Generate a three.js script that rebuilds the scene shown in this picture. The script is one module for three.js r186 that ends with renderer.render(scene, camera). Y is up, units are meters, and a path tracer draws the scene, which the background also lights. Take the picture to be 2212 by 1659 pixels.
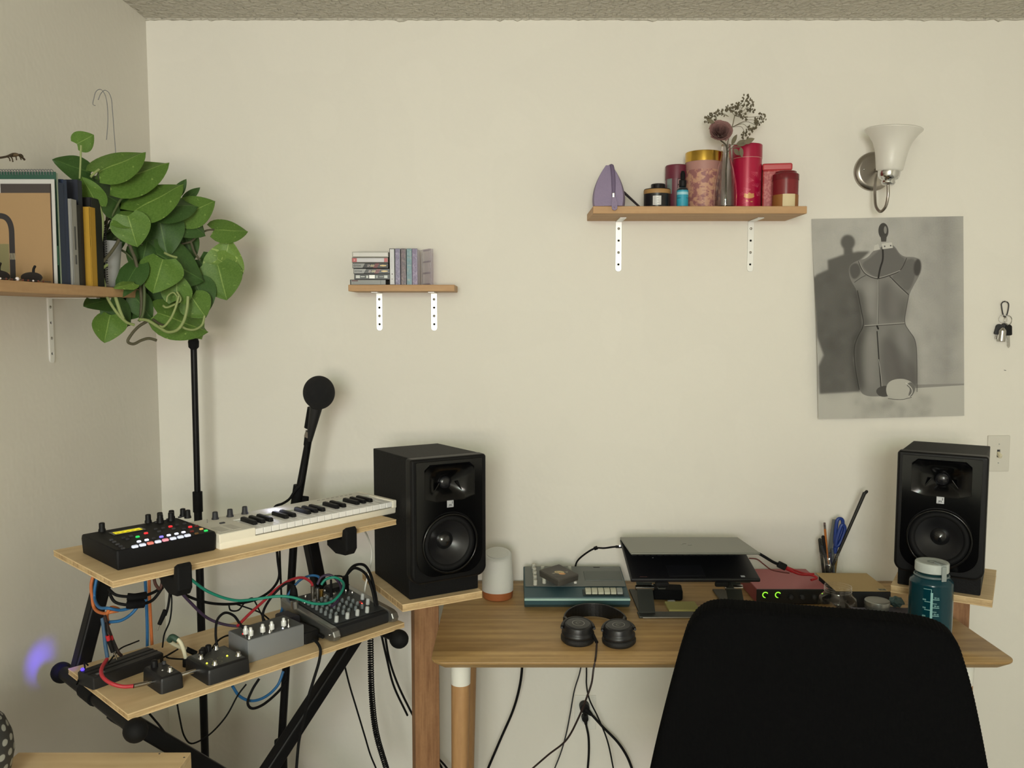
import * as THREE from 'three';
import { RoundedBoxGeometry } from 'three/addons/geometries/RoundedBoxGeometry.js';
import { mergeGeometries, toCreasedNormals } from 'three/addons/utils/BufferGeometryUtils.js';
import { RectAreaLightUniformsLib } from 'three/addons/lights/RectAreaLightUniformsLib.js';
RectAreaLightUniformsLib.init();

// ---------------------------------------------------------------- camera, daylight, exposure
const scene = new THREE.Scene();
const FOC = 1855, TILT = 4.6 * Math.PI / 180, EYE = 1.58;
const camera = new THREE.PerspectiveCamera(2 * Math.atan(829.5 / FOC) * 180 / Math.PI, 2212 / 1659, 0.05, 60);
camera.position.set(0, EYE, 0); camera.rotation.x = -TILT;
const renderer = new THREE.WebGLRenderer();
renderer.toneMapping = THREE.LinearToneMapping;
renderer.toneMappingExposure = 0.98;
renderer.shadowMap.enabled = true;
scene.background = new THREE.Color().setRGB(0.75, 0.85, 1.0);

// room box (metres): camera at x 0, z 0
const WB = -2.70, WL = -1.117, WR = 2.35, WF = 2.0, CEIL = 2.48;
// daylight enters by one window in the wall behind the camera, opposite the desk
const WIN_A = { x0: -0.68, x1: 0.28, y0: 1.12, y1: 2.3 };
function windowLight(w, h, color, intensity, pos, target) {
  const l = new THREE.RectAreaLight(color, intensity, w, h);
  l.position.set(...pos); l.lookAt(...target); l.castShadow = true; scene.add(l); return l;
}
const SKYC = new THREE.Color().setRGB(1.0, 0.93, 0.99), GROUNDC = new THREE.Color().setRGB(1.0, 0.895, 0.72), LEAFC = new THREE.Color().setRGB(0.78, 1.0, 0.78);
// light through the tree crowns falls in and down, the open sky lies level, light off the sunlit ground comes in and up
windowLight(0.88, 0.36, LEAFC, 42, [-0.2, 2.1, WF - 0.03], [0, -0.5, 0.2]);
windowLight(0.88, 0.36, SKYC, 35, [-0.2, 1.72, WF - 0.03], [0, 1.6, 0]);
windowLight(0.88, 0.36, GROUNDC, 48, [-0.2, 1.34, WF - 0.03], [0, 3.9, 0.2]);

// ---------------------------------------------------------------- helpers
const V = (x, y, z) => new THREE.Vector3(x, y, z);
function ray(px, py) {
  const a = (px - 1106) / FOC, v = (py - 829.5) / FOC;
  return V(a, -(Math.sin(TILT) + v * Math.cos(TILT)), -(Math.cos(TILT) - v * Math.sin(TILT)));
}
const along = (r, t) => V(r.x * t, EYE + r.y * t, r.z * t);
const atZ = (px, py, z) => { const r = ray(px, py); return along(r, z / r.z); };
const atY = (px, py, y) => { const r = ray(px, py); return along(r, (y - EYE) / r.y); };
const atX = (px, py, x) => { const r = ray(px, py); return along(r, x / r.x); };
// the keyboard stand stands across the corner: u runs along its front, f towards its front
const TH = 46.4 * Math.PI / 180, CU = Math.cos(TH), SU = Math.sin(TH), AX = -0.758, AZ = -1.594;
const st = (u, f, y) => V(AX + CU * u + SU * f, y, AZ - SU * u + CU * f);
const atF = (px, py, f) => { const r = ray(px, py); return along(r, (f + AX * SU + AZ * CU) / (r.x * SU + r.z * CU)); };

let seed = 12345;
const rnd = () => { seed = (seed * 1664525 + 1013904223) >>> 0; return seed / 4294967296; };
const rr = (a, b) => a + (b - a) * rnd();
const names = new Map();
function numbered(n) { const k = names.get(n) || 0; names.set(n, k + 1); return k ? n + '_' + String(k).padStart(3, '0') : n; }
function sh(m) { m.castShadow = true; m.receiveShadow = true; return m; }
function thing(name, label, category, pos = [0, 0, 0], turn = 0, group) {
  const g = new THREE.Group(); g.name = numbered(name); scene.add(g);
  if (pos.isVector3) g.position.copy(pos); else g.position.set(...pos);
  g.rotation.y = turn; g.userData = { label, category }; if (group) g.userData.group = group; return g;
}
function part(parent, name, geo, mat, pos, rot) {
  const m = sh(new THREE.Mesh(geo, mat)); m.name = name; parent.add(m);
  if (pos) { if (pos.isVector3) m.position.copy(pos); else m.position.set(...pos); }
  if (rot) m.rotation.set(...rot); return m;
}
function single(name, label, category, geo, mat, pos, rot, group) {
  const m = part(scene, numbered(name), geo, mat, pos, rot); m.userData = { label, category }; if (group) m.userData.group = group; return m;
}
function struct(name, geo, mat, pos, rot) { const m = part(scene, name, geo, mat, pos, rot); m.userData = { kind: 'structure' }; return m; }

// geometries
const rbox = (w, h, d, r = 0.002, s = 2) => new RoundedBoxGeometry(w, h, d, s, Math.min(r, w / 2.01, h / 2.01, d / 2.01));
const box = (w, h, d) => new THREE.BoxGeometry(w, h, d);
const cyl = (r0, r1, h, n = 24) => new THREE.CylinderGeometry(r0, r1, h, n);   // top radius, bottom radius
const lathe = (pts, n = 32) => new THREE.LatheGeometry(pts.map(p => new THREE.Vector2(p[0], p[1])), n);
const sph = (r, a = 20, b = 14) => new THREE.SphereGeometry(r, a, b);
function mv(g, x, y, z, rx = 0, ry = 0, rz = 0) { g.applyMatrix4(new THREE.Matrix4().compose(V(x, y, z), new THREE.Quaternion().setFromEuler(new THREE.Euler(rx, ry, rz)), V(1, 1, 1))); return g; }
function merge(list) {
  return mergeGeometries(list.map(g => { g = g.index ? g.toNonIndexed() : g; for (const k of Object.keys(g.attributes)) if (!['position', 'normal', 'uv'].includes(k)) g.deleteAttribute(k); if (!g.attributes.uv) g.setAttribute('uv', new THREE.BufferAttribute(new Float32Array(g.attributes.position.count * 2), 2)); return g; }));
}
function tube(pts, r, seg = 0, rad = 8, closed = false) {
  const c = new THREE.CatmullRomCurve3(pts, closed, 'centripetal');
  return new THREE.TubeGeometry(c, seg || Math.max(8, pts.length * 7), r, rad, closed);
}
function rod(a, b, r0, r1 = r0, n = 16) {
  const d = b.clone().sub(a), L = d.length(), g = new THREE.CylinderGeometry(r1, r0, L, n);
  g.translate(0, L / 2, 0); g.applyQuaternion(new THREE.Quaternion().setFromUnitVectors(V(0, 1, 0), d.normalize())); g.translate(a.x, a.y, a.z); return g;
}
function capped(pts, r, rad = 8) {   // tube with round ends
  const g = tube(pts, r, 0, rad); return merge([g, mv(sph(r, rad, 6), ...pts[0].toArray()), mv(sph(r, rad, 6), ...pts[pts.length - 1].toArray())]);
}
function rrect(w, h, r) {
  const s = new THREE.Shape(), x = -w / 2, y = -h / 2, q = Array.isArray(r) ? r : [r, r, r, r];   // bl br tr tl
  s.moveTo(x + q[0], y); s.lineTo(x + w - q[1], y); s.absarc(x + w - q[1], y + q[1], q[1], -Math.PI / 2, 0);
  s.lineTo(x + w, y + h - q[2]); s.absarc(x + w - q[2], y + h - q[2], q[2], 0, Math.PI / 2);
  s.lineTo(x + q[3], y + h); s.absarc(x + q[3], y + h - q[3], q[3], Math.PI / 2, Math.PI); s.lineTo(x, y + q[0]); s.absarc(x + q[0], y + q[0], q[0], Math.PI, 1.5 * Math.PI);
  return s;
}
function extr(shape, depth, bevel = 0, seg = 10, bs = 2) {
  return new THREE.ExtrudeGeometry(shape, { depth, bevelEnabled: bevel > 0, bevelThickness: bevel, bevelSize: bevel, bevelOffset: -bevel, bevelSegments: bs, curveSegments: seg });
}
const poly = pts => { const s = new THREE.Shape(); pts.forEach((p, i) => i ? s.lineTo(p[0], p[1]) : s.moveTo(p[0], p[1])); s.closePath(); return s; };
function hole(s, pts) { const h = new THREE.Path(); pts.forEach((p, i) => i ? h.lineTo(p[0], p[1]) : h.moveTo(p[0], p[1])); h.closePath(); s.holes.push(h); return s; }
function circ(s, x, y, r) { const h = new THREE.Path(); h.absarc(x, y, r, 0, Math.PI * 2, true); s.holes.push(h); return s; }
// stacked rounded rectangles (plan x/z), rings: [y, inset]
function loftRR(w, d, r, rings, n = 6) {
  const pos = [], idx = [], ringPts = (ins) => {
    const out = [], R = Math.max(0.001, r - ins), hw = w / 2 - ins, hd = d / 2 - ins;
    for (const [cx, cz, a0] of [[hw - R, hd - R, 0], [-hw + R, hd - R, 90], [-hw + R, -hd + R, 180], [hw - R, -hd + R, 270]])
      for (let i = 0; i <= n; i++) { const a = (a0 + 90 * i / n) * Math.PI / 180; out.push([cx + R * Math.cos(a), cz + R * Math.sin(a)]); }
    return out;
  };
  let N = 0;
  rings.forEach(([y, ins]) => { const p = ringPts(ins); N = p.length; p.forEach(q => pos.push(q[0], y, q[1])); });
  for (let k = 0; k + 1 < rings.length; k++) for (let i = 0; i < N; i++) { const a = k * N + i, b = k * N + (i + 1) % N, c = a + N, e = b + N; idx.push(a, b, c, b, e, c); }
  for (const [k, up] of [[0, rings[0][0] > rings[rings.length - 1][0]], [rings.length - 1, rings[0][0] <= rings[rings.length - 1][0]]]) {
    const c = pos.length / 3; pos.push(0, rings[k][0], 0);
    for (let i = 0; i < N; i++) { const a = k * N + i, b = k * N + (i + 1) % N; up ? idx.push(c, b, a) : idx.push(c, a, b); }
  }
  if (rings[0][0] < rings[rings.length - 1][0]) for (let i = 0; i < (rings.length - 1) * N * 6; i += 3) { const t = idx[i + 1]; idx[i + 1] = idx[i + 2]; idx[i + 2] = t; }
  const g = new THREE.BufferGeometry(); g.setAttribute('position', new THREE.Float32BufferAttribute(pos, 3)); g.setIndex(idx);
  const c = toCreasedNormals(g, 0.5); return uvm(c);
}
// uv in metres by the dominant axis of each face; 'grain' is the axis that u follows
function uvm(g, grain = 'x', off = 0) {
  g = g.index ? g.toNonIndexed() : g; const p = g.attributes.position, uv = new Float32Array(p.count * 2), a = V(), b = V(), c = V();
  for (let i = 0; i < p.count; i += 3) {
    a.fromBufferAttribute(p, i); b.fromBufferAttribute(p, i + 1); c.fromBufferAttribute(p, i + 2);
    const n = b.clone().sub(a).cross(c.clone().sub(a)), q = [Math.abs(n.x), Math.abs(n.y), Math.abs(n.z)], ax = q.indexOf(Math.max(...q));
    const others = ['x', 'y', 'z'].filter((k, j) => j !== ax), u = others.includes(grain) ? grain : others[0], v = others.find(k => k !== u);
    [a, b, c].forEach((t, j) => { uv[(i + j) * 2] = t[u] + off; uv[(i + j) * 2 + 1] = t[v] + off * 0.37; });
  }
  g.setAttribute('uv', new THREE.BufferAttribute(uv, 2)); return g;
}
function quad(a, b, c, d, nx = 1, ny = 1, bump = null) {   // a bottom left, b bottom right, c top right, d top left; a grid sheet
  const pos = [], uv = [], idx = [];
  for (let j = 0; j <= ny; j++) for (let i = 0; i <= nx; i++) {
    const s = i / nx, t = j / ny, p = a.clone().multiplyScalar((1 - s) * (1 - t)).addScaledVector(b, s * (1 - t)).addScaledVector(c, s * t).addScaledVector(d, (1 - s) * t);
    if (bump) bump(p, s, t); pos.push(p.x, p.y, p.z); uv.push(s, t);
  }
  for (let j = 0; j < ny; j++) for (let i = 0; i < nx; i++) { const k = j * (nx + 1) + i; idx.push(k, k + 1, k + nx + 1, k + 1, k + nx + 2, k + nx + 1); }
  const g = new THREE.BufferGeometry(); g.setAttribute('position', new THREE.Float32BufferAttribute(pos, 3)); g.setAttribute('uv', new THREE.Float32BufferAttribute(uv, 2)); g.setIndex(idx); g.computeVertexNormals(); return g;
}

// textures
function lattice(n, s) { let q = s >>> 0; const a = new Float32Array(n * n); for (let i = 0; i < n * n; i++) { q = (q * 1664525 + 1013904223) >>> 0; a[i] = q / 4294967296; } return a; }
function noiseTile(size, fx, fy, s) {   // periodic value noise, fx by fy cells
  const L = lattice(64, s), out = new Float32Array(size * size), sm = t => t * t * (3 - 2 * t);
  for (let y = 0; y < size; y++) for (let x = 0; x < size; x++) {
    const u = x / size * fx, v = y / size * fy, i = Math.floor(u), j = Math.floor(v), a = sm(u - i), b = sm(v - j);
    const g = (p, q) => L[((q % fy) % 64) * 64 + ((p % fx) % 64)];
    out[y * size + x] = (g(i, j) * (1 - a) + g(i + 1, j) * a) * (1 - b) + (g(i, j + 1) * (1 - a) + g(i + 1, j + 1) * a) * b;
  }
  return out;
}
function tex(size, fn, srgb = true, rep = [1, 1]) {
  const d = new Uint8Array(size * size * 4);
  for (let i = 0; i < size * size; i++) { const c = fn(i, i % size, Math.floor(i / size)); for (let k = 0; k < 3; k++) d[i * 4 + k] = Math.max(0, Math.min(255, c[k])); d[i * 4 + 3] = 255; }
  const t = new THREE.DataTexture(d, size, size); t.wrapS = t.wrapT = THREE.RepeatWrapping; t.magFilter = THREE.LinearFilter; t.minFilter = THREE.LinearMipmapLinearFilter; t.generateMipmaps = true;
  if (srgb) t.colorSpace = THREE.SRGBColorSpace; t.repeat.set(...rep); t.needsUpdate = true; return t;
}
function woodTex(light, dark, s, { streak = 48, len = 3, contrast = 1, strips = 0, tile = 0.5 } = {}) {
  const N = 512, a = noiseTile(N, len, streak, s), b = noiseTile(N, len * 3, 62, s + 7), c = noiseTile(N, 2, 5, s + 13), e = noiseTile(N, 40, 60, s + 3), L = lattice(64, s + 31);
  return tex(N, (i, x, y) => {
    let t = 0.45 * a[i] + 0.25 * b[i] + 0.2 * c[i] + 0.1 * e[i]; t = (t - 0.5) * contrast + 0.5;
    if (strips) t += (L[Math.floor(y / N * strips)] - 0.5) * 0.35;
    return [0, 1, 2].map(k => dark[k] + (light[k] - dark[k]) * t);
  }, true, [1 / tile, 1 / tile]);
}
function canvasTex(w, h, draw) {
  const c = document.createElement('canvas'); c.width = w; c.height = h; draw(c.getContext('2d'), w, h);
  const t = new THREE.CanvasTexture(c); t.colorSpace = THREE.SRGBColorSpace; t.anisotropy = 8; return t;
}
const std = (color, roughness = 0.6, metalness = 0, extra = {}) => new THREE.MeshStandardMaterial({ color, roughness, metalness, ...extra });
const phys = (o) => new THREE.MeshPhysicalMaterial(o);
const grainN = noiseTile(256, 60, 60, 5), grainM = noiseTile(256, 16, 16, 6), grainL = noiseTile(256, 5, 5, 9);
const grainTex = tex(256, i => { const v = 255 * (0.55 * grainN[i] + 0.3 * grainM[i] + 0.15 * grainL[i]); return [v, v, v]; }, false, [8, 8]);
const M = {
  black: phys({ color: 0x0d0d0f, roughness: 0.55, specularIntensity: 0.6 }), blackMatte: phys({ color: 0x0b0b0d, roughness: 0.85, specularIntensity: 0.4 }), blackGloss: phys({ color: 0x060607, roughness: 0.14, specularIntensity: 0.8 }), rubber: phys({ color: 0x0a0a0c, roughness: 0.75, specularIntensity: 0.5 }),
  tubeBlack: phys({ color: 0x0a0a0d, roughness: 0.42, specularIntensity: 0.5 }), charcoal: std(0x2b2b2f, 0.6), darkGrey: std(0x3a3a3e, 0.6), grey: std(0x77777a, 0.55), lightGrey: std(0xb3b3b0, 0.5), white: std(0xe6e4dc, 0.5), whiteGloss: std(0xeeece6, 0.25),
  cream: std(0xe4dcc0, 0.6), chrome: std(0xd0d0d0, 0.15, 1), steel: std(0xb8b6b2, 0.3, 1), nickel: std(0xa8a29b, 0.28, 1), zinc: std(0xe9e9e6, 0.42, 0.55), gold: std(0xc8a24a, 0.22, 1), brass: std(0xb08d4a, 0.35, 1),
  red: std(0xb5202a, 0.5), redCable: std(0xb3303a, 0.5), blueCable: std(0x24649a, 0.5), orangeCable: std(0xc06a35, 0.55), teal: std(0x1f8a74, 0.5), purple: std(0x3a2a44, 0.55), blue: std(0x1f3a86, 0.4),
  ply: std(0xffffff, 0.62, 0, { map: woodTex([232, 208, 166], [200, 170, 126], 21, { contrast: 0.9, tile: 0.6 }) }),
  plyEdge: std(0xffffff, 0.7, 0, { map: woodTex([222, 194, 148], [140, 110, 74], 29, { streak: 30, contrast: 1.1, tile: 0.16 }) }),
  bamboo: std(0xffffff, 0.48, 0, { map: woodTex([200, 166, 112], [150, 118, 74], 41, { streak: 60, len: 2, contrast: 1.1, strips: 26, tile: 0.55 }) }),
  pine: std(0xffffff, 0.6, 0, { map: woodTex([206, 168, 124], [172, 132, 92], 51, { streak: 26, len: 2, contrast: 1.0, tile: 0.3 }) }),
  post: std(0xffffff, 0.68, 0, { map: woodTex([176, 132, 92], [120, 80, 52], 61, { streak: 22, len: 2, contrast: 1.2, tile: 0.22 }) }),
  beech: std(0xffffff, 0.55, 0, { map: woodTex([190, 150, 104], [158, 116, 76], 71, { streak: 34, contrast: 0.9, tile: 0.3 }) }),
  copperWood: std(0xffffff, 0.5, 0, { map: woodTex([182, 112, 66], [130, 70, 38], 81, { streak: 34, contrast: 1.2, tile: 0.12 }) }),
  glass: phys({ color: 0xffffff, roughness: 0.02, transmission: 1, thickness: 0, ior: 1.5 }),
  plastic: phys({ color: 0xf4f2f6, roughness: 0.12, transmission: 1, thickness: 0, ior: 1.45 }),
};
const led = (hex, k = 1) => new THREE.MeshStandardMaterial({ color: 0x222222, emissive: hex, emissiveIntensity: k, roughness: 0.4 });
const LED = { white: led(0xe8ecff, 1.6), blue: led(0x8a7cff, 1.4), red: led(0xff2a30, 1.2), green: led(0x25d860, 1.1), ring: led(0x9dff3a, 1.4), yellow: led(0xf2e000, 1.0), violet: led(0x5a40ff, 2) };

// ---------------------------------------------------------------- the room
const peelA = noiseTile(512, 62, 62, 101), peelB = noiseTile(512, 30, 30, 102);
const peel = tex(512, i => { const v = 255 * (0.6 * peelA[i] + 0.4 * peelB[i]); return [v, v, v]; }, false, [1.6, 1.6]);
const blotA = noiseTile(256, 4, 4, 105), blotB = noiseTile(256, 11, 11, 106);
const wallPaint = tex(256, i => { const v = 0.5 * blotA[i] + 0.5 * blotB[i]; return [232 + 4 * v, 228 + 4 * v, 219 + 4 * v]; }, true, [0.6, 0.6]);
const wallMat = std(0xffffff, 0.8, 0, { map: wallPaint, bumpMap: peel, bumpScale: 0.0005 });
const popA = noiseTile(512, 60, 60, 111), popB = noiseTile(512, 25, 25, 112);
const popcorn = tex(512, i => { const v = 255 * Math.pow(0.55 * popA[i] + 0.45 * popB[i], 1.6); return [v, v, v]; }, false, [2.4, 2.4]);
const ceilMat = std(0xc9c4b8, 0.9, 0, { bumpMap: popcorn, bumpScale: 0.012 });
const floorMat = std(0x9a9894, 0.95, 0, { bumpMap: grainTex, bumpScale: 0.003 });
const T = 0.12;
struct('floor', uvm(box(WR - WL + 2 * T, T, WF - WB + 2 * T), 'z'), floorMat, [(WL + WR) / 2, -T / 2, (WF + WB) / 2]);
{ // ceiling: the sprayed texture makes a rough line where it meets the wall
  const g = uvm(box(WR - WL + 2 * T, T, WF - WB + 2 * T)); struct('ceiling', g, ceilMat, [(WL + WR) / 2, CEIL + T / 2, (WF + WB) / 2]);
  const n = 260, L = WR - WL, pts = []; for (let i = 0; i <= n; i++) { const x = WL + L * i / n; pts.push([x, CEIL - 0.0025 - 0.0035 * rnd() - (rnd() < 0.03 ? 0.004 : 0)]); }
  const s = new THREE.Shape(); s.moveTo(WL, CEIL); pts.forEach(p => s.lineTo(p[0], p[1])); s.lineTo(WR, CEIL); s.closePath();
  const e = part(scene, 'trim_1', extr(s, 0.006), ceilMat, [0, 0, WB]); e.userData = { kind: 'structure' };
}
struct('wall_back', uvm(box(WR - WL + 2 * T, CEIL, T)), wallMat, [(WL + WR) / 2, CEIL / 2, WB - T / 2]);
struct('wall_right', uvm(box(T, CEIL, WF - WB)), wallMat, [WR + T / 2, CEIL / 2, (WF + WB) / 2]);
struct('wall_left', uvm(box(T, CEIL, WF - WB)), wallMat, [WL - T / 2, CEIL / 2, (WF + WB) / 2]);
{ // the wall behind the camera with the window
  const q = poly([[WL - T, 0], [WR + T, 0], [WR + T, CEIL], [WL - T, CEIL]]); hole(q, [[WIN_A.x0, WIN_A.y0], [WIN_A.x1, WIN_A.y0], [WIN_A.x1, WIN_A.y1], [WIN_A.x0, WIN_A.y1]]);
  struct('wall_front', uvm(extr(q, T)), wallMat, [0, 0, WF]);
  const frameMat = std(0xe9e6de, 0.45);
  function sash(name, w, h, pos, turn) {
    const g = new THREE.Group(); g.name = name; g.userData = { kind: 'structure' }; scene.add(g); g.position.set(...pos); g.rotation.y = turn;
    const f = rrect(w, h, 0.002); hole(f, [[-w / 2 + 0.04, -h / 2 + 0.04], [w / 2 - 0.04, -h / 2 + 0.04], [w / 2 - 0.04, h / 2 - 0.04], [-w / 2 + 0.04, h / 2 - 0.04]]);
    part(g, 'window_frame', extr(f, 0.05), frameMat, [0, 0, -0.025]); part(g, 'mullion', box(0.03, h - 0.08, 0.03), frameMat);
    for (const k of [-1, 1]) part(g, 'pane', box((w - 0.11) / 2, h - 0.08, 0.004), M.glass, [k * (w - 0.08 + 0.03) / 4, 0, 0]);
  }
  sash('window_1', WIN_A.x1 - WIN_A.x0, WIN_A.y1 - WIN_A.y0, [(WIN_A.x0 + WIN_A.x1) / 2, (WIN_A.y0 + WIN_A.y1) / 2, WF + 0.07], 0);
}
struct('baseboard_back', rbox(WR - WL, 0.09, 0.012, 0.003), M.white, [(WL + WR) / 2, 0.045, WB + 0.006]);
struct('baseboard_left', rbox(0.012, 0.09, WF - WB - 0.012, 0.003), M.white, [WL + 0.006, 0.045, (WF + WB) / 2]);

// ---------------------------------------------------------------- on the back wall
function bracket(parent, x, y, z, legV, legH, turnY = 0, mat = M.zinc) {   // flat steel corner brace: y is the underside of the shelf, z the wall face
  const w = 0.0195, t = 0.003, g = new THREE.Group(); g.name = 'bracket'; parent.add(g); g.position.set(x, y, z); g.rotation.y = turnY;
  const s = rrect(w, legV, [0.009, 0.009, 0.001, 0.001]); const ys = [0.42, 0.14, -0.14, -0.42].map(k => k * (legV - 0.03) * 1.05);
  [1, 3].forEach(i => circ(s, 0, ys[i], 0.0032));
  part(g, 'wall_leg', extr(s, t, 0.0005, 12, 1), mat, [0, -legV / 2 - 0.001, 0]);
  part(g, 'shelf_leg', rbox(w, t, legH, 0.001), mat, [0, -t / 2 - 0.0002, legH / 2]);
  [0, 2].forEach(i => part(g, 'screw', lathe([[0, 0.0025], [0.003, 0.002], [0.0044, 0]], 14), M.steel, [0, ys[i] - legV / 2 - 0.001, t], [Math.PI / 2, 0, 0]));
  [1, 3].forEach(i => part(g, 'screw_hole', cyl(0.003, 0.003, 0.0016, 14), M.blackMatte, [0, ys[i] - legV / 2 - 0.001, 0.0008], [Math.PI / 2, 0, 0]));
  return g;
}
// large shelf: board corners from the picture, 0.19 m deep
const SH = { y1: atZ(1500, 445, WB + 0.20).y, z: WB + 0.20 };
const shL = atZ(1281, 448, SH.z).x, shR = atZ(1744, 444, SH.z).x, shTop = SH.y1, shT = 0.0215;
{
  const g = thing('wall_shelf', 'long pine wall shelf holding tins, vase and pouch', 'shelf', [(shL + shR) / 2, shTop - shT, WB + 0.1]);
  part(g, 'board', uvm(rbox(shR - shL, shT, 0.198, 0.002), 'x', 3), M.pine, [0, shT / 2, 0]);
  const zb = -0.0995; for (const px of [1336, 1621]) { const b = atZ(px, 520, WB); bracket(g, b.x - (shL + shR) / 2, 0, zb, 0.155, 0.11); }
}
const sm = { z: WB + 0.14 }, smTop = atZ(860, 615, sm.z).y, smL = atZ(752, 617, sm.z).x, smR = atZ(982, 620, sm.z).x;
{
  const g = thing('wall_shelf', 'short pine wall shelf holding cassettes', 'shelf', [(smL + smR) / 2, smTop - 0.0195, WB + 0.07]);
  part(g, 'board', uvm(rbox(smR - smL, 0.0195, 0.14, 0.002), 'x', 1.3), M.pine, [0, 0.00975, 0]);
  for (const px of [820, 938]) { const b = atZ(px, 670, WB); bracket(g, b.x - (smL + smR) / 2, 0, -0.0695, 0.118, 0.1); }
}
// ---- things on the large shelf
const sx = (px, z, py = 443) => atZ(px, py, z).x;
function canister(name, label, cat, px, z, r, h, build) { const g = thing(name, label, cat, [sx(px, z), shTop, z]); build(g, r, h); return g; }
{ // lilac pouch: a soft wedge, gusset end to the room
  const z = WB + 0.139, w = 0.1, h = 0.118, d = 0.13, g = thing('zip_pouch', 'lilac zipped pouch standing on the long wall shelf', 'pouch', [sx(1319, z + 0.05), shTop, z], -0.12);
  const lil = std(0x8d7f9c, 0.7, 0, { bumpMap: grainTex, bumpScale: 0.0006 });
  const prof = t => 0.5 * w * (1 - Math.pow(t, 2.2) * 0.8) * (1 - 0.10 * Math.pow(1 - t, 6)), pos = [], idx = [], NY = 14, NZ = 10;
  const pts = []; for (let j = 0; j <= NY; j++) { const t = j / NY; pts.push([-prof(t), t * h]); } for (let j = NY; j >= 0; j--) { const t = j / NY; pts.push([prof(t), t * h]); }
  const n = pts.length; for (let k = 0; k <= NZ; k++) { const q = k / NZ, sc = 1 - 0.13 * Math.pow(Math.abs(2 * q - 1), 4), zz = (q - 0.5) * d; pts.forEach(p => pos.push(p[0] * sc, p[1] * (0.97 + 0.03 * sc) + 0.0, zz - 0.012 * Math.pow(p[1] / h, 2) * (2 * q - 1) * 1.5)); }
  for (let k = 0; k < NZ; k++) for (let i = 0; i < n; i++) { const a = k * n + i, b = k * n + (i + 1) % n; idx.push(a, b, a + n, b, b + n, a + n); }
  for (const [k, f] of [[0, 1], [NZ, 0]]) { const c = pos.length / 3; pos.push(0, h * 0.45, (k / NZ - 0.5) * d * 1.02); for (let i = 0; i < n; i++) { const a = k * n + i, b = k * n + (i + 1) % n; f ? idx.push(c, b, a) : idx.push(c, a, b); } }
  const gg = new THREE.BufferGeometry(); gg.setAttribute('position', new THREE.Float32BufferAttribute(pos, 3)); gg.setIndex(idx);
  part(g, 'body', uvm(toCreasedNormals(gg, 0.9)), lil);
  const zp = tube([V(0.004, h * 0.99, d / 2 - 0.04), V(0.009, h * 0.96, d / 2 - 0.018), V(0.013, h * 0.7, d / 2 - 0.004), V(0.014, h * 0.45, d / 2 + 0.001), V(0.014, h * 0.22, d / 2 + 0.001)], 0.006, 30, 8).scale(1, 1, 0.8);
  part(g, 'zipper_tape', mv(zp, 0, 0, 0.011), std(0x6d5f7c, 0.75));
  part(g, 'slider', rbox(0.008, 0.016, 0.006, 0.002), M.steel, [0.014, h * 0.24, d / 2 + 0.005]);
  const tab = poly([[-0.005, 0], [0.005, 0], [0.009, -0.022], [0.007, -0.035], [0, -0.039], [-0.007, -0.035], [-0.009, -0.022]]); circ(tab, 0, -0.03, 0.0022);
  part(g, 'pull_tab', extr(tab, 0.002, 0.0007), lil, [0.016, h * 0.2, d / 2 + 0.006], [-0.1, 0, 0.05]);
}
single('dark_stick', 'thin dark stick leaning against the lilac pouch', 'stick', rod(V(sx(1383, WB + 0.12), shTop + 0.003, WB + 0.13), V(sx(1349, WB + 0.12), shTop + 0.053, WB + 0.1), 0.003, 0.004), std(0x2a2226, 0.6));
canister('cream_jar', 'dark cosmetic jar with tan lid band and white label', 'jar', 1419, WB + 0.125, 0.039, 0.049, (g, r, h) => {
  const lab = canvasTex(256, 128, (c) => { c.fillStyle = '#1b1b1e'; c.fillRect(0, 0, 256, 128); c.fillStyle = '#d6d6d6'; c.fillRect(62, 26, 26, 78); c.fillStyle = '#8a8a8a'; for (let i = 0; i < 7; i++) c.fillRect(65, 32 + i * 10, 8 + (i * 7) % 13, 3); });
  part(g, 'body', lathe([[r, 0], [r, 0.0435]]), std(0xffffff, 0.3, 0, { map: lab }), null, [0, -2.0, 0]);
  part(g, 'lid', lathe([[r + 0.0004, 0.043], [r + 0.0004, 0.0545], [r - 0.002, 0.056], [0, 0.056]]), std(0xa8814f, 0.5));
  part(g, 'lid_top', cyl(r - 0.001, r - 0.0005, 0.0014), M.black, [0, 0.0567, 0]);
});
canister('round_tin', 'low black tin behind the dark cosmetic jar', 'tin', 1421, WB + 0.06, 0.0205, 0.082, (g, r, h) => { part(g, 'body', cyl(r, r, 0.062), M.black, [0, 0.031, 0]); part(g, 'lid', lathe([[r + 0.001, 0.062], [r + 0.001, 0.081], [r - 0.001, 0.0825], [0, 0.0825]]), std(0x232022, 0.25, 0.4)); });
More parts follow.
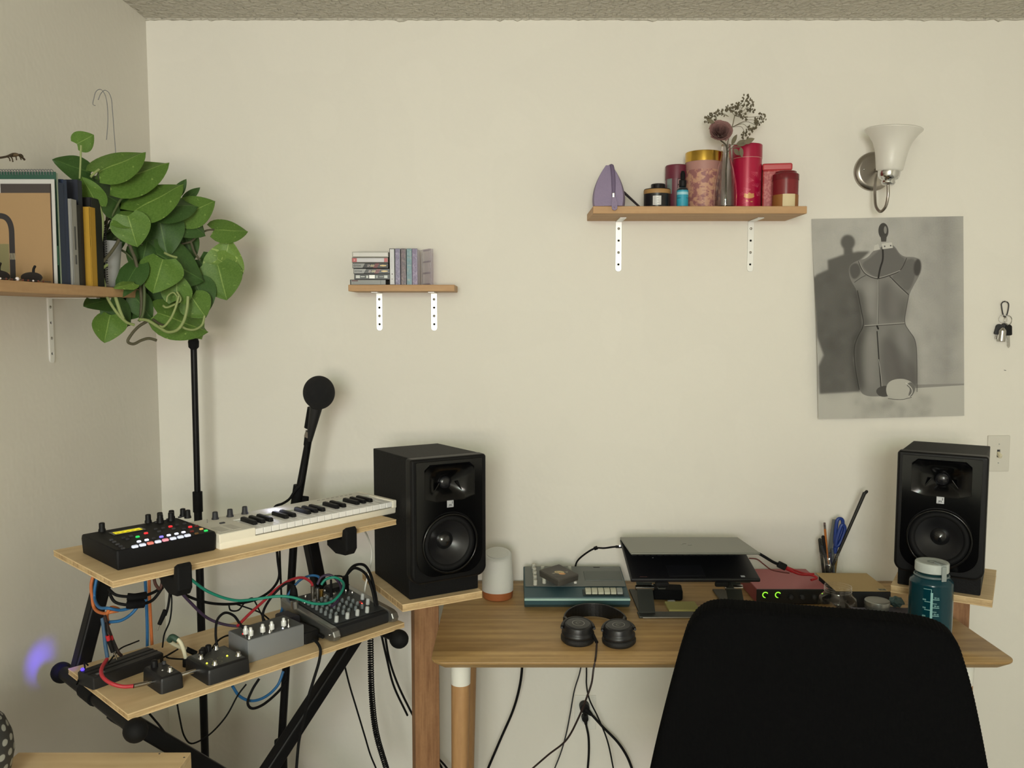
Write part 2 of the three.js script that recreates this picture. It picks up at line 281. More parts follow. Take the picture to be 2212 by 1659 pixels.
canister('tea_tin', 'maroon lidded tin behind the dropper bottle', 'tin', 1461, WB + 0.05, 0.0335, 0.118, (g, r, h) => {
  const m = canvasTex(512, 256, (c) => { c.fillStyle = '#6d3543'; c.fillRect(0, 0, 512, 256); c.fillStyle = '#7d8a86'; c.fillRect(40, 0, 50, 120); c.fillStyle = '#4e1f2c'; c.fillRect(128, 0, 40, 256); c.strokeStyle = '#c9a0a6'; c.lineWidth = 4; for (let i = 0; i < 5; i++) { c.strokeRect(138, 14 + i * 47, 20, 30); c.beginPath(); c.moveTo(148, 10 + i * 47); c.lineTo(148, 48 + i * 47); c.stroke(); } });
  part(g, 'body', lathe([[r, 0], [r, 0.098]]), std(0xffffff, 0.4, 0, { map: m }), null, [0, -1.72, 0]);
  part(g, 'lid', lathe([[r + 0.0012, 0.097], [r + 0.0012, 0.136], [r - 0.001, 0.139], [0, 0.139]], 60), std(0x6a2236, 0.45));
});
canister('dropper_bottle', 'small dark dropper bottle with turquoise label', 'bottle', 1474, WB + 0.155, 0.0165, 0.08, (g, r) => {
  part(g, 'bottle', lathe([[0, 0], [r - 0.001, 0], [r, 0.001], [r, 0.051], [r - 0.002, 0.057], [0.008, 0.061], [0.008, 0.064], [0, 0.064]]), phys({ color: 0x14222b, roughness: 0.1, clearcoat: 0.5 }));
  const m = canvasTex(256, 128, c => { c.fillStyle = '#2f9cb8'; c.fillRect(0, 0, 256, 128); c.fillStyle = '#9fd0e0'; c.fillRect(0, 14, 256, 22); c.fillStyle = '#1f6f8c'; for (let i = 0; i < 4; i++) c.fillRect(20 + i * 60, 60, 36, 6); });
  part(g, 'label', lathe([[r + 0.0004, 0.004], [r + 0.0004, 0.05]]), std(0xffffff, 0.5, 0, { map: m }));
  part(g, 'collar', lathe([[0.0105, 0.062], [0.0105, 0.078], [0.008, 0.081], [0, 0.081]]), M.black);
  part(g, 'dropper_bulb', lathe([[0.006, 0.08], [0.0068, 0.088], [0.007, 0.098], [0.0045, 0.106], [0, 0.107]]), M.rubber);
});
canister('tea_canister', 'wide pink floral canister with gold lid', 'canister', 1518, WB + 0.075, 0.0525, 0.148, (g, r, h) => {
  const a = noiseTile(256, 14, 14, 201), b = noiseTile(256, 40, 40, 202), m = tex(256, i => { const t = a[i] * 0.7 + b[i] * 0.3; return t > 0.56 ? [196, 150, 124] : t > 0.44 ? [176, 124, 112] : [150, 98, 98]; }, true, [2, 1]);
  part(g, 'body', lathe([[r, 0], [r, 0.146]]), std(0xffffff, 0.5, 0, { map: m }));
  part(g, 'paper_sleeve', lathe([[r + 0.0006, 0.118], [r + 0.0006, 0.144]]), std(0xae8078, 0.55));
  part(g, 'lid', lathe([[r + 0.0016, 0.143], [r + 0.0016, 0.171], [r, 0.173], [0, 0.173]], 48), M.gold);
});
{ // glass vase with the dried rose and the dried spray
  const z = WB + 0.145, X = sx(1566, z), g = thing('glass_vase', 'clear glass bottle vase holding dried flowers', 'vase', [X, shTop, z]);
  const prof = [[0, 0.001], [0.03, 0.001], [0.033, 0.004], [0.0338, 0.035], [0.0315, 0.072], [0.024, 0.112], [0.0148, 0.15], [0.0125, 0.176], [0.0138, 0.183]];
  const inner = prof.slice().reverse().map(p => [Math.max(0, p[0] - 0.0018), p[1] + (p[0] === 0 ? 0.003 : 0)]); inner[inner.length - 1] = [0, 0.006]; inner[inner.length - 2] = [0.028, 0.006];
  part(g, 'glass', lathe([...prof, ...inner], 40), phys({ color: 0xffffff, roughness: 0.02, transmission: 1, thickness: 0.002, ior: 1.42, attenuationColor: new THREE.Color(0xd8c8d0), attenuationDistance: 0.03 }));
  const Q = (px, py, dz = 0) => atZ(px, py, z + dz).sub(V(X, shTop, z));
  const petal = std(0x8f6a66, 0.85, 0, { side: THREE.DoubleSide }), dry = std(0x746c58, 0.85, 0, { side: THREE.DoubleSide });
  const rose = thing('dried_rose', 'dusky dried rose standing in the glass vase', 'rose', [X, shTop, z]);
  const c0 = Q(1556, 284, 0.01); const ax = V(-0.15, 0.35, 1).normalize(), q = new THREE.Quaternion().setFromUnitVectors(V(0, 1, 0), ax);
  const nP = 30; for (let i = 0; i < nP; i++) {   // petals in a spiral
    const t = i / (nP - 1), a = i * 2.4, r0 = 0.003 + 0.028 * Math.pow(t, 0.8), hgt = 0.026 - 0.012 * t, wd = 0.55 + 0.5 * (1 - t) + 0.25 * t, pg = new THREE.BufferGeometry(), pos = [], idx = [], nu = 6, nv = 4;
    for (let v = 0; v <= nv; v++) for (let u = 0; u <= nu; u++) { const s = v / nv, aa = a + (u / nu - 0.5) * 2 * wd, edge = 1 - Math.pow(Math.abs(u / nu - 0.5) * 2, 3) * 0.3, rad = r0 * (0.35 + 0.65 * Math.sin(s * 1.5)) + (s > 0.8 ? (s - 0.8) * 0.022 * t : 0); pos.push(rad * Math.cos(aa), -0.015 + (hgt + 0.012) * s * edge - (s > 0.8 ? (s - 0.8) * 0.02 * t : 0), rad * Math.sin(aa)); }
    for (let v = 0; v < nv; v++) for (let u = 0; u < nu; u++) { const k = v * (nu + 1) + u; idx.push(k, k + 1, k + nu + 1, k + 1, k + nu + 2, k + nu + 1); }
    pg.setAttribute('position', new THREE.Float32BufferAttribute(pos, 3)); pg.setIndex(idx); pg.computeVertexNormals(); pg.applyQuaternion(q); part(rose, 'petal', pg, petal, c0);
  }
  part(rose, 'stem', tube([V(0.003, 0.012, 0.004), V(0.001, 0.1, 0.002), V(-0.001, 0.18, 0.004), c0.clone().add(V(0.002, -0.02, -0.012)), c0.clone().addScaledVector(ax, -0.012)], 0.0022), std(0x4f4a38, 0.8));
  const leafShape = (L, w) => { const s = new THREE.Shape(); s.moveTo(0, 0); s.bezierCurveTo(w, L * 0.25, w * 0.8, L * 0.7, 0, L); s.bezierCurveTo(-w * 0.8, L * 0.7, -w, L * 0.25, 0, 0); return new THREE.ShapeGeometry(s, 8); };
  for (const [px, py, rz, ry, L] of [[1580, 312, -0.6, 0.5, 0.034], [1590, 312, -1.35, 0.2, 0.04], [1585, 322, -2.2, 0.4, 0.03], [1600, 318, -2.9, 0.3, 0.03], [1606, 309, -1.2, 0.1, 0.035], [1543, 265, 1.25, 0.2, 0.026]]) part(rose, 'leaf', leafShape(L, L * 0.34), dry, Q(px, py, 0.012), [0.2, ry, rz]);
  part(rose, 'leaf_stalk', merge([tube([V(0.002, 0.17, 0.003), Q(1580, 313, 0.012), Q(1592, 312, 0.012), Q(1606, 309, 0.012)], 0.0012), tube([V(0.002, 0.16, 0.003), Q(1584, 318, 0.012), Q(1600, 318, 0.012)], 0.0012), tube([c0.clone(), Q(1547, 268, 0.005), Q(1543, 265, 0.012)], 0.0012)]), dry);
  const spray = thing('dried_flower_spray', 'brown dried flower spray rising from the glass vase', 'dried flower', [X, shTop, z]);
  const top = Q(1587, 250, -0.005), tw = [[V(0.001, 0.012, -0.004), V(0.002, 0.1, -0.003), V(0.004, 0.18, -0.003), Q(1576, 290), Q(1584, 265), top]];
  for (const e of [[1582, 232], [1600, 225], [1612, 213], [1622, 234], [1608, 250], [1640, 262], [1648, 250], [1632, 270], [1618, 280], [1610, 292], [1575, 236], [1597, 240], [1620, 222]]) tw.push([e[0] > 1605 && e[1] > 255 ? Q(1580, 275) : top, Q((1587 + e[0]) / 2 + 3, (252 + e[1]) / 2 + 2, rr(-0.01, 0.01)), Q(e[0], e[1], rr(-0.015, 0.015))]);
  for (const e of [[1540, 252], [1556, 244], [1530, 257]]) tw.push([Q(1574, 252), Q((1574 + e[0]) / 2, 246), Q(e[0], e[1])]);
  part(spray, 'stem', merge(tw.map((p, i) => tube(p, i ? 0.0007 : 0.0014, 10, 5))), dry);
  const buds = []; tw.slice(1).forEach(p => { const e = p[p.length - 1]; for (let i = 0; i < 17; i++) buds.push(mv(new THREE.OctahedronGeometry(rr(0.002, 0.004), 0).scale(1, 1.6, 1), e.x + rr(-0.011, 0.011), e.y + rr(-0.011, 0.011), e.z + rr(-0.008, 0.008), rr(0, 3), rr(0, 3), 0)); });
  const bm = part(spray, 'flower_buds', merge(buds), std(0x6c6450, 0.9)); bm.userData.kind = 'stuff';
}
canister('tall_canister', 'tall magenta cylinder canister with gold print', 'canister', 1612, WB + 0.07, 0.043, 0.168, (g, r, h) => {
  const m = canvasTex(512, 512, c => {
    c.fillStyle = '#b0123f'; c.fillRect(0, 0, 512, 512); c.strokeStyle = '#c8556a'; c.lineWidth = 3; let s = 7; const q = () => (s = (s * 16807) % 2147483647) / 2147483647;
    for (let i = 0; i < 26; i++) { const x = q() * 512, y = 90 + q() * 380, a = q() * 6; for (let k = 0; k < 5; k++) { c.beginPath(); c.moveTo(x, y); c.lineTo(x + 42 * Math.cos(a + k * 0.35), y + 42 * Math.sin(a + k * 0.35)); c.stroke(); } }
    c.fillStyle = '#d29a62'; for (const x of [120, 376]) { c.beginPath(); c.ellipse(x, 380, 30, 22, 0, 0, 7); c.fill(); c.beginPath(); c.arc(x - 22, 360, 7, 0, 7); c.arc(x, 352, 7, 0, 7); c.arc(x + 22, 360, 7, 0, 7); c.fill(); c.fillRect(x - 18, 420, 12, 10); c.fillRect(x + 8, 428, 12, 10); }
  });
  part(g, 'body', lathe([[r, 0], [r, 0.155]], 44), std(0xffffff, 0.28, 0.1, { map: m }), null, [0, -1.55, 0]);
  part(g, 'lid', lathe([[r + 0.0008, 0.1555], [r + 0.0008, 0.194], [r - 0.001, 0.196], [0, 0.196]], 44), std(0xa5123c, 0.3, 0.1));
  part(g, 'rim_line', lathe([[r + 0.0002, 0.1545], [r + 0.0014, 0.1552], [r + 0.0002, 0.156]], 44), std(0xd6b0a4, 0.4));
});
{ const z = WB + 0.07, g = thing('square_tin', 'coral red square tin behind the small dark red canister', 'tin', [sx(1675, z), shTop, z], -0.18);
  const a = noiseTile(128, 24, 24, 211), m = tex(128, i => a[i] > 0.55 ? [190, 96, 92] : [172, 62, 66], true, [10, 10]);
  part(g, 'body', uvm(rbox(0.084, 0.12, 0.06, 0.006)), std(0xffffff, 0.4, 0, { map: m }), [0, 0.06, 0]); part(g, 'lid', rbox(0.087, 0.022, 0.063, 0.006), std(0xbc4148, 0.35), [0, 0.128, 0]);
}
canister('small_canister', 'small dark red canister with cream label', 'canister', 1696, WB + 0.145, 0.0365, 0.078, (g, r, h) => {
  part(g, 'body', cyl(r, r, 0.08, 36), std(0x7c2027, 0.25), [0, 0.04, 0]);
  part(g, 'band', lathe([[r + 0.0005, 0.001], [r + 0.0005, 0.037]], 36), std(0x94602e, 0.5));
  const lb = new THREE.CylinderGeometry(r + 0.001, r + 0.001, 0.036, 12, 1, true, -0.5, 1.0); part(g, 'label', lb, std(0xd8c8a0, 0.6, 0, { side: THREE.DoubleSide }), [0, 0.0195, 0]);
  part(g, 'lid', lathe([[r + 0.0012, 0.08], [r + 0.0012, 0.096], [r - 0.003, 0.099], [r - 0.006, 0.1], [r - 0.006, 0.104], [r - 0.009, 0.106], [0, 0.106]], 36), std(0x6c1a22, 0.25));
});

// ---- cassettes on the small shelf
const smz = WB + 0.075, cw = 0.1085, ch = 0.0165, cd = 0.07;
function spine(draw) { return std(0xffffff, 0.35, 0, { map: canvasTex(512, 78, draw) }); }
const stackX = atZ(801, 600, smz + 0.035).x;
const tdk = c => { c.fillStyle = '#17171a'; c.fillRect(0, 0, 512, 78); c.fillStyle = '#8f9090'; c.beginPath(); c.moveTo(0, 0); c.lineTo(178, 0); c.lineTo(140, 78); c.lineTo(0, 78); c.fill(); c.fillStyle = '#26262a'; c.font = 'bold 38px sans-serif'; c.fillText('TDK', 46, 54); c.beginPath(); c.arc(28, 40, 12, 0, 7); c.lineWidth = 6; c.strokeStyle = '#26262a'; c.stroke(); c.fillStyle = '#6d2026'; c.beginPath(); c.moveTo(330, 0); c.lineTo(392, 0); c.lineTo(352, 78); c.lineTo(290, 78); c.fill(); c.font = 'italic bold 50px serif'; c.fillStyle = '#c9b8b4'; c.fillText('D', 206, 58); c.fillStyle = '#e8d6a8'; c.fillText('60', 252, 58); c.fillStyle = '#e8c888'; c.fillRect(396, 30, 92, 18); c.fillRect(420, 26, 40, 26); };
const tapes = [
  ['cassette_case', 'grey cassette case lying lowest in the stack', c => { c.fillStyle = '#8f9190'; c.fillRect(0, 0, 512, 78); c.fillStyle = '#5e2a30'; c.fillRect(20, 4, 90, 18); c.fillStyle = '#3a3a3c'; c.fillRect(0, 0, 12, 78); c.fillRect(440, 0, 4, 78); c.fillStyle = '#3d3d40'; c.font = '24px sans-serif'; c.fillText('c', 44, 58); }, -0.008],
  ['cassette_tape', 'bare grey cassette tape lying under the striped cases', c => { c.fillStyle = '#2e3336'; c.fillRect(0, 0, 512, 78); c.fillStyle = '#c8ccca'; c.fillRect(20, 14, 60, 50); c.fillRect(90, 30, 60, 16); c.fillRect(170, 18, 30, 44); c.fillStyle = '#ffffff'; c.fillRect(214, 10, 82, 58); c.fillStyle = '#9a9e9c'; c.fillRect(310, 18, 30, 44); c.fillRect(360, 30, 60, 16); c.fillStyle = '#c8ccca'; c.fillRect(430, 16, 50, 46); }, 0.004],
  ['cassette_case', 'black TDK cassette case with red stripe, lower of two', tdk, 0.002], ['cassette_case', 'black TDK cassette case with red stripe, upper of two', tdk, 0],
  ['cassette_case', 'white cassette case with red ends in the stack', c => { c.fillStyle = '#c9c7cc'; c.fillRect(0, 0, 512, 78); c.fillStyle = '#b84a4e'; c.fillRect(0, 0, 66, 78); c.fillRect(462, 0, 50, 78); c.fillStyle = '#e0b0ae'; c.font = 'bold 34px sans-serif'; c.fillText('B', 20, 52); c.fillStyle = '#3a3034'; c.fillRect(0, 0, 512, 6); c.fillRect(0, 72, 512, 6); }, -0.002],
  ['cassette_case', 'pale grey cassette case on top of the stack', c => { c.fillStyle = '#b9b6ae'; c.fillRect(0, 0, 512, 78); c.fillStyle = '#cdcac6'; c.fillRect(10, 12, 490, 54); }, -0.001],
];
tapes.forEach(([n, l, d, dx], i) => { const y = smTop + i * ch; const g = thing(n, l, 'cassette', [stackX + dx, y, smz], 0.02 * (i % 3 - 1), 'cassettes on the short shelf');
  part(g, 'case', rbox(cw, ch - 0.0004, cd, 0.0015), i === 1 ? M.grey : std(i > 3 ? 0x9a9890 : 0x202024, 0.3), [0, ch / 2, 0]); part(g, 'spine_card', box(cw - 0.003, ch - 0.003, 0.0006), spine(d), [0, ch / 2, cd / 2 + 0.0003]); });
let vs = 5; const blot = cols => c => { const q = () => (vs = (vs * 16807) % 2147483647) / 2147483647; c.fillStyle = cols[0]; c.fillRect(0, 0, 512, 78); for (let i = 0; i < 140; i++) { c.globalAlpha = 0.35; c.fillStyle = cols[Math.floor(q() * cols.length)]; c.beginPath(); c.ellipse(q() * 512, q() * 78, 8 + q() * 40, 3 + q() * 12, q() * 3, 0, 7); c.fill(); } c.globalAlpha = 1; };
const vTapes = [[847, 0x2a2a2c, c => { c.fillStyle = '#c9c9cc'; c.fillRect(0, 0, 512, 78); c.fillStyle = '#4a3a40'; c.beginPath(); c.arc(150, 40, 10, 0, 7); c.fill(); c.fillRect(70, 30, 12, 14); c.fillStyle = '#9c9ca4'; c.fillRect(220, 30, 180, 6); }, 'white spined cassette case standing beside the stack', 0.0],
  [859, 0x6a6478, blot(['#6d6488', '#7f7496', '#9a90b0', '#4c4060']), 'violet marbled cassette case standing upright', 0.002],
  [871.5, 0x4a3a40, blot(['#4a2c3c', '#5c3a48', '#84745e', '#30202c']), 'plum coloured cassette case standing upright', 0.002],
  [884, 0x5a7480, blot(['#4f7c88', '#5f8c94', '#8a948c', '#446a74']), 'teal cassette case standing upright', 0.002],
  [896, 0x6c5a7c, blot(['#66507a', '#8a7498', '#54406a', '#9a88a4']), 'purple cassette case beside the clear empty case', 0]];
const vz = smz + 0.003;
vTapes.forEach(([px, col, d, l, lift]) => { const g = thing('cassette_case', l, 'cassette', [atZ(px, 575, vz + 0.035).x, smTop + lift * 0, vz], 0, 'cassettes on the short shelf'); const w = 0.0162;
  part(g, 'case', rbox(w, cw, cd, 0.0012), phys({ color: col, roughness: 0.15, clearcoat: 0.6 }), [0, cw / 2, 0]); const t = spine(d); t.map.center.set(0.5, 0.5); t.map.rotation = Math.PI / 2; part(g, 'spine_card', box(w - 0.004, cw - 0.004, 0.0006), t, [0, cw / 2, cd / 2 + 0.0003]); });
{ const g = thing('cassette_case', 'clear empty cassette case at the end of the row', 'cassette', [atZ(917, 575, vz + 0.02).x, smTop, vz - 0.004], 0.5, 'cassettes on the short shelf'), w = 0.0162; g.position.x += 0.004;
  const s = rrect(cd, cw, 0.001); for (const y of [-0.034, 0, 0.034]) hole(s, [[-cd / 2 + 0.004, y - 0.0145], [cd / 2 - 0.004, y - 0.0145], [cd / 2 - 0.004, y + 0.0145], [-cd / 2 + 0.004, y + 0.0145]]);
  for (const k of [-1, 1]) part(g, 'shell', new THREE.PlaneGeometry(cd, cw).rotateY(Math.PI / 2), M.plastic, [k * (w / 2 - 0.0006), cw / 2, 0]);
  part(g, 'rib_frame', extr(s, 0.0012).rotateY(Math.PI / 2), phys({ color: 0xf4f2f4, roughness: 0.1, transmission: 0.92, thickness: 0 }), [-0.0006, cw / 2, 0]);
  for (const y of [0.0007, cw - 0.0007]) part(g, 'edge', box(w - 0.003, 0.0012, cd - 0.001), M.plastic, [0, y, 0]); part(g, 'spine_edge', box(w - 0.003, cw - 0.004, 0.0012), M.plastic, [0, cw / 2, cd / 2 - 0.0008]);
}

// ---- charcoal drawing on paper
{
  const W = 810, H = 1070, tx = (x, y) => [x - 85 - 30 * (y - 545) / 1070 * (1 - (x - 85) / 810), y - 545];
  const map = canvasTex(W, H, c => {
    const P = (pts, fill) => { c.fillStyle = fill; c.beginPath(); pts.forEach((p, i) => { const q = tx(p[0], p[1]); i ? c.lineTo(q[0], q[1]) : c.moveTo(q[0], q[1]); }); c.closePath(); c.fill(); };
    const Sm = (pts, fill) => { c.fillStyle = fill; c.beginPath(); const q = pts.map(p => tx(p[0], p[1])), n = q.length, mid = (a, b) => [(a[0] + b[0]) / 2, (a[1] + b[1]) / 2]; let m = mid(q[n - 1], q[0]); c.moveTo(m[0], m[1]); q.forEach((p, i) => { const e = mid(p, q[(i + 1) % n]); c.quadraticCurveTo(p[0], p[1], e[0], e[1]); }); c.closePath(); c.fill(); };
    const Ln = (pts, col, w) => { c.strokeStyle = col; c.lineWidth = w; c.lineCap = 'round'; c.beginPath(); const q = pts.map(p => tx(p[0], p[1])); c.moveTo(q[0][0], q[0][1]); for (let i = 1; i < q.length - 1; i++) { c.quadraticCurveTo(q[i][0], q[i][1], (q[i][0] + q[i + 1][0]) / 2, (q[i][1] + q[i + 1][1]) / 2); } const e = q[q.length - 1]; c.lineTo(e[0], e[1]); c.stroke(); };
    const soft = (b, fn) => { c.filter = 'blur(' + b + 'px)'; fn(); c.filter = 'none'; }; const El = (x, y, a, b, f, r = 0) => { const q = tx(x, y); c.fillStyle = f; c.beginPath(); c.ellipse(q[0], q[1], a, b, r, 0, 7); c.fill(); };
    let g = c.createLinearGradient(0, 0, W, 0); g.addColorStop(0, '#b5b3ae'); g.addColorStop(0.35, '#b9b7b2'); g.addColorStop(0.72, '#b0aeaa'); g.addColorStop(0.88, '#a19f9b'); g.addColorStop(1, '#b3b1ac'); c.fillStyle = g; c.fillRect(0, 0, W, H);
    let s = 77; const q = () => (s = (s * 16807) % 2147483647) / 2147483647;
    for (let i = 0; i < 500; i++) { const x = q() * W, y = q() * 900, r = 20 + q() * 60, k = q() < 0.6; const gr = c.createRadialGradient(x, y, 0, x, y, r); gr.addColorStop(0, k ? 'rgba(90,88,86,0.05)' : 'rgba(220,218,212,0.05)'); gr.addColorStop(1, 'rgba(120,120,120,0)'); c.fillStyle = gr; c.fillRect(x - r, y - r, 2 * r, 2 * r); }
    P([[85, 1482], [330, 1470], [640, 1455], [905, 1448], [905, 1640], [85, 1640]], '#bcbab3');
    P([[330, 1470], [905, 1448], [905, 1440], [640, 1440]], '#8f8d89');
    // cast shadow of the dress form
    soft(5, () => P([[88, 860], [110, 840], [170, 815], [168, 765], [250, 738], [330, 722], [395, 722], [330, 780], [320, 900], [345, 1050], [350, 1130], [310, 1200], [300, 1300], [320, 1400], [335, 1470], [120, 1478], [112, 1330], [140, 1270], [105, 1170], [96, 1000]], '#615f5c'));
    soft(5, () => { El(278, 672, 38, 40, '#615f5c'); P([[256, 700], [300, 700], [306, 740], [256, 745]], '#615f5c'); });
    for (let i = 0; i < 90; i++) { const x = 20 + q() * 240, y = 300 + q() * 620, r = 30 + q() * 70, gr = c.createRadialGradient(x, y, 0, x, y, r); gr.addColorStop(0, q() < 0.5 ? 'rgba(50,48,46,0.10)' : 'rgba(150,148,144,0.08)'); gr.addColorStop(1, 'rgba(90,90,90,0)'); c.fillStyle = gr; if (x < 250 - Math.abs(y - 600) * 0.1) c.fillRect(x - r, y - r, 2 * r, 2 * r); }
    // torso
    Sm([[415, 715], [455, 700], [520, 680], [560, 755], [640, 755], [668, 780], [662, 850], [625, 910], [600, 960], [590, 1020], [572, 1108], [600, 1150], [636, 1200], [642, 1320], [640, 1478], [560, 1490], [460, 1500], [350, 1497], [325, 1440], [305, 1330], [300, 1230], [325, 1170], [362, 1115], [345, 1040], [325, 930], [285, 870], [277, 800], [320, 770], [380, 760]], '#807e7b');
    soft(3, () => { Sm([[277, 800], [330, 775], [350, 840], [300, 880]], '#5a5856'); Sm([[455, 705], [520, 690], [560, 755], [585, 760], [570, 820], [500, 855], [440, 868], [400, 850], [340, 790], [400, 755]], '#6b6967');
    Sm([[580, 770], [640, 760], [640, 850], [600, 950], [545, 900], [500, 858], [560, 830]], '#6a6866'); El(648, 812, 20, 45, '#4a4846', 0.1); });
    for (const [pts, f] of [[[[300, 1180], [360, 1125], [350, 1300], [340, 1490], [318, 1440], [302, 1300]], 'rgba(50,48,46,0.35)'], [[[440, 1130], [450, 1480], [640, 1470], [640, 1350], [560, 1260]], 'rgba(50,48,46,0.3)'], [[[440, 900], [500, 880], [560, 960], [580, 1090], [445, 1105]], 'rgba(60,58,56,0.3)'], [[[330, 880], [400, 870], [430, 900], [420, 960], [350, 970]], 'rgba(170,168,164,0.22)'], [[[520, 1140], [600, 1150], [600, 1300], [560, 1400], [520, 1280]], 'rgba(150,148,145,0.18)'], [[[380, 1150], [430, 1150], [440, 1400], [400, 1300]], 'rgba(160,158,154,0.16)']]) soft(16, () => Sm(pts, f));
    soft(18, () => { Ln([[330, 940], [352, 1040], [368, 1112], [335, 1175], [315, 1235], [318, 1330], [340, 1450]], 'rgba(40,38,36,0.55)', 34); Ln([[585, 980], [570, 1090]], 'rgba(50,48,46,0.4)', 22); Ln([[620, 1190], [630, 1320], [625, 1470]], 'rgba(60,58,56,0.35)', 26); Ln([[400, 900], [395, 1050]], 'rgba(175,173,168,0.35)', 46); Ln([[530, 900], [520, 1060]], 'rgba(165,163,158,0.22)', 50); Ln([[500, 1150], [540, 1330], [560, 1430]], 'rgba(60,58,56,0.3)', 30); Ln([[390, 1160], [395, 1420]], 'rgba(165,163,158,0.28)', 40); });
    Ln([[334, 775], [350, 830], [400, 862], [440, 870], [500, 852], [560, 830], [590, 762]], '#3f3d3b', 4); Ln([[338, 775], [354, 826], [402, 856], [440, 864], [498, 847], [555, 826]], '#a5a39e', 3);
    Ln([[462, 700], [468, 760], [448, 810], [437, 870]], '#2b2928', 9); Ln([[437, 870], [436, 960], [432, 1040], [430, 1110]], '#9b9995', 4); Ln([[440, 870], [439, 960], [436, 1040], [433, 1110]], '#4b4947', 2);
    Ln([[362, 1117], [450, 1112], [575, 1106]], '#a3a19c', 4); Ln([[362, 1122], [450, 1117], [575, 1111]], '#454341', 3); Ln([[428, 1120], [434, 1135]], '#1f1d1c', 9); Ln([[428, 1150], [436, 1300], [444, 1400], [448, 1470]], '#2d2b2a', 6); Ln([[436, 1300], [450, 1400], [452, 1475]], '#a9a7a2', 3);
    Ln([[500, 858], [545, 905], [598, 955]], '#3d3b39', 5); Ln([[503, 866], [542, 912], [590, 955]], '#93918c', 3); Ln([[310, 885], [345, 860], [370, 850]], '#4a4846', 3);
    Ln([[325, 930], [345, 1040], [360, 1115], [325, 1170], [302, 1230], [306, 1330], [330, 1460]], '#2f2d2c', 4); Ln([[600, 960], [588, 1020], [572, 1106], [600, 1150], [637, 1200], [642, 1320], [640, 1478]], '#494745', 3);
    // neck cap and finial
    P([[414, 720], [420, 690], [440, 684], [450, 712]], '#c4c2bc'); P([[458, 682], [512, 676], [518, 706], [462, 712]], '#cbc9c3'); El(474, 697, 4, 4, '#555'); El(506, 694, 4, 4, '#555');
    El(468, 615, 27, 42, '#474543'); P([[452, 640], [486, 640], [482, 672], [456, 672]], '#4b4947'); El(478, 610, 8, 20, '#8d8b87');
    // bowl
    Sm([[415, 1470], [440, 1445], [490, 1440], [500, 1500], [440, 1503]], '#4d4b49'); Sm([[470, 1460], [490, 1415], [560, 1402], [615, 1425], [636, 1460], [615, 1505], [550, 1522], [485, 1512]], '#b6b4ad'); Sm([[578, 1440], [612, 1420], [636, 1460], [610, 1508], [590, 1500], [606, 1460]], '#6f6d6a'); Ln([[580, 1430], [608, 1450], [618, 1480], [596, 1505]], '#d0cec8', 4); Ln([[485, 1512], [550, 1523], [610, 1508]], '#55534f', 3);
    for (let i = 0; i < 60; i++) { const x = 200 + q() * 420, y = 960 + q() * 110, r = 20 + q() * 40; const gr = c.createRadialGradient(x, y, 0, x, y, r); gr.addColorStop(0, 'rgba(70,68,66,0.07)'); gr.addColorStop(1, 'rgba(90,90,90,0)'); c.fillStyle = gr; c.fillRect(x - r, y - r, 2 * r, 2 * r); }
  });
  const z = WB + 0.003, g = quad(atZ(1767, 905, z + 0.012), atZ(2083, 898, z + 0.004), atZ(2081, 467, z), atZ(1753, 473, z), 16, 20, (p, s, t) => { p.z += 0.006 * Math.sin(Math.PI * s) * (1 - t) * 0.8 + 0.012 * Math.pow(1 - s, 3) * Math.sin(Math.PI * Math.min(1, t * 1.1 + 0.05)); });
  const back = g.clone(); single('charcoal_drawing', 'charcoal drawing of a dress form on paper on wall', 'drawing', g, std(0xffffff, 0.85, 0, { map, side: THREE.DoubleSide }));
}

// ---- wall sconce
{
  const c = atZ(1885, 371, WB), g = thing('wall_sconce', 'brushed nickel wall sconce with white bell glass shade', 'sconce', [c.x, c.y, WB]);
  part(g, 'back_plate', lathe([[0, 0.018], [0.045, 0.018], [0.05, 0.014], [0.0575, 0.011], [0.0595, 0.005], [0.0595, 0.0]], 48), M.nickel, [0, 0, 0], [Math.PI / 2, 0, 0]);
  part(g, 'screw', sph(0.0035, 12, 8), M.steel, [-0.035, 0.004, 0.019]); part(g, 'knob', lathe([[0, 0.03], [0.005, 0.029], [0.006, 0.024], [0.004, 0.02], [0.006, 0.018]], 20), M.nickel, [0.004, 0.002, 0], [Math.PI / 2, 0, 0]);
  const zl = 0.125, R = (px, py, zz) => atZ(px, py, WB + zz).sub(V(c.x, c.y, WB));
  const foot = R(1918, 400, zl), s = foot;
  part(g, 'arm', tube([V(0.004, 0.0, 0.018), V(0.006, -0.002, 0.04), R(1892, 385, 0.06), R(1890, 425, 0.07), R(1893, 448, 0.085), R(1902, 457, 0.1), R(1912, 448, 0.115), R(1918, 425, zl), foot.clone().add(V(0, 0.006, 0))], 0.0044, 70, 12), M.nickel);
  part(g, 'holder', lathe([[0, 0], [0.016, 0.001], [0.0205, 0.007], [0.0185, 0.014], [0.026, 0.018], [0.0305, 0.026], [0.0315, 0.042], [0.029, 0.046], [0, 0.046]], 40), M.chrome, s, [0, 0, -0.06]);
  const prof = [[0.03, 0.04], [0.037, 0.044], [0.041, 0.07], [0.0455, 0.098], [0.054, 0.124], [0.069, 0.146], [0.0795, 0.156], [0.0805, 0.159], [0.078, 0.161], [0.066, 0.148], [0.051, 0.125], [0.043, 0.098], [0.0385, 0.07], [0.035, 0.047], [0.01, 0.045]];
  part(g, 'glass_shade', lathe(prof, 48), phys({ color: 0xf2efe8, roughness: 0.35, transmission: 0.25, thickness: 0, clearcoat: 0.3 }), s, [0.03, 0, -0.06]);
}
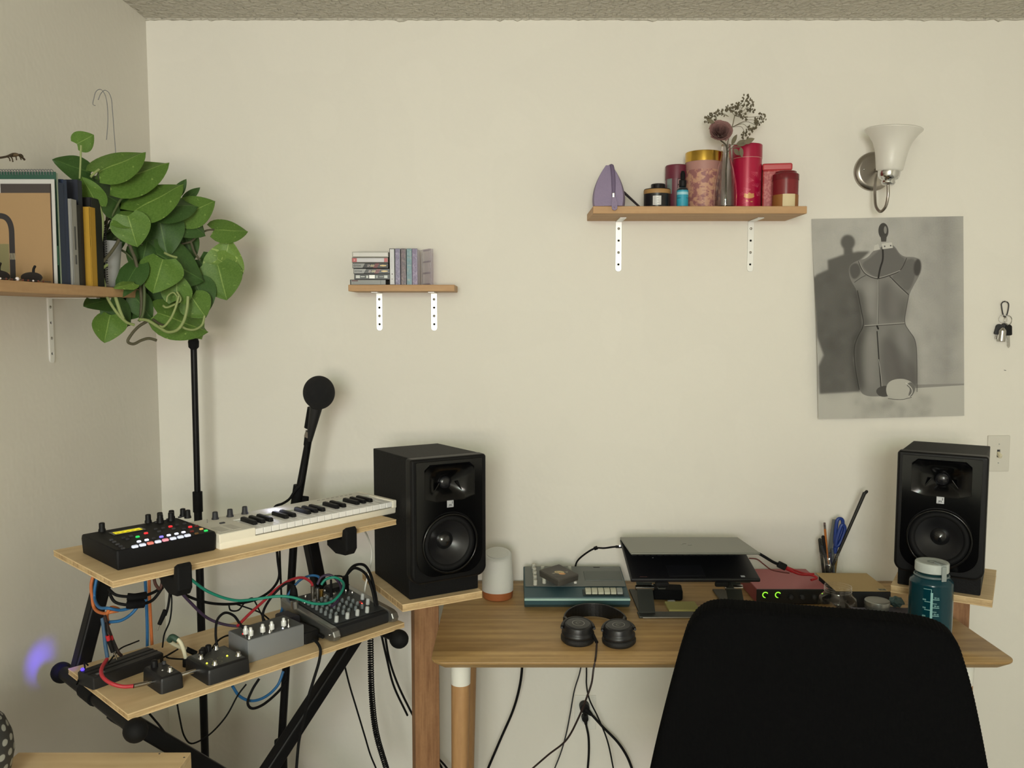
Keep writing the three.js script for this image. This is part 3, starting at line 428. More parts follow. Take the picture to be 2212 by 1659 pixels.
// ---- keys on a hook
{
  const z = WB + 0.012, O = atZ(2171, 655, z), Q = (px, py, dz = 0) => atZ(px, py, z + dz).sub(O);
  const g = thing('key_bunch', 'bunch of keys hanging from a black carabiner', 'keys', O);
  part(g, 'hook', merge([rod(V(0, 0.006, -0.012), V(0, 0.004, 0.004), 0.0015), mv(sph(0.002, 10, 8), 0, 0.005, 0.005)]), M.steel);
  part(g, 'carabiner', tube([Q(2171, 651), Q(2178, 655), Q(2178, 668), Q(2174, 682), Q(2171, 685), Q(2168, 682), Q(2164, 665), Q(2164, 655)], 0.0018, 60, 8, true), M.charcoal);
  part(g, 'key_ring', mv(new THREE.TorusGeometry(0.0145, 0.0011, 8, 32), ...Q(2178, 692).toArray(), 0, 0.3, 0), M.steel); part(g, 'key_ring', mv(new THREE.TorusGeometry(0.012, 0.001, 8, 28), ...Q(2168, 689, 0.002).toArray(), 0, -0.5, 0.2), M.steel);
  part(g, 'metal_capsule', lathe([[0, -0.03], [0.011, -0.03], [0.0115, -0.028], [0.0115, 0.003], [0.0105, 0.005], [0.0075, 0.01], [0.004, 0.014], [0, 0.014]], 28), M.steel, Q(2165, 717, 0.004), [0, 0, -0.06]);
  const key = (head, col, p, rz, L) => { const k = new THREE.Group(); k.name = 'key'; g.add(k); k.position.copy(p); k.rotation.z = rz; part(k, 'key_head', extr(rrect(0.02, 0.034, [0.004, 0.004, 0.009, 0.009]), 0.006, 0.0015), col, [0, -0.01, -0.003]); const b = poly([[-0.004, 0], [0.004, 0], [0.004, -L], [0, -L - 0.004], [-0.002, -L], [-0.004, -L * 0.85], [-0.002, -L * 0.7], [-0.004, -L * 0.55], [-0.0025, -L * 0.4], [-0.004, -L * 0.2]]); part(k, 'key_blade', extr(b, 0.0018, 0.0003), M.steel, [0, -0.026, -0.001]); };
  key(0, M.black, Q(2178, 706, -0.003), 0.06, 0.036); key(0, M.charcoal, Q(2159, 705, -0.004), -0.25, 0.012); key(0, M.charcoal, Q(2170, 703, -0.006), 0.02, 0.01);
}
single('wall_nick', 'tiny dark nick in the wall paint below the keys', 'nick', rbox(0.007, 0.0016, 0.0012, 0.0005), M.darkGrey, atZ(2171, 800, WB + 0.0005), [0, 0, -0.15]);
{ // light switch
  const c = atZ(2155, 979, WB), w = 0.07, h = 0.115, g = thing('light_switch', 'white toggle light switch beside the right loudspeaker', 'switch', [c.x, c.y, WB]);
  const s = rrect(w, h, 0.003); hole(s, [[-0.005, -0.012], [0.005, -0.012], [0.005, 0.012], [-0.005, 0.012]]); part(g, 'cover_plate', extr(s, 0.003, 0.0018), std(0xd9d5cb, 0.45), [0, 0, 0.0018]);
  part(g, 'slot', box(0.0096, 0.0236, 0.002), M.darkGrey, [0, 0, 0.0018]); part(g, 'toggle', rbox(0.0085, 0.012, 0.022, 0.002), M.cream, [0.001, -0.004, 0.008], [0.5, 0, 0]); for (const y of [-0.03, 0.03]) part(g, 'screw', sph(0.0022, 10, 6), M.lightGrey, [0, y, 0.0066]);
}

// ---------------------------------------------------------------- keyboard stand across the corner
const UP = 1.076, LO = 0.80, BT = 0.0135;
const sl = (px, py, y) => { const p = atY(px, py, y), dx = p.x - AX, dz = p.z - AZ; return { u: dx * CU - dz * SU, f: dx * SU + dz * CU }; };
{
  const g = thing('keyboard_stand', 'black folding X keyboard stand with a second tier', 'stand', st(0, 0, 0), TH);
  const W = (u, y, f) => V(u, y, f), yb = LO - BT - 0.0155, bar = (n, a, b, r) => part(g, n, rod(a, b, r), M.tubeBlack);
  for (const u of [0.036, 0.695]) {
    const b = bar('top_bar', W(u, yb, -0.39), W(u, yb, -0.012), 0.0145);
    for (const f of [-0.405, -0.008]) part(b, 'end_cap', sph(0.0235, 20, 14).scale(1, 1, 1.1), M.rubber, [u, yb - 0.004, f]);
    for (const f of [-0.235]) part(b, 'collar', rod(W(u, yb, f - 0.03), W(u, yb, f + 0.03), 0.0185), M.rubber);
  }
  const k = yb / Math.tan(45.5 * Math.PI / 180);
  const arm = (a, b, nm) => { const d = b.clone().sub(a), L = d.length(), q = new THREE.Quaternion().setFromUnitVectors(V(0, 1, 0), d.clone().normalize()); const s = rrect(0.034, 0.034, 0.006), e = extr(s, L, 0, 5).rotateX(-Math.PI / 2); e.applyQuaternion(new THREE.Quaternion()); const m = part(g, nm, e, M.tubeBlack, a); m.quaternion.copy(q); return m; };
  arm(W(0.695, yb, -0.152), W(0.695 - k, 0.02, -0.152), 'cross_arm'); arm(W(0.036, yb, -0.108), W(0.036 + k, 0.02, -0.108), 'cross_arm');
  part(g, 'pivot_bolt', rod(W(0.3655, yb - 0.33 / Math.tan(45.5 * Math.PI / 180) * 1.02, -0.08), W(0.3655, yb - 0.33 / Math.tan(45.5 * Math.PI / 180) * 1.02, -0.18), 0.012), M.charcoal);
  for (const [u, fr] of [[0.036 + k, -0.02], [0.695 - k, -0.14]]) { const b = bar('foot_bar', W(u, 0.02, -0.31), W(u, 0.02, fr), 0.0145); for (const f of [-0.31, fr]) part(b, 'end_cap', rod(W(u, 0.02, f - 0.012), W(u, 0.02, f + 0.012), 0.02), M.rubber); }
  // second tier
  const yt = UP - BT - 0.0135;
  for (const [u0, u1, uh] of [[0.052, 0.138, 0.128], [0.704, 0.647, 0.53]]) {
    arm(W(u0, yb - 0.004, -0.354), W(u1, yt + 0.006, -0.354), 'tier_post');
    part(g, 'tier_arm', rod(W(u1, yt, -0.36), W(uh, yt, 0.0), 0.013), M.tubeBlack);
    const hk = poly([[-0.05, -0.022], [-0.015, -0.036], [0.02, -0.034], [0.03, -0.02], [0.03, 0.026], [0.024, 0.032], [0.014, 0.026], [0.01, 0.002], [-0.05, 0.004]]);   // side view: x = towards the front, y up
    part(g, 'rubber_hook', extr(hk, 0.024, 0.004, 6).rotateY(-Math.PI / 2), M.rubber, [uh + 0.014, yt + 0.007, -0.004]);
  }
}
function plyBoard(label, u0, u1, f0, f1, y) {
  const g = thing('plywood_board', label, 'board', st((u0 + u1) / 2, (f0 + f1) / 2, y - BT), TH), w = u1 - u0, d = f1 - f0;
  part(g, 'top_ply', uvm(rbox(w, 0.003, d, 0.001), 'x', u0), M.ply, [0, BT - 0.0015, 0]); part(g, 'core_plies', uvm(rbox(w - 0.001, BT - 0.006, d - 0.001, 0.0008), 'x', 2), M.plyEdge, [0, BT / 2, 0]); part(g, 'bottom_ply', uvm(rbox(w, 0.003, d, 0.001), 'x', 5), M.ply, [0, 0.0015, 0]);
}
plyBoard('upper plywood board carrying the black groovebox and white keyboard', 0, 0.685, -0.315, 0, UP);
plyBoard('lower plywood board carrying the mixer and effects pedals', 0.026, 0.722, -0.335, -0.018, LO);

// ---- groovebox
{
  const u0 = 0.032, u1 = 0.243, f0 = -0.245, f1 = -0.06, h = 0.041, cu = (u0 + u1) / 2, cf = (f0 + f1) / 2, w = u1 - u0, d = f1 - f0;
  const g = thing('groovebox', 'black drum machine with lit buttons and yellow display', 'drum machine', st(cu, cf, UP), TH);
  part(g, 'case', loftRR(w, d, 0.006, [[0, 0.004], [0.002, 0.002], [h - 0.008, 0], [h - 0.002, 0.001], [h, 0.003]]), phys({ color: 0x0c0c0f, roughness: 0.6, specularIntensity: 0.45 }));
  const L = (px, py, up = 0.004) => { const q = sl(px, py, UP + h + up); return [q.u - cu, h, q.f - cf]; }, C = (x, y) => [180 + x / 6.9125, 1080 + y / 6.9125];
  const at = (x, y, up) => L(...C(x, y), up);
  const c1 = at(440, 485, 0.001), c2 = at(500, 525, 0.001), c3 = at(885, 445, 0.001), c4 = at(820, 405, 0.001);
  const scr = canvasTex(256, 96, c => { c.fillStyle = '#f0de00'; c.fillRect(0, 0, 256, 96); c.fillStyle = '#8f7d00'; for (let i = 0; i < 5; i++) c.fillRect(14 + i * 47, 58, 26, 22); c.fillRect(14, 14, 90, 10); c.fillRect(150, 14, 60, 10); });
  const sx0 = (c1[0] + c2[0]) / 2, sx1 = (c3[0] + c4[0]) / 2, sz0 = Math.min(c1[2], c4[2]), sz1 = Math.max(c2[2], c3[2]);
  part(g, 'display_bezel', rbox(Math.abs(sx1 - sx0) + 0.012, 0.0012, 0.032, 0.0005), M.blackGloss, [(sx0 + sx1) / 2, h + 0.0004, (sz0 + sz1) / 2]);
  part(g, 'display', new THREE.PlaneGeometry(Math.abs(sx1 - sx0), 0.02).rotateX(-Math.PI / 2), std(0x111100, 0.5, 0, { emissive: 0xffffff, emissiveMap: scr, emissiveIntensity: 0.95 }), [(sx0 + sx1) / 2, h + 0.0013, (sz0 + sz1) / 2]);
  const knobG = lathe([[0.0078, 0], [0.0074, 0.004], [0.0062, 0.006], [0.006, 0.017], [0.005, 0.0185], [0, 0.0185]], 18);
  for (const [x, y] of [[280, 460], [970, 330], [1145, 300], [1318, 268], [1488, 240], [1150, 330], [1560, 262], [1310, 300]]) part(g, 'encoder', knobG, M.black, at(x, y, 0.001));
  const keyG = loftRR(0.0115, 0.0095, 0.002, [[0, 0], [0.003, 0], [0.0042, 0.0008]]);
  const glow = { w: std(0xbfc3c8, 0.5, 0, { emissive: 0xdfe6ff, emissiveIntensity: 0.55 }), r: std(0xb48a84, 0.5, 0, { emissive: 0xff3a28, emissiveIntensity: 0.45 }), p: std(0xb0a0a4, 0.5, 0, { emissive: 0xff6a90, emissiveIntensity: 0.6 }) };
  [[770, 680, 'w'], [885, 655, 'w'], [1000, 630, 'r'], [1115, 607, 'w'], [1225, 582, 'p'], [1340, 560, 'w'], [1450, 537, 'w'], [1555, 515, 'w']].forEach(([x, y, k]) => part(g, 'step_key', keyG, glow[k], at(x, y)));
  const bG = loftRR(0.0075, 0.006, 0.0015, [[0, 0], [0.0022, 0], [0.003, 0.0006]]);
  [[830, 600, LED.white], [945, 577, LED.white], [1165, 530, LED.blue], [1275, 507, LED.white], [1390, 485, LED.white], [1495, 462, LED.white], [810, 530, LED.green], [935, 477, LED.red], [1300, 378, LED.red], [1595, 383, LED.red], [1830, 440, LED.green], [1760, 415, std(0xb88d50, 0.5, 0, { emissive: 0xffc070, emissiveIntensity: 0.4 })], [1620, 450, std(0x7a2a22, 0.5)], [1690, 480, std(0x6a4a24, 0.5)], [1690, 370, std(0x6a2020, 0.5)]].forEach(([x, y, m]) => part(g, 'lit_button', bG, m, at(x, y)));
  [[510, 640], [555, 670], [590, 700], [460, 605], [600, 545], [660, 565], [710, 520], [1050, 555], [1190, 400], [1130, 450], [1080, 415], [1400, 355], [1345, 410], [1510, 335], [1500, 410], [1440, 240], [1265, 270], [1090, 310], [415, 575]].forEach(([x, y], i) => part(g, 'button', bG, i % 3 ? M.charcoal : M.darkGrey, at(x, y)));
}
// ---- white keyboard
{
  const u0 = 0.2455, u1 = 0.728, f0 = -0.208, f1 = -0.053, w = u1 - u0, d = f1 - f0, hb = 0.034, cu = (u0 + u1) / 2, cf = (f0 + f1) / 2;
  const g = thing('mini_keyboard', 'white thirty-two key mini keyboard with three black knobs', 'keyboard', st(cu, cf, UP), TH), body = std(0xf0eada, 0.5), top = std(0xd9d6cc, 0.55);
  const kx0 = -w / 2 + 0.086, kx1 = w / 2 - 0.012, kz0 = d / 2 - 0.098, kz1 = d / 2 - 0.0;   // key bed
  part(g, 'base', loftRR(w, d, 0.005, [[0, 0.003], [0.002, 0.001], [0.016, 0]]), body);
  part(g, 'side_block', rbox(kx0 + w / 2, hb - 0.014, d, 0.002), body, [(-w / 2 + kx0) / 2, (hb + 0.014) / 2, 0]); part(g, 'side_block', rbox(w / 2 - kx1, hb - 0.014, d, 0.002), body, [(w / 2 + kx1) / 2, (hb + 0.014) / 2, 0]);
  const panel = part(g, 'control_panel', rbox(kx1 - kx0 + 0.002, hb - 0.014, kz0 + d / 2, 0.002), top, [(kx0 + kx1) / 2, (hb + 0.014) / 2, (-d / 2 + kz0) / 2]);
  part(g, 'top_plate', box(kx0 + w / 2 - 0.004, 0.0006, d - 0.004), top, [(-w / 2 + kx0) / 2, hb + 0.0003, 0]);
  part(g, 'panel_trim', box(kx1 - kx0, 0.002, 0.003), M.white, [(kx0 + kx1) / 2, hb + 0.0004, kz0 - 0.001]);
  const nW = 19, kw = (kx1 - kx0) / nW, wk = rbox(kw - 0.0012, 0.013, kz1 - kz0 - 0.003, 0.0012), bk = loftRR(0.0108, 0.06, 0.0015, [[0, 0], [0.007, 0.0004], [0.0095, 0.0018]]);
  const ivory = std(0xf0efee, 0.35), pat = [1, 1, 1, 0, 1, 1, 0];   // starts at F: F G A have sharps, B none, C D have, E none
  for (let i = 0; i < nW; i++) { part(g, 'white_key', wk, ivory, [kx0 + kw * (i + 0.5), 0.0245, (kz0 + kz1) / 2 + 0.0005]); if (i < nW - 1 && pat[i % 7]) part(g, 'black_key', bk, M.black, [kx0 + kw * (i + 1), 0.0306, kz0 + 0.0325]); }
  const kn = lathe([[0.0085, 0], [0.0078, 0.003], [0.0068, 0.005], [0.006, 0.0165], [0.005, 0.018], [0, 0.018]], 20);
  for (const [px, py] of [[465, 1122], [497, 1116], [529, 1110]]) { const q = sl(px, py, UP + hb); part(g, 'knob', kn, M.charcoal, [q.u - cu, hb, Math.max(q.f - cf, -d / 2 + 0.011)]); }
  { const q = sl(448, 1130, UP + hb); part(g, 'switch', rod(V(0, 0, 0), V(0, 0.009, 0), 0.0012), M.steel, [q.u - cu, hb, q.f - cf]); const p = sl(480, 1131, UP + hb); part(g, 'push_button', loftRR(0.012, 0.008, 0.002, [[0, 0], [0.002, 0], [0.0028, 0.0006]]), M.darkGrey, [p.u - cu, hb, p.f - cf]); }
  for (let i = 0; i < 2; i++) part(g, 'touch_strip', box(0.02, 0.0008, 0.05), std(0xbdbab0, 0.4), [-w / 2 + 0.024 + i * 0.028, hb + 0.0008, d / 2 - 0.042]);
  const q = sl(592, 1101, UP + hb); part(g, 'status_light', loftRR(0.016, 0.006, 0.002, [[0, 0], [0.0015, 0], [0.002, 0.0005]]), led(0xe6e8ff, 6), [q.u - cu, hb, q.f - cf]);
  const pl = new THREE.PointLight(0xdfe2ff, 0.006, 0.4); pl.position.set(q.u - cu, hb + 0.008, q.f - cf); pl.castShadow = true; g.add(pl);
  for (let i = 0; i < 8; i++) part(g, 'panel_mark', box(0.008, 0.0004, 0.003), std(0x8d8b84, 0.5), [w / 2 - 0.14 + i * 0.014, hb + 0.0002, -d / 2 + 0.016]);
}

// ---- lower board: mixer, grey synth box, pedals, power brick
function knobAt(g, n, geo, mat, x, y, z) { return part(g, n, geo, mat, [x, y, z]); }
{ // mixer
  const cu = 0.612, cf = -0.15, w = 0.158, d = 0.215, g = thing('audio_mixer', 'small black audio mixer with grey knobs and silver sides', 'mixer', st(cu, cf, LO), TH);
  const side = poly([[-d / 2, 0.004], [d / 2 - 0.004, 0.0], [d / 2, 0.006], [d / 2, 0.026], [d / 2 - 0.006, 0.03], [-d / 2 + 0.02, 0.052], [-d / 2, 0.05]]);
  part(g, 'case', uvm(extr(side, w, 0.001, 4, 1).rotateY(-Math.PI / 2)), std(0x1b1c1f, 0.55), [w / 2, 0.001, 0]);
  const slope = Math.atan2(0.052 - 0.03, d - 0.026), fy = z => 0.031 + (d / 2 - 0.006 - z) * Math.tan(slope) + 0.0005;
  part(g, 'face_plate', box(w - 0.006, 0.001, d - 0.03), std(0x3a3d40, 0.5, 0.3), [0, fy(-0.002) + 0.0006, -0.002], [slope, 0, 0]);
  const ck = poly([[-d / 2 - 0.005, 0.012], [d / 2 - 0.002, 0.001], [d / 2 + 0.014, 0.006], [d / 2 + 0.018, 0.016], [d / 2 + 0.012, 0.028], [d / 2, 0.033], [-d / 2 - 0.005, 0.056]]);
  for (const s of [-1, 1]) { const c = part(g, 'side_cheek', extr(ck, 0.012, 0.004, 8, 3).rotateY(-Math.PI / 2), std(0x8e8e8c, 0.32, 0.8), [s * (w / 2 + 0.009) + 0.006, 0, 0]); part(c, 'screw', sph(0.003, 10, 8), M.chrome, [s < 0 ? -0.0165 : 0.0045, 0.018, d / 2 - 0.002]); }
  const kn = lathe([[0.0042, 0], [0.0042, 0.009], [0.0036, 0.0115], [0, 0.012]], 12), kb = lathe([[0.0052, 0], [0.005, 0.014], [0.004, 0.0165], [0, 0.017]], 14), gm = std(0x6f7678, 0.5), tip = std(0xb9bdbd, 0.5);
  const put = (geo, m, x, z, n = 'knob') => { const k = part(g, n, geo, m, [x, fy(z), z], [slope, 0, 0]); return k; };
  const cols = [-0.062, -0.045, -0.024, -0.007, 0.014, 0.034];
  cols.forEach((x, i) => [-0.038, -0.02, -0.002, 0.017, 0.036, 0.056].forEach((z, j) => { if (i > 3 && j < 2) return; const k = put(kn, gm, x, z); part(k, 'pointer', box(0.0012, 0.0006, 0.003), tip, [0, 0.0122, 0.001]); }));
  [-0.062, -0.03, 0.0, 0.03].forEach(x => put(kb, tip, x, 0.082)); put(kb, tip, 0.06, 0.045); put(kb, tip, 0.068, 0.012);
  for (const [x, z] of [[-0.06, -0.058], [-0.03, -0.062], [0.0, -0.062], [0.03, -0.062]]) { put(lathe([[0.008, 0], [0.008, 0.003], [0.005, 0.004], [0.004, 0.001], [0, 0.001]], 18), M.steel, x, z, 'jack_socket'); }
  for (const [x, z] of [[-0.045, -0.078], [-0.015, -0.08], [0.015, -0.08], [0.045, -0.078], [0.06, -0.05], [0.066, -0.03]]) put(lathe([[0.0035, 0], [0.003, 0.008], [0, 0.009]], 10), M.chrome, x, z, 'metal_stud');
  put(box(0.01, 0.006, 0.008), M.red, 0.05, 0.024, 'red_button'); part(g, 'level_light', box(0.003, 0.002, 0.003), led(0xff5040, 2), [0.05, fy(0.034) + 0.002, 0.034]); part(g, 'rear_hump', loftRR(0.05, 0.04, 0.01, [[0, 0], [0.008, 0.002], [0.013, 0.006]]), M.black, [0.045, fy(-0.085) - 0.002, -0.083], [slope, 0, 0]);
}
{ // grey metal box with clear topped knobs
  const cu = 0.388, cf = -0.115, w = 0.146, d = 0.09, h = 0.052, g = thing('effects_box', 'grey metal effects box with row of clear knobs', 'effects box', st(cu, cf, LO), TH);
  const alu = std(0x8d9094, 0.5, 0.35); part(g, 'case', loftRR(w, d, 0.003, [[0, 0.001], [0.0015, 0], [h - 0.0015, 0], [h, 0.0015]], 3), alu); part(g, 'face_plate', box(w - 0.006, 0.0008, d - 0.006), std(0x55585a, 0.6), [0, h + 0.0003, 0]);
  const C = (x, y) => [480 + x / 5.821, 1220 + y / 5.821], P = (x, y) => { const q = sl(...C(x, y), LO + h); return [q.u - cu, h, q.f - cf]; };
  const capM = phys({ color: 0xf0f2f2, roughness: 0.08, clearcoat: 1, metalness: 0.3 }), kn = lathe([[0.0062, 0.006], [0.0062, 0.017], [0.004, 0.0185], [0.0036, 0.024], [0, 0.025]], 8);
  for (const [x, y] of [[195, 935], [430, 960], [550, 900], [672, 870], [792, 810]]) { const p = P(x, y); p[0] = Math.max(-w / 2 + 0.01, Math.min(w / 2 - 0.01, p[0])); p[2] = Math.max(-d / 2 + 0.01, Math.min(d / 2 - 0.01, p[2])); const k = part(g, 'knob_shaft', cyl(0.003, 0.003, 0.008, 10), M.chrome, [p[0], h + 0.004, p[2]]); part(k, 'clear_knob', kn, capM, [0, -0.003, 0]); }
  for (const [x, y] of [[378, 970], [640, 880], [893, 815]]) { const p = P(x, y); p[0] = Math.max(-w / 2 + 0.008, Math.min(w / 2 - 0.008, p[0])); p[2] = Math.max(-d / 2 + 0.008, Math.min(d / 2 - 0.008, p[2])); part(g, 'toggle_switch', lathe([[0.004, 0], [0.004, 0.004], [0.0018, 0.005], [0.0012, 0.012], [0.0018, 0.019], [0, 0.02]], 12), M.chrome, p); }
  const p = P(822, 830); part(g, 'status_light', sph(0.0025, 10, 8), led(0xf0f0ff, 4), [Math.min(p[0], w / 2 - 0.012), h + 0.001, Math.min(p[2], d / 2 - 0.01)]); const q = P(265, 875); part(g, 'red_light', sph(0.0022, 10, 8), led(0xff2020, 3), [Math.max(q[0], -w / 2 + 0.012), h + 0.001, Math.max(q[2], -d / 2 + 0.008)]);
}
{ // black box behind the mixer cheek (power supply)
  const g = thing('adapter_box', 'low black adapter box between grey box and mixer', 'adapter', st(0.484, -0.11, LO), TH); part(g, 'case', loftRR(0.04, 0.075, 0.004, [[0, 0], [0.026, 0], [0.028, 0.002]]), M.black); part(g, 'rear_case', loftRR(0.04, 0.06, 0.004, [[0, 0], [0.04, 0.002], [0.043, 0.005]]), std(0x2a2833, 0.6), [0.0, 0, -0.07]); part(g, 'cable_gland', cyl(0.004, 0.005, 0.016, 12), M.rubber, [0.02, 0.012, 0.045], [Math.PI / 2, 0, 0]);
}
function pedal(label, cu, cf, w, d, h, build) {
  const g = thing('effects_pedal', label, 'pedal', st(cu, cf, LO), TH, 'effects pedals on the lower board'); part(g, 'case', loftRR(w, d, 0.007, [[0, 0], [h * 0.75, 0.001], [h - 0.003, 0.003], [h, 0.007]]), std(0x222224, 0.45, 0.2)); build(g, w, d, h); return g;
}
const foot = lathe([[0.0065, 0], [0.0065, 0.002], [0.005, 0.0022], [0.0045, 0.008], [0.0038, 0.0095], [0, 0.0095]], 16), amber = led(0xe8e83a, 3);
pedal('wide black effects pedal with two foot switches', 0.246, -0.079, 0.098, 0.11, 0.034, (g, w, d, h) => {
  part(g, 'face_print', box(w - 0.02, 0.0004, d - 0.02), std(0x3f403e, 0.4), [0, h + 0.0002, 0]);
  for (const [x, z] of [[-0.025, 0.038], [0.034, 0.03], [-0.03, -0.015], [0.018, -0.04]]) part(g, 'foot_switch', foot, M.chrome, [x, h, z]); for (const [x, z] of [[-0.034, 0.02], [0.016, 0.014]]) part(g, 'status_light', sph(0.002, 10, 8), amber, [x, h + 0.001, z]);
  for (const [x, z] of [[-0.012, -0.038], [0.002, -0.044], [-0.02, -0.03]]) part(g, 'knob', lathe([[0.0075, 0], [0.007, 0.012], [0.005, 0.014], [0, 0.014]], 8), M.black, [x, h, z]);
  for (const [x, z] of [[-0.01, 0.03], [0.0, 0.012], [-0.02, 0.005], [0.025, -0.01]]) part(g, 'panel_mark', mv(new THREE.RingGeometry(0.005, 0.006, 20), 0, 0, 0, -Math.PI / 2, 0, 0), std(0x8f8d70, 0.5), [x, h + 0.0006, z]);
  part(g, 'jack_plug', rod(V(-w / 2 - 0.035, 0.018, 0.0), V(-w / 2 + 0.002, 0.018, 0.0), 0.0045), M.chrome);
});
pedal('narrow black effects pedal with red cable plugged in', 0.134, -0.1, 0.05, 0.09, 0.034, (g, w, d, h) => {
  part(g, 'foot_switch', foot, M.chrome, [0.006, h, 0.022]); part(g, 'knob', lathe([[0.0075, 0], [0.007, 0.012], [0.005, 0.014], [0, 0.014]], 10), M.black, [-0.006, h, -0.026]); part(g, 'status_light', sph(0.002, 10, 8), M.lightGrey, [-0.003, h, 0.006]); part(g, 'knob', lathe([[0.004, 0], [0.004, 0.006], [0, 0.007]], 10), M.darkGrey, [0.014, h, -0.024]);
});
{ // long black power supply
  const a = st(0.098, -0.222, LO), g = thing('power_supply', 'long black pedal power supply on the lower board', 'power supply', a, TH + 0.16);
  part(g, 'case', loftRR(0.165, 0.062, 0.005, [[0, 0], [0.024, 0], [0.027, 0.003]]), std(0x18181a, 0.5)); for (const z of [-0.008, 0.008]) part(g, 'rib', box(0.16, 0.0012, 0.004), M.black, [0, 0.0273, z]);
  part(g, 'logo_print', box(0.018, 0.0003, 0.007), std(0x77787a, 0.5), [-0.06, 0.0272, 0.02]); part(g, 'output_socket', box(0.02, 0.008, 0.004), M.steel, [0.06, 0.012, 0.0315]);
  part(g, 'pilot_light', sph(0.004, 10, 8), LED.violet, [-0.074, 0.0285, -0.024]);
  const s = new THREE.SpotLight(0x5a3cff, 0.5, 0, 0.2, 0.9, 2); s.position.set(-0.074, 0.0335, -0.026); g.updateMatrixWorld(true); s.target.position.copy(g.worldToLocal(atX(90, 1432, WL))); s.castShadow = true; g.add(s); g.add(s.target);
}

// ---------------------------------------------------------------- microphone, its stand, the corner pole
{
  const z = -2.42, P = (px, py, dz = 0) => atZ(px, py, z + dz), g = thing('microphone_stand', 'black microphone stand behind the white keyboard', 'microphone stand', [P(600, 1659).x, 0, z]);
  const Q = (px, py, dz) => P(px, py, dz).sub(V(g.position.x, 0, z)), b = Q(632, 1180, 0), e = Q(605, 1659, 0), d = e.clone().sub(b), base = e.clone().addScaledVector(d, (0.3 - e.y) / d.y);
  part(g, 'lower_tube', rod(base, Q(640, 1080), 0.0115), M.tubeBlack); part(g, 'upper_tube', rod(Q(641, 1095), Q(667, 948), 0.0124, 0.01), M.tubeBlack); part(g, 'clutch', rod(Q(637, 1110), Q(645, 1048), 0.0165, 0.0145), M.rubber);
  part(g, 'wing_nut', mv(rbox(0.02, 0.028, 0.012, 0.004), ...Q(659, 1082, 0.0).toArray(), 0, 0, -0.1), M.rubber);
  const cen = V(base.x, 0.22, base.z); part(g, 'leg_collar', rod(V(base.x, 0.18, base.z), V(base.x, 0.34, base.z), 0.018), M.rubber);
  for (const a of [0.3, 2.4, 4.5]) part(g, 'tripod_leg', capped([cen, V(cen.x + 0.22 * Math.cos(a), 0.008, cen.z + 0.22 * Math.sin(a))], 0.008), M.tubeBlack);
  const m = thing('microphone', 'black microphone with round foam windscreen', 'microphone', P(665, 950)), R = (px, py, dz = 0) => P(px, py, dz).sub(m.position);
  const foam = std(0x151518, 0.95, 0, { bumpMap: grainTex, bumpScale: 0.002 });
  part(m, 'foam_windscreen', sph(0.044, 40, 28).scale(1, 1.07, 1), foam, R(689, 848, 0.03)); part(m, 'body', rod(R(668, 952, 0.004), R(683, 880, 0.022), 0.0085, 0.0175, 20), std(0x1b1b1d, 0.5)); part(m, 'clip', rod(R(668, 925, -0.004), R(677, 882, 0.002), 0.0145, 0.017, 20), M.rubber); part(m, 'connector_ring', rod(R(664.5, 944, 0.004), R(668, 932, 0.006), 0.0105, 0.0105, 20), M.nickel); part(m, 'connector', rod(R(662, 962, 0.004), R(665, 942, 0.004), 0.0085, 0.0095), M.rubber);
}
{
  const z = -2.5, t = atZ(418, 738, z), b = atZ(442, 1600, z), g = thing('pole_stand', 'tall slim black pole stand in the corner under the plant', 'pole', [b.x, 0, z]), dx = t.x - b.x;
  part(g, 'lower_pole', rod(V(0, 0.22, 0), V(dx * 0.3, 1.05, 0), 0.0115), M.tubeBlack); part(g, 'upper_pole', rod(V(dx * 0.3, 1.03, 0), V(dx, t.y - 0.02, 0), 0.009), M.tubeBlack); part(g, 'collar', rod(V(dx * 0.28, 1.0, 0), V(dx * 0.32, 1.06, 0), 0.014), M.rubber);
  part(g, 'top_knob', lathe([[0.008, -0.05], [0.009, -0.022], [0.0145, -0.016], [0.0155, 0.0], [0.0125, 0.009], [0, 0.011]], 20), M.rubber, [dx, t.y, 0]); for (const a of [0.6, 2.7, 4.8]) part(g, 'tripod_leg', capped([V(0, 0.24, 0), V(0.16 * Math.cos(a), 0.009, 0.16 * Math.sin(a))], 0.008), M.tubeBlack);
}

// ---------------------------------------------------------------- cables around the stand
function cable(label, pts, r, mat, mode = 'f', extra) {
  const P = pts.map(p => mode === 'f' ? atF(p[0], p[1], p[2]) : atZ(p[0], p[1], p[2])); P.forEach(p => { p.x = Math.max(p.x, WL + r + 0.002); p.z = Math.max(p.z, WB + r + 0.002); });
  const g = thing('cable', label, 'cable', P[0]), L = P.map(p => p.clone().sub(P[0])); part(g, 'cord', tube(L, r, P.length * 8, 8), mat); if (extra) extra(g, L); return g;
}
const plugF = (mat, len = 0.03, r = 0.005) => (g, L) => { const a = L[L.length - 1], b = L[L.length - 2], d = a.clone().sub(b).normalize(); part(g, 'plug', merge([rod(a.clone().addScaledVector(d, -0.006), a.clone().addScaledVector(d, len * 0.6), r), rod(a.clone().addScaledVector(d, len * 0.6), a.clone().addScaledVector(d, len), r * 0.5)]), mat); };
const plugS = (mat, len = 0.03, r = 0.005) => (g, L) => { const a = L[0], b = L[1], d = a.clone().sub(b).normalize(); part(g, 'plug', merge([rod(a.clone().addScaledVector(d, -0.006), a.clone().addScaledVector(d, len * 0.6), r), rod(a.clone().addScaledVector(d, len * 0.6), a.clone().addScaledVector(d, len), r * 0.5)]), mat); };
const both = (p, q) => (g, L) => { p(g, L); q(g, L); };
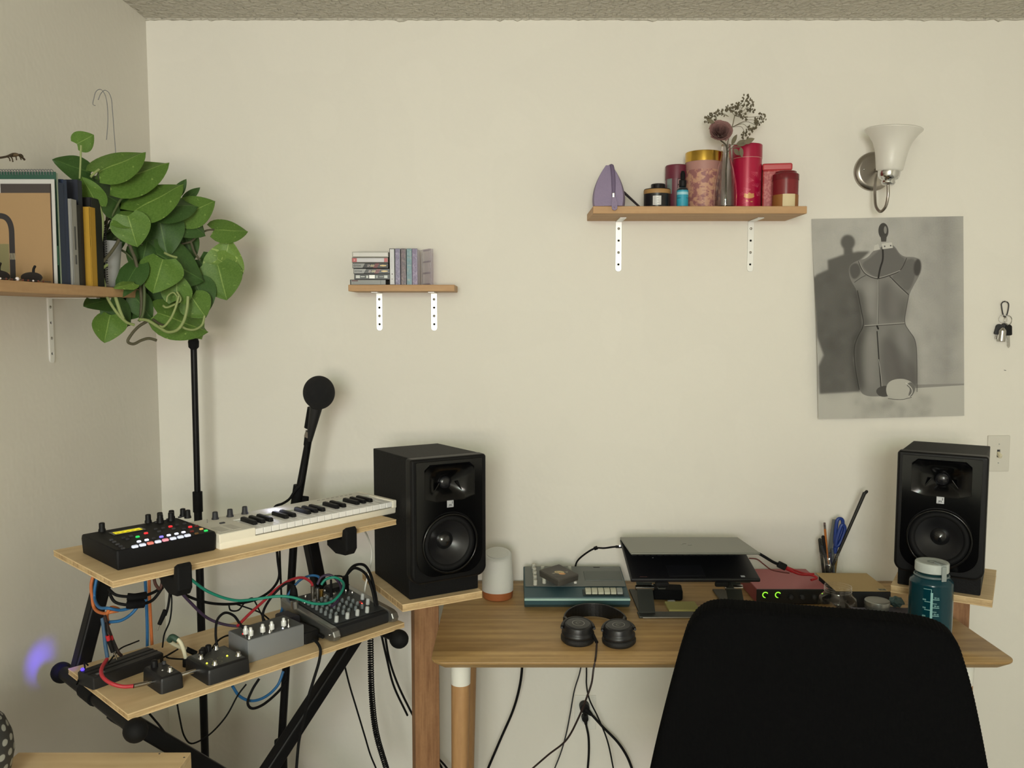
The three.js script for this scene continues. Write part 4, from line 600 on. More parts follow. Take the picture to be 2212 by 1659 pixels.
cable('black microphone cable running down the microphone stand', [[663, 960, -2.405], [661, 985, -2.4], [656, 1020, -2.395], [650, 1046, -2.395], [636, 1062, -2.39], [625, 1078, -2.39], [610, 1088, -2.39], [596, 1093, -2.385], [590, 1104, -2.39], [592, 1140, -2.41], [596, 1185, -2.42]], 0.0036, M.rubber, 'z');
cable('blue patch cable hanging straight behind the lower board', [[313, 1240, -0.36], [316, 1300, -0.36], [318, 1360, -0.36], [318, 1408, -0.36]], 0.0036, M.blueCable);
cable('orange patch cable hanging straight behind the lower board', [[322, 1236, -0.355], [323, 1290, -0.355], [326, 1350, -0.355], [329, 1405, -0.355]], 0.0038, M.orangeCable);
cable('orange patch cable looped over the stand post', [[203, 1240, -0.315], [197, 1262, -0.315], [199, 1290, -0.315], [203, 1312, -0.31], [225, 1325, -0.25], [240, 1322, -0.23], [258, 1318, -0.23], [240, 1312, -0.23], [231, 1330, -0.235], [235, 1350, -0.235]], 0.0036, M.orangeCable);
cable('blue patch cable looped over the stand post', [[210, 1245, -0.312], [205, 1270, -0.312], [204, 1290, -0.312], [215, 1312, -0.26], [235, 1314, -0.22], [260, 1318, -0.22], [285, 1312, -0.22], [300, 1305, -0.22], [285, 1325, -0.222], [262, 1340, -0.222], [235, 1344, -0.225]], 0.0034, M.blueCable);
cable('thick blue patch cable dropping to the red lead', [[221, 1335, -0.24], [225, 1365, -0.235], [228, 1395, -0.232], [232, 1420, -0.23]], 0.0042, std(0x3a5a78, 0.55), 'f');
cable('black cable pair bundled with dark sleeves under the upper board', [[234, 1272, -0.24], [250, 1285, -0.22], [275, 1289, -0.21], [290, 1290, -0.205], [315, 1286, -0.205], [340, 1275, -0.21], [358, 1258, -0.2]], 0.0034, M.rubber, 'f', (g, L) => part(g, 'sleeve', tube([L[2], L[3], L[4]], 0.0085, 12, 10), M.blackMatte));
cable('black cable with thick dark sleeve below the bundled pair', [[236, 1282, -0.235], [248, 1300, -0.22], [268, 1306, -0.21], [285, 1306, -0.2], [310, 1304, -0.2], [330, 1296, -0.205], [352, 1268, -0.2]], 0.0034, M.rubber, 'f', (g, L) => part(g, 'sleeve', tube([L[2].clone().lerp(L[3], 0.4), L[3], L[4]], 0.0095, 12, 10), M.blackMatte));
cable('brown looped cord hanging under the upper board', [[332, 1245, -0.19], [336, 1262, -0.19], [345, 1272, -0.19], [350, 1255, -0.19], [342, 1240, -0.19]], 0.0034, std(0x4a2a22, 0.6));
cable('black cable ending in a dangling mini jack plug', [[368, 1262, -0.17], [366, 1290, -0.17], [362, 1315, -0.17], [357, 1330, -0.17]], 0.0028, M.rubber, 'f', (g, L) => { part(g, 'plug_body', rod(L[3].clone().add(V(0.001, 0.012, 0)), L[3].clone().add(V(-0.012, -0.018, 0.004)), 0.0055, 0.0045), M.blackMatte); part(g, 'plug_pin', rod(L[3].clone().add(V(-0.012, -0.018, 0.004)), L[3].clone().add(V(-0.0165, -0.031, 0.005)), 0.0016), M.steel); });
cable('thin black cord dropping beside the dangling jack', [[368, 1265, -0.175], [371, 1300, -0.175], [367, 1340, -0.18], [355, 1370, -0.2], [351, 1398, -0.22]], 0.0018, M.rubber);
cable('black lead with red collared jack plugs hanging left', [[226, 1330, -0.22], [232, 1352, -0.22], [243, 1382, -0.215], [256, 1410, -0.21], [262, 1416, -0.215]], 0.0036, std(0x2a1c1a, 0.6));
{ const a = atF(233, 1378, -0.2), g = thing('jack_plug', 'pair of black jack plugs with red collars hanging down', 'plug', a), R = (px, py, f = -0.2) => atF(px, py, f).sub(a);
  part(g, 'red_collar', rod(R(232, 1373), R(235, 1384), 0.0042), M.red); part(g, 'red_collar', rod(R(240, 1374, -0.21), R(242, 1383, -0.21), 0.0036), M.red); part(g, 'plug_body', rod(R(235, 1383), R(244, 1408), 0.0046), M.black); part(g, 'plug_body', rod(R(242, 1382, -0.21), R(249, 1406, -0.21), 0.004), M.charcoal); part(g, 'plug_tip', rod(R(247, 1410), R(252, 1424), 0.0022), M.chrome); part(g, 'wire', tube([R(228, 1345), R(229, 1360), R(233, 1376)], 0.002, 12, 6), M.rubber); }
cable('red patch cable plugged into the narrow pedal', [[231, 1424, -0.2], [219, 1446, -0.165], [222, 1462, -0.14], [240, 1476, -0.115], [265, 1483, -0.1], [288, 1482, -0.092]], 0.004, M.redCable, 'f', (g, L) => { const a = L[5], e = atF(338, 1471, -0.092).sub(g.position); part(g, 'plug_sleeve', rod(a, a.clone().lerp(e, 0.62), 0.0048, 0.0042), M.nickel); part(g, 'plug_tip', rod(a.clone().lerp(e, 0.6), e, 0.0028), M.chrome); });
cable('cream and green patch cable standing behind the wide pedal', [[402, 1424, -0.16], [397, 1405, -0.16], [388, 1385, -0.165], [372, 1376, -0.18], [366, 1383, -0.19], [385, 1396, -0.2], [402, 1402, -0.21]], 0.0046, std(0xd9d4b8, 0.55), 'f', (g, L) => { part(g, 'green_bend', tube([L[2].clone().lerp(L[3], 0.25), L[3], L[4]], 0.0068, 16, 10), std(0x2f4a3c, 0.6)); part(g, 'angled_plug', rod(L[0].clone().add(V(0, 0.002, 0)), atF(404, 1455, -0.155).sub(g.position), 0.0075, 0.009), M.rubber); part(g, 'rear_plug', rod(L[6], atF(424, 1412, -0.2).sub(g.position), 0.006), M.rubber); });
cable('teal patch cable sweeping from under the upper board to mixer', [[408, 1248, -0.2], [450, 1278, -0.2], [510, 1297, -0.2], [560, 1293, -0.19], [600, 1288, -0.16], [630, 1290, -0.14], [680, 1304, -0.12], [716, 1300, -0.12], [738, 1278, -0.13], [741, 1258, -0.16], [722, 1247, -0.19], [703, 1252, -0.2], [694, 1263, -0.205]], 0.0035, M.teal);
cable('red patch cable arching from grey box to mixer', [[513, 1352, -0.15], [540, 1325, -0.17], [570, 1298, -0.19], [600, 1270, -0.2], [630, 1252, -0.205], [655, 1248, -0.21], [672, 1258, -0.21], [675, 1264, -0.21]], 0.0035, M.redCable);
cable('blue patch cable passing behind the mixer', [[606, 1326, -0.25], [615, 1300, -0.26], [628, 1276, -0.26], [650, 1252, -0.25], [675, 1243, -0.24], [690, 1248, -0.22], [686, 1262, -0.215]], 0.0033, M.blueCable);
cable('dark purple patch cable looping over the mixer', [[686, 1262, -0.212], [694, 1247, -0.21], [712, 1242, -0.2], [730, 1255, -0.18], [737, 1275, -0.15], [728, 1300, -0.13], [716, 1310, -0.125]], 0.0034, M.purple);
for (const [px, py, m, l] of [[675, 1266, M.nickel, 'metal jack plug of the red cable in the mixer'], [685.5, 1270, M.steel, 'metal jack plug of the purple cable in the mixer'], [694, 1274, M.brass, 'metal jack plug of the teal cable in the mixer']]) { const a = atF(px, py, -0.205), b = atF(px + 1, py + 30, -0.205); single('jack_plug', l, 'plug', merge([rod(a, b, 0.0052, 0.0048), rod(b, b.clone().add(V(0, -0.008, 0)), 0.0032), mv(new THREE.TorusGeometry(0.0055, 0.001, 6, 16).rotateX(Math.PI / 2), ...b.toArray())]), m); }
{ const a = atF(634, 1264, -0.16), b = atF(636, 1298, -0.16), c = atF(637, 1310, -0.16), g = thing('microphone_plug', 'black microphone plug with steel collar in the mixer', 'plug', a); part(g, 'boot', lathe([[0.004, 0], [0.0085, -0.012], [0.0105, -0.03], [0.011, -0.036]], 20), M.rubber, [0, 0, 0]); part(g, 'collar', rod(b.clone().sub(a), c.clone().sub(a).add(V(0, -0.004, 0)), 0.0092), M.steel); }
cable('black microphone cable arching into the mixer plug', [[571, 1352, -0.16], [568, 1325, -0.17], [582, 1296, -0.18], [605, 1270, -0.175], [622, 1260, -0.165], [634, 1266, -0.16]], 0.0032, M.rubber);
cable('black cable drooping from stand to behind keyboard', [[370, 1263, -0.2], [400, 1285, -0.21], [450, 1302, -0.22], [510, 1304, -0.24], [560, 1292, -0.26], [590, 1270, -0.28], [603, 1245, -0.3], [600, 1210, -0.32], [598, 1185, -0.33]], 0.0034, M.rubber);
cable('dark purple cable drooping to the grey effects box', [[376, 1262, -0.18], [410, 1300, -0.19], [450, 1336, -0.2], [490, 1350, -0.19], [535, 1353, -0.17], [570, 1350, -0.16]], 0.0034, M.purple);
cable('black patch cable arching between wide pedal and grey box', [[470, 1402, -0.12], [466, 1370, -0.13], [470, 1338, -0.14], [485, 1324, -0.145], [505, 1330, -0.15], [520, 1350, -0.15], [530, 1360, -0.14]], 0.003, M.rubber);
cable('thin black cord looping behind the grey effects box', [[604, 1185, -0.34], [606, 1240, -0.34], [608, 1290, -0.33], [610, 1320, -0.32]], 0.0026, M.rubber);
cable('thin black wire with small loop hanging mid air', [[494, 1305, -0.25], [498, 1318, -0.25], [515, 1318, -0.25], [530, 1300, -0.25], [545, 1292, -0.25], [552, 1302, -0.24], [562, 1322, -0.22], [575, 1345, -0.2]], 0.002, M.rubber);
cable('thin black wire running slant behind the red cable', [[510, 1305, -0.26], [540, 1315, -0.25], [565, 1325, -0.23], [590, 1346, -0.2]], 0.002, M.rubber);
cable('pair of black audio cables arching over the mixer, front one', [[748, 1275, -0.2], [745, 1250, -0.21], [755, 1235, -0.2], [768, 1227, -0.17], [790, 1240, -0.13], [803, 1270, -0.1], [812, 1310, -0.085]], 0.0038, M.rubber);
cable('pair of black audio cables arching over the mixer, rear one', [[746, 1272, -0.215], [748, 1245, -0.22], [762, 1224, -0.21], [785, 1220, -0.17], [800, 1240, -0.13], [810, 1280, -0.1], [815, 1308, -0.085]], 0.0038, M.rubber);
single('cable_boot', 'thick black twin plug boot behind the mixer', 'plug', rod(atF(747, 1288, -0.21), atF(746, 1245, -0.21), 0.0095, 0.0085), M.rubber);
single('adapter_plug', 'slim black jack with brass base in the mixer', 'plug', rod(atF(716, 1292, -0.2), atF(715, 1252, -0.2), 0.0042, 0.0028), M.rubber);
cable('thin black wire behind the rear of the mixer', [[722, 1244, -0.26], [740, 1246, -0.25], [760, 1275, -0.24], [783, 1302, -0.23]], 0.0024, M.rubber);
cable('white cable hanging between keyboard board and loudspeaker', [[784, 1140, -0.17], [796, 1165, -0.2], [803, 1195, -0.2], [797, 1235, -0.2], [790, 1262, -0.2], [786, 1290, -0.2]], 0.0024, M.white);
cable('thin black wires lying across the lower board', [[234, 1432, -0.18], [262, 1400, -0.26], [285, 1390, -0.28], [300, 1384, -0.3]], 0.0018, M.rubber);
cable('thin black wire curling on the lower board behind power supply', [[287, 1410, -0.26], [310, 1418, -0.24], [345, 1422, -0.22], [385, 1402, -0.24], [360, 1420, -0.2], [400, 1424, -0.18], [420, 1420, -0.15]], 0.0018, M.rubber);
cable('thin black wire hanging over the left end of lower board', [[190, 1437, -0.28], [182, 1430, -0.3], [183, 1445, -0.27], [170, 1468, -0.24], [166, 1478, -0.22]], 0.0018, M.rubber);
cable('black wire leaving the wide pedal for the grey box', [[455, 1405, -0.13], [470, 1385, -0.16], [485, 1375, -0.2], [495, 1372, -0.22]], 0.0022, M.rubber);
// cables below the lower board
cable('blue patch cable looping below the lower board', [[502, 1482, -0.28], [518, 1504, -0.28], [545, 1514, -0.28], [575, 1504, -0.28], [600, 1480, -0.28], [612, 1450, -0.28]], 0.0036, M.blueCable);
cable('black cable looping below the lower board', [[560, 1466, -0.26], [545, 1490, -0.26], [535, 1518, -0.26], [543, 1530, -0.26], [565, 1524, -0.26], [605, 1490, -0.27], [618, 1470, -0.28]], 0.0034, M.rubber);
cable('thin black wire sagging below the left of lower board', [[383, 1522, -0.2], [388, 1550, -0.2], [398, 1590, -0.2], [412, 1606, -0.2], [432, 1600, -0.2], [460, 1580, -0.22], [490, 1545, -0.24], [515, 1500, -0.26], [532, 1478, -0.26]], 0.002, M.rubber);
cable('thin black wire hanging from the lower board clip', [[323, 1542, -0.1], [345, 1568, -0.1], [372, 1605, -0.1], [400, 1640, -0.1]], 0.0022, M.rubber);
cable('black power cable hanging from adapter box past stand arm', [[676, 1382, -0.05], [684, 1387, -0.03], [692, 1402, -0.011], [690, 1425, -0.009], [677, 1470, -0.012], [665, 1510, -0.02], [658, 1550, -0.04], [646, 1600, -0.06], [640, 1662, -0.07]], 0.0036, M.rubber);
cable('thin black cable slanting below the mixer end', [[745, 1440, -0.3], [755, 1480, -0.3], [770, 1530, -0.3], [788, 1590, -0.3], [800, 1630, -0.3], [812, 1659, -0.3]], 0.0026, M.rubber);
{ // coiled cable
  const A0 = atF(800, 1372, -0.24), B0 = atF(803, 1500, -0.24), C0 = atF(812, 1580, -0.24), D0 = atF(836, 1665, -0.24), c = new THREE.CatmullRomCurve3([A0, B0, C0, D0]), pts = [], turns = 62;
  for (let i = 0; i <= turns * 10; i++) { const t = i / (turns * 10), p = c.getPointAt(t), a = i / 10 * Math.PI * 2; pts.push(V(p.x + 0.0072 * Math.cos(a), p.y, p.z + 0.0072 * Math.sin(a))); }
  single('coiled_cable', 'black coiled cable hanging from the lower board', 'cable', new THREE.TubeGeometry(new THREE.CatmullRomCurve3(pts), turns * 12, 0.0019, 5), M.rubber);
}
cable('pair of black cables dropping toward the wooden post, left one', [[822, 1362, -0.2], [835, 1420, -0.25], [850, 1480, -0.3], [880, 1545, -0.35]], 0.0034, M.rubber);
cable('pair of black cables dropping toward the wooden post, right one', [[830, 1360, -0.2], [840, 1420, -0.25], [856, 1470, -0.3], [884, 1530, -0.35], [960, 1640, -0.42]], 0.0034, M.rubber);

// ---------------------------------------------------------------- desk
const DT = 0.735, dL = -0.2, dR = 1.238, dF = -2.035, dBk = -2.68;
{
  const g = thing('desk', 'long bamboo desk with round white-topped legs', 'desk', [(dL + dR) / 2, 0, (dF + dBk) / 2]), w = dR - dL, d = dF - dBk;
  part(g, 'tabletop', loftRR(w, d, 0.035, [[DT - 0.027, 0.032], [DT - 0.008, 0.003], [DT - 0.006, 0.0008], [DT - 0.0025, 0], [DT - 0.0008, 0.0008], [DT, 0.003]], 8), M.bamboo);
  for (const [x, z, tx, tz] of [[-0.131, -2.125, -0.03, 0.03], [1.15, -2.125, 0.03, 0.03], [-0.131, -2.59, -0.03, -0.03], [1.15, -2.59, 0.03, -0.03]]) {
    const gx = x - g.position.x, gz = z - g.position.z, l = part(g, 'leg', uvm(rod(V(gx + tx * 0.3, 0, gz + tz * 0.3), V(gx, DT - 0.09, gz), 0.016, 0.0245, 28), 'y'), M.beech); part(l, 'white_collar', rod(V(gx, DT - 0.092, gz), V(gx, DT - 0.0265, gz), 0.0248, 0.0265, 28), M.white);
  }
}
// ---------------------------------------------------------------- loudspeakers on timber stands
function speakerStand(label, corner, yaw, H, post, w, d) {
  const g = thing('speaker_stand', label, 'stand', [post[0], 0, post[1]]), bt = 0.019, c = Math.cos(yaw), s = Math.sin(yaw), b = new THREE.Group(); b.name = 'top'; g.add(b); b.position.set(corner[0] - post[0] + c * w / 2 - s * d / 2, H - bt, corner[1] - post[1] - s * w / 2 - c * d / 2); b.rotation.y = yaw;
  part(b, 'top_ply', uvm(rbox(w, 0.003, d, 0.001), 'x', 1), M.ply, [0, bt - 0.0015, 0]); part(b, 'core_plies', uvm(rbox(w - 0.001, bt - 0.006, d - 0.001, 0.001), 'x', 4), M.plyEdge, [0, bt / 2, 0]); part(b, 'bottom_ply', uvm(rbox(w, 0.003, d, 0.001), 'x', 7), M.ply, [0, 0.0015, 0]);
  part(g, 'post', uvm(rbox(0.072, H - bt - 0.018, 0.038, 0.003), 'y', post[0]), M.post, [0, (H - bt) / 2 + 0.009, 0], [0, yaw * 0.75, 0]);
  part(g, 'foot_plate', uvm(rbox(0.16, 0.018, 0.16, 0.002), 'x', 2), M.ply, [0, 0.009, 0], [0, yaw, 0]);
  return g;
}
const HL = 0.866, HR = 0.87, YL = 29 * Math.PI / 180, YR = -31 * Math.PI / 180;
speakerStand('timber speaker stand with plywood top left of the desk', [-0.271, -2.072], YL, HL, [-0.247, -2.375], 0.222, 0.3);
speakerStand('timber speaker stand with plywood top right of the desk', [0.9975, -2.213], YR, HR, [1.285, -2.43], 0.235, 0.3);
{
  const W = 0.2075, H = 0.361, D = 0.281, cwid = 0.19;
  function speaker(label, pos, yaw) {   // origin: bottom centre of the cabinet's front face
    const g = thing('loudspeaker', label, 'loudspeaker', pos, yaw, 'pair of studio loudspeakers');
    const cab = poly([[0, 0], [0, H - 0.002], [-D + 0.03, H - 0.012], [-D + 0.03, 0]]);   // side view: x = depth
    part(g, 'cabinet', uvm(extr(cab, cwid, 0.0015, 3, 1).rotateY(-Math.PI / 2)), phys({ color: 0x0c0c0e, roughness: 0.62, specularIntensity: 0.4, bumpMap: grainTex, bumpScale: 0.0004 }), [cwid / 2, 0.0015, 0]);
    part(g, 'rear_panel', rbox(0.15, 0.11, 0.012, 0.004), M.black, [0, 0.085, -D + 0.03 - 0.006]);
    const y0 = 0.046, bh = H - y0, cy = y0 + bh / 2, wy = 0.142 - cy, ty = 0.292 - cy, bt = 0.024;
    const s = rrect(W, bh, [0.026, 0.026, 0.008, 0.008]); circ(s, 0, wy, 0.0715); const hw = 0.068, hh = 0.048; hole(s, [[-hw, ty - hh * 0.75], [-hw * 0.55, ty - hh * 0.93], [hw * 0.55, ty - hh * 0.93], [hw, ty - hh * 0.75], [hw, ty + hh * 0.75], [hw * 0.8, ty + hh], [-hw * 0.8, ty + hh], [-hw, ty + hh * 0.75]].reverse());
    part(g, 'baffle', extr(s, bt, 0.007, 14, 3), phys({ color: 0x0a0a0c, roughness: 0.42, specularIntensity: 0.45 }), [0, cy, 0.004]);
    const gs = rrect(W - 0.026, bh - 0.024, [0.05, 0.05, 0.004, 0.004]); circ(gs, 0, wy, 0.0765); hole(gs, [[-hw, ty - hh * 0.75], [-hw * 0.55, ty - hh * 0.93], [hw * 0.55, ty - hh * 0.93], [hw, ty - hh * 0.75], [hw, ty + hh * 0.75], [hw * 0.8, ty + hh], [-hw * 0.8, ty + hh], [-hw, ty + hh * 0.75]].reverse());
    part(g, 'gloss_panel', extr(gs, 0.0015, 0.0008, 18, 1), M.blackGloss, [0, cy + 0.004, 0.035]);
    const z1 = 0.035;
    // horn: rounded opening narrowing to the dome
    { const pos = [], idx = [], n = 40, m = 8; for (let k = 0; k <= m; k++) { const t = k / m; for (let i = 0; i < n; i++) { const a = i / n * Math.PI * 2, cx = Math.cos(a), sy = Math.sin(a), e = 2 / 5, ox = Math.sign(cx) * Math.pow(Math.abs(cx), e) * hw * 1.03, oy = Math.sign(sy) * Math.pow(Math.abs(sy), e) * hh * 1.0, q = Math.pow(t, 0.6); pos.push(ox * (1 - q) + 0.015 * cx * q, oy * (1 - q) + 0.015 * sy * q, -0.03 * t); } }
      for (let k = 0; k < m; k++) for (let i = 0; i < n; i++) { const a = k * n + i, b = k * n + (i + 1) % n; idx.push(a, b, a + n, b, b + n, a + n); } const hg = new THREE.BufferGeometry(); hg.setAttribute('position', new THREE.Float32BufferAttribute(pos, 3)); hg.setIndex(idx); hg.computeVertexNormals(); part(g, 'horn', hg, phys({ color: 0x060607, roughness: 0.2, specularIntensity: 0.7, side: THREE.DoubleSide }), [0, cy + ty, z1 + 0.001]); }
    part(g, 'tweeter_dome', new THREE.SphereGeometry(0.0165, 24, 12, 0, Math.PI * 2, 0, Math.PI / 2).scale(1, 0.6, 1).rotateX(Math.PI / 2), phys({ color: 0x1a1a1d, roughness: 0.25 }), [0, cy + ty, z1 - 0.03]);
    for (const [x, y, r] of [[0.032, 0.012, 0.6], [-0.032, 0.012, -0.6]]) part(g, 'horn_rib', rbox(0.003, 0.03, 0.012, 0.001), M.blackGloss, [x, cy + ty - 0.01, z1 - 0.016], [0, 0, r]);
    const wz = z1 - 0.004; part(g, 'woofer_ring', lathe([[0.0705, -0.006], [0.0705, 0.004], [0.0735, 0.0065], [0.0765, 0.004], [0.0768, 0]], 64), M.blackGloss, [0, cy + wy, wz + 0.004], [Math.PI / 2, 0, 0]);
    part(g, 'woofer_surround', lathe([[0.0712, 0], [0.067, 0.004], [0.062, 0.0055], [0.058, 0.003], [0.0555, -0.001]], 56), M.rubber, [0, cy + wy, wz], [Math.PI / 2, 0, 0]);
    part(g, 'woofer_cone', lathe([[0.0556, -0.001], [0.045, -0.012], [0.034, -0.022], [0.0225, -0.0285]], 56), phys({ color: 0x17171a, roughness: 0.35, side: THREE.DoubleSide }), [0, cy + wy, wz], [Math.PI / 2, 0, 0]);
    part(g, 'dust_cap', lathe([[0, -0.0155], [0.01, -0.0175], [0.018, -0.0225], [0.0235, -0.029]].reverse(), 36), phys({ color: 0x121214, roughness: 0.2, clearcoat: 0.4 }), [0, cy + wy, wz], [Math.PI / 2, 0, 0]);
    const logo = canvasTex(128, 128, c => { c.fillStyle = '#b9bbc0'; c.fillRect(0, 0, 128, 128); c.fillStyle = '#2a2a30'; c.font = 'bold 52px sans-serif'; c.textAlign = 'center'; c.fillText('JBL', 64, 104); c.fillRect(98, 18, 12, 34); c.beginPath(); c.arc(104, 60, 6, 0, 7); c.fill(); });
    const bd = part(g, 'badge', rbox(0.018, 0.018, 0.003, 0.001), std(0xb8babf, 0.3, 0.7), [0, 0.243, z1 + 0.003]); part(bd, 'badge_print', new THREE.PlaneGeometry(0.0165, 0.0165), std(0xffffff, 0.35, 0.3, { map: logo }), [0, 0, 0.0016]);
    return g;
  }
  const place = (cx, cz, yaw, H0, label) => { const c = Math.cos(yaw), s = Math.sin(yaw); return speaker(label, [cx + c * cwid / 2, H0, cz - s * cwid / 2], yaw); };
  place(-0.256, -2.105, YL, HL, 'black studio loudspeaker on the stand beside the keyboard');
  place(1.021, -2.222, YR, HR, 'black studio loudspeaker on the stand beside the light switch');
}
// ---------------------------------------------------------------- things on the desk
{ const r = 0.047, g = thing('smart_speaker', 'white smart speaker with slanted top and copper wood base', 'smart speaker', [-0.043, DT, -2.52]);
  const fab = std(0xd3d4cf, 0.9, 0, { bumpMap: grainTex, bumpScale: 0.0005 }), prof = [[0.04, 0.001], [0.045, 0.003], [r + 0.0002, 0.022]];
  part(g, 'wood_base', lathe([[0, 0], [0.041, 0], [0.0445, 0.003], [r, 0.024]], 44), M.copperWood);
  const sl2 = lathe([[r, 0.024], [r, 0.035], [0.0465, 0.06], [0.0445, 0.095], [0.0425, 0.128], [0.0415, 0.1325], [0.038, 0.1345], [0, 0.1345]], 48), p = sl2.attributes.position; for (let i = 0; i < p.count; i++) { const y = p.getY(i); if (y > 0.09) p.setY(i, y - p.getZ(i) * 0.22 * (y - 0.09) / 0.04); } sl2.computeVertexNormals(); part(g, 'fabric_shell', sl2, fab); part(g, 'touch_top', cyl(0.033, 0.033, 0.0008, 32), std(0xc9cac4, 0.5), [0, 0.1352, 0], [0.21, 0, 0]);
}
{ // four track tape recorder
  const w = 0.3, d = 0.225, cx = 0.1875, cz = -2.52, g = thing('tape_recorder', 'teal grey cassette recorder with slider knobs and big keys', 'tape recorder', [cx, DT, cz]), teal = std(0x34525a, 0.5), top = std(0x6c706c, 0.55);
  const hF = 0.034, hB = 0.058, sd = poly([[-d / 2, 0.004], [d / 2 - 0.02, 0.0], [d / 2 - 0.004, 0.012], [d / 2, hF - 0.007], [d / 2 - 0.003, hF], [-d / 2, hB]]);
  part(g, 'case', uvm(extr(sd, w, 0.002, 4, 2).rotateY(-Math.PI / 2)), teal, [w / 2, 0.002, 0]); const tl = Math.atan2(hB - hF, d - 0.003), fy = z => hF + 0.0035 + (d / 2 - 0.003 - z) * Math.tan(tl);
  const on = (n, geo, m, x, z, up = 0) => part(g, n, geo, m, [x, fy(z) + up, z], [tl, 0, 0]);
  const loc = (x, y) => { const v = (y - 280) / 530, vv = v * (1 + 0.12 * (1 - v)), s = (x - (150 + 50 * v)) / (1755 + 130 * v); return [(s - 0.5) * w, -d / 2 + vv * d]; };
  on('face_plate', box(w - 0.004, 0.001, 0.148), top, 0, -d / 2 + 0.078, 0.0004); part(g, 'front_strip', rbox(w + 0.004, 0.0065, 0.003, 0.001), std(0x9fc0b8, 0.5), [0, hF - 0.003, d / 2 + 0.002]);
  const pad = [['left', 335, [270, 340, 405, 470, 535, 590]], ['l2', 500, [330, 400, 460, 540]]];
  const kn = lathe([[0.006, 0], [0.0057, 0.015], [0.0048, 0.0165], [0, 0.0165]], 16), km = std(0xbebcb0, 0.55);
  for (const [x, y] of [[330, 300], [345, 370], [357, 430], [365, 500], [372, 575], [495, 345], [510, 405], [522, 465], [533, 545], [710, 350], [985, 345]]) { const p = loc(x, y + 22); on('slider_knob', kn, km, ...p); }
  for (const [x, y] of [[1095, 560]]) { const p = loc(x, y); on('switch', rbox(0.008, 0.006, 0.014, 0.001), M.white, ...p, 0.002); }
  { const p = loc(1590, 450); on('cassette_lid', rbox(0.112, 0.004, 0.068, 0.003), std(0x585e5a, 0.5), p[0], p[1], 0.001); on('lid_hinge_mark', box(0.02, 0.001, 0.006), M.black, p[0] - 0.012, -d / 2 + 0.012, 0.0008); for (let i = 0; i < 5; i++) on('panel_print', box(0.004, 0.0004, 0.002), std(0x9aa8a0, 0.6), 0.1 + i * 0.006, -d / 2 + 0.01, 0.0008); }
  on('key_bed', box(0.118, 0.002, 0.04), std(0x20302f, 0.6), loc(1605, 740)[0], d / 2 - 0.03, 0.0002);
  const kg = poly([[-0.017, 0], [0.017, 0], [0.0165, 0.006], [0.006, 0.012], [-0.006, 0.0125], [-0.017, 0.008]]), keyG = extr(kg, 0.0145, 0.0008, 4, 1).rotateY(-Math.PI / 2);
  for (let i = 0; i < 6; i++) { const p = loc(1325 + i * 113, 720); part(g, 'transport_key', keyG, i === 5 ? std(0x93968f, 0.5) : std(0xb6b6a2, 0.55), [p[0] + 0.008, fy(d / 2 - 0.032) + 0.001, d / 2 - 0.03]); }
  const p = loc(795, 570), b = thing('effects_pedal', 'dark square pedal with gold emblem lying on tape recorder', 'pedal', [cx + p[0], DT + fy(p[1]) + 0.0165, cz + p[1]], 0.62); b.rotation.set(tl, 0.62, 0, 'XYZ');
  part(b, 'case', loftRR(0.078, 0.094, 0.004, [[0, 0.001], [0.016, 0], [0.019, 0.002]]), std(0x4a4640, 0.55)); const em = canvasTex(128, 128, c => { c.fillStyle = '#4a4640'; c.fillRect(0, 0, 128, 128); c.fillStyle = '#c2ae80'; c.beginPath(); c.ellipse(60, 56, 36, 24, 0.2, 0, 7); c.fill(); c.fillStyle = '#d89a5c'; c.beginPath(); c.ellipse(78, 84, 24, 14, 0.1, 0, 7); c.fill(); c.fillStyle = '#8f8a7c'; c.beginPath(); c.moveTo(96, 50); c.lineTo(122, 40); c.lineTo(116, 66); c.fill(); c.beginPath(); c.ellipse(20, 76, 12, 8, 0, 0, 7); c.fill(); c.strokeStyle = '#6e6046'; c.lineWidth = 3; c.beginPath(); c.arc(54, 52, 14, 0, 5); c.stroke(); });
  part(b, 'emblem', new THREE.PlaneGeometry(0.054, 0.054).rotateX(-Math.PI / 2), std(0xffffff, 0.5, 0, { map: em }), [0, 0.0193, 0.006], [0, -0.62, 0]); part(b, 'jack_socket', cyl(0.0025, 0.0025, 0.003, 10), M.steel, [0.04, 0.009, 0.014], [0, 0, Math.PI / 2]); part(b, 'jack_socket', cyl(0.0025, 0.0025, 0.003, 10), M.steel, [0.04, 0.009, 0.022], [0, 0, Math.PI / 2]);
}
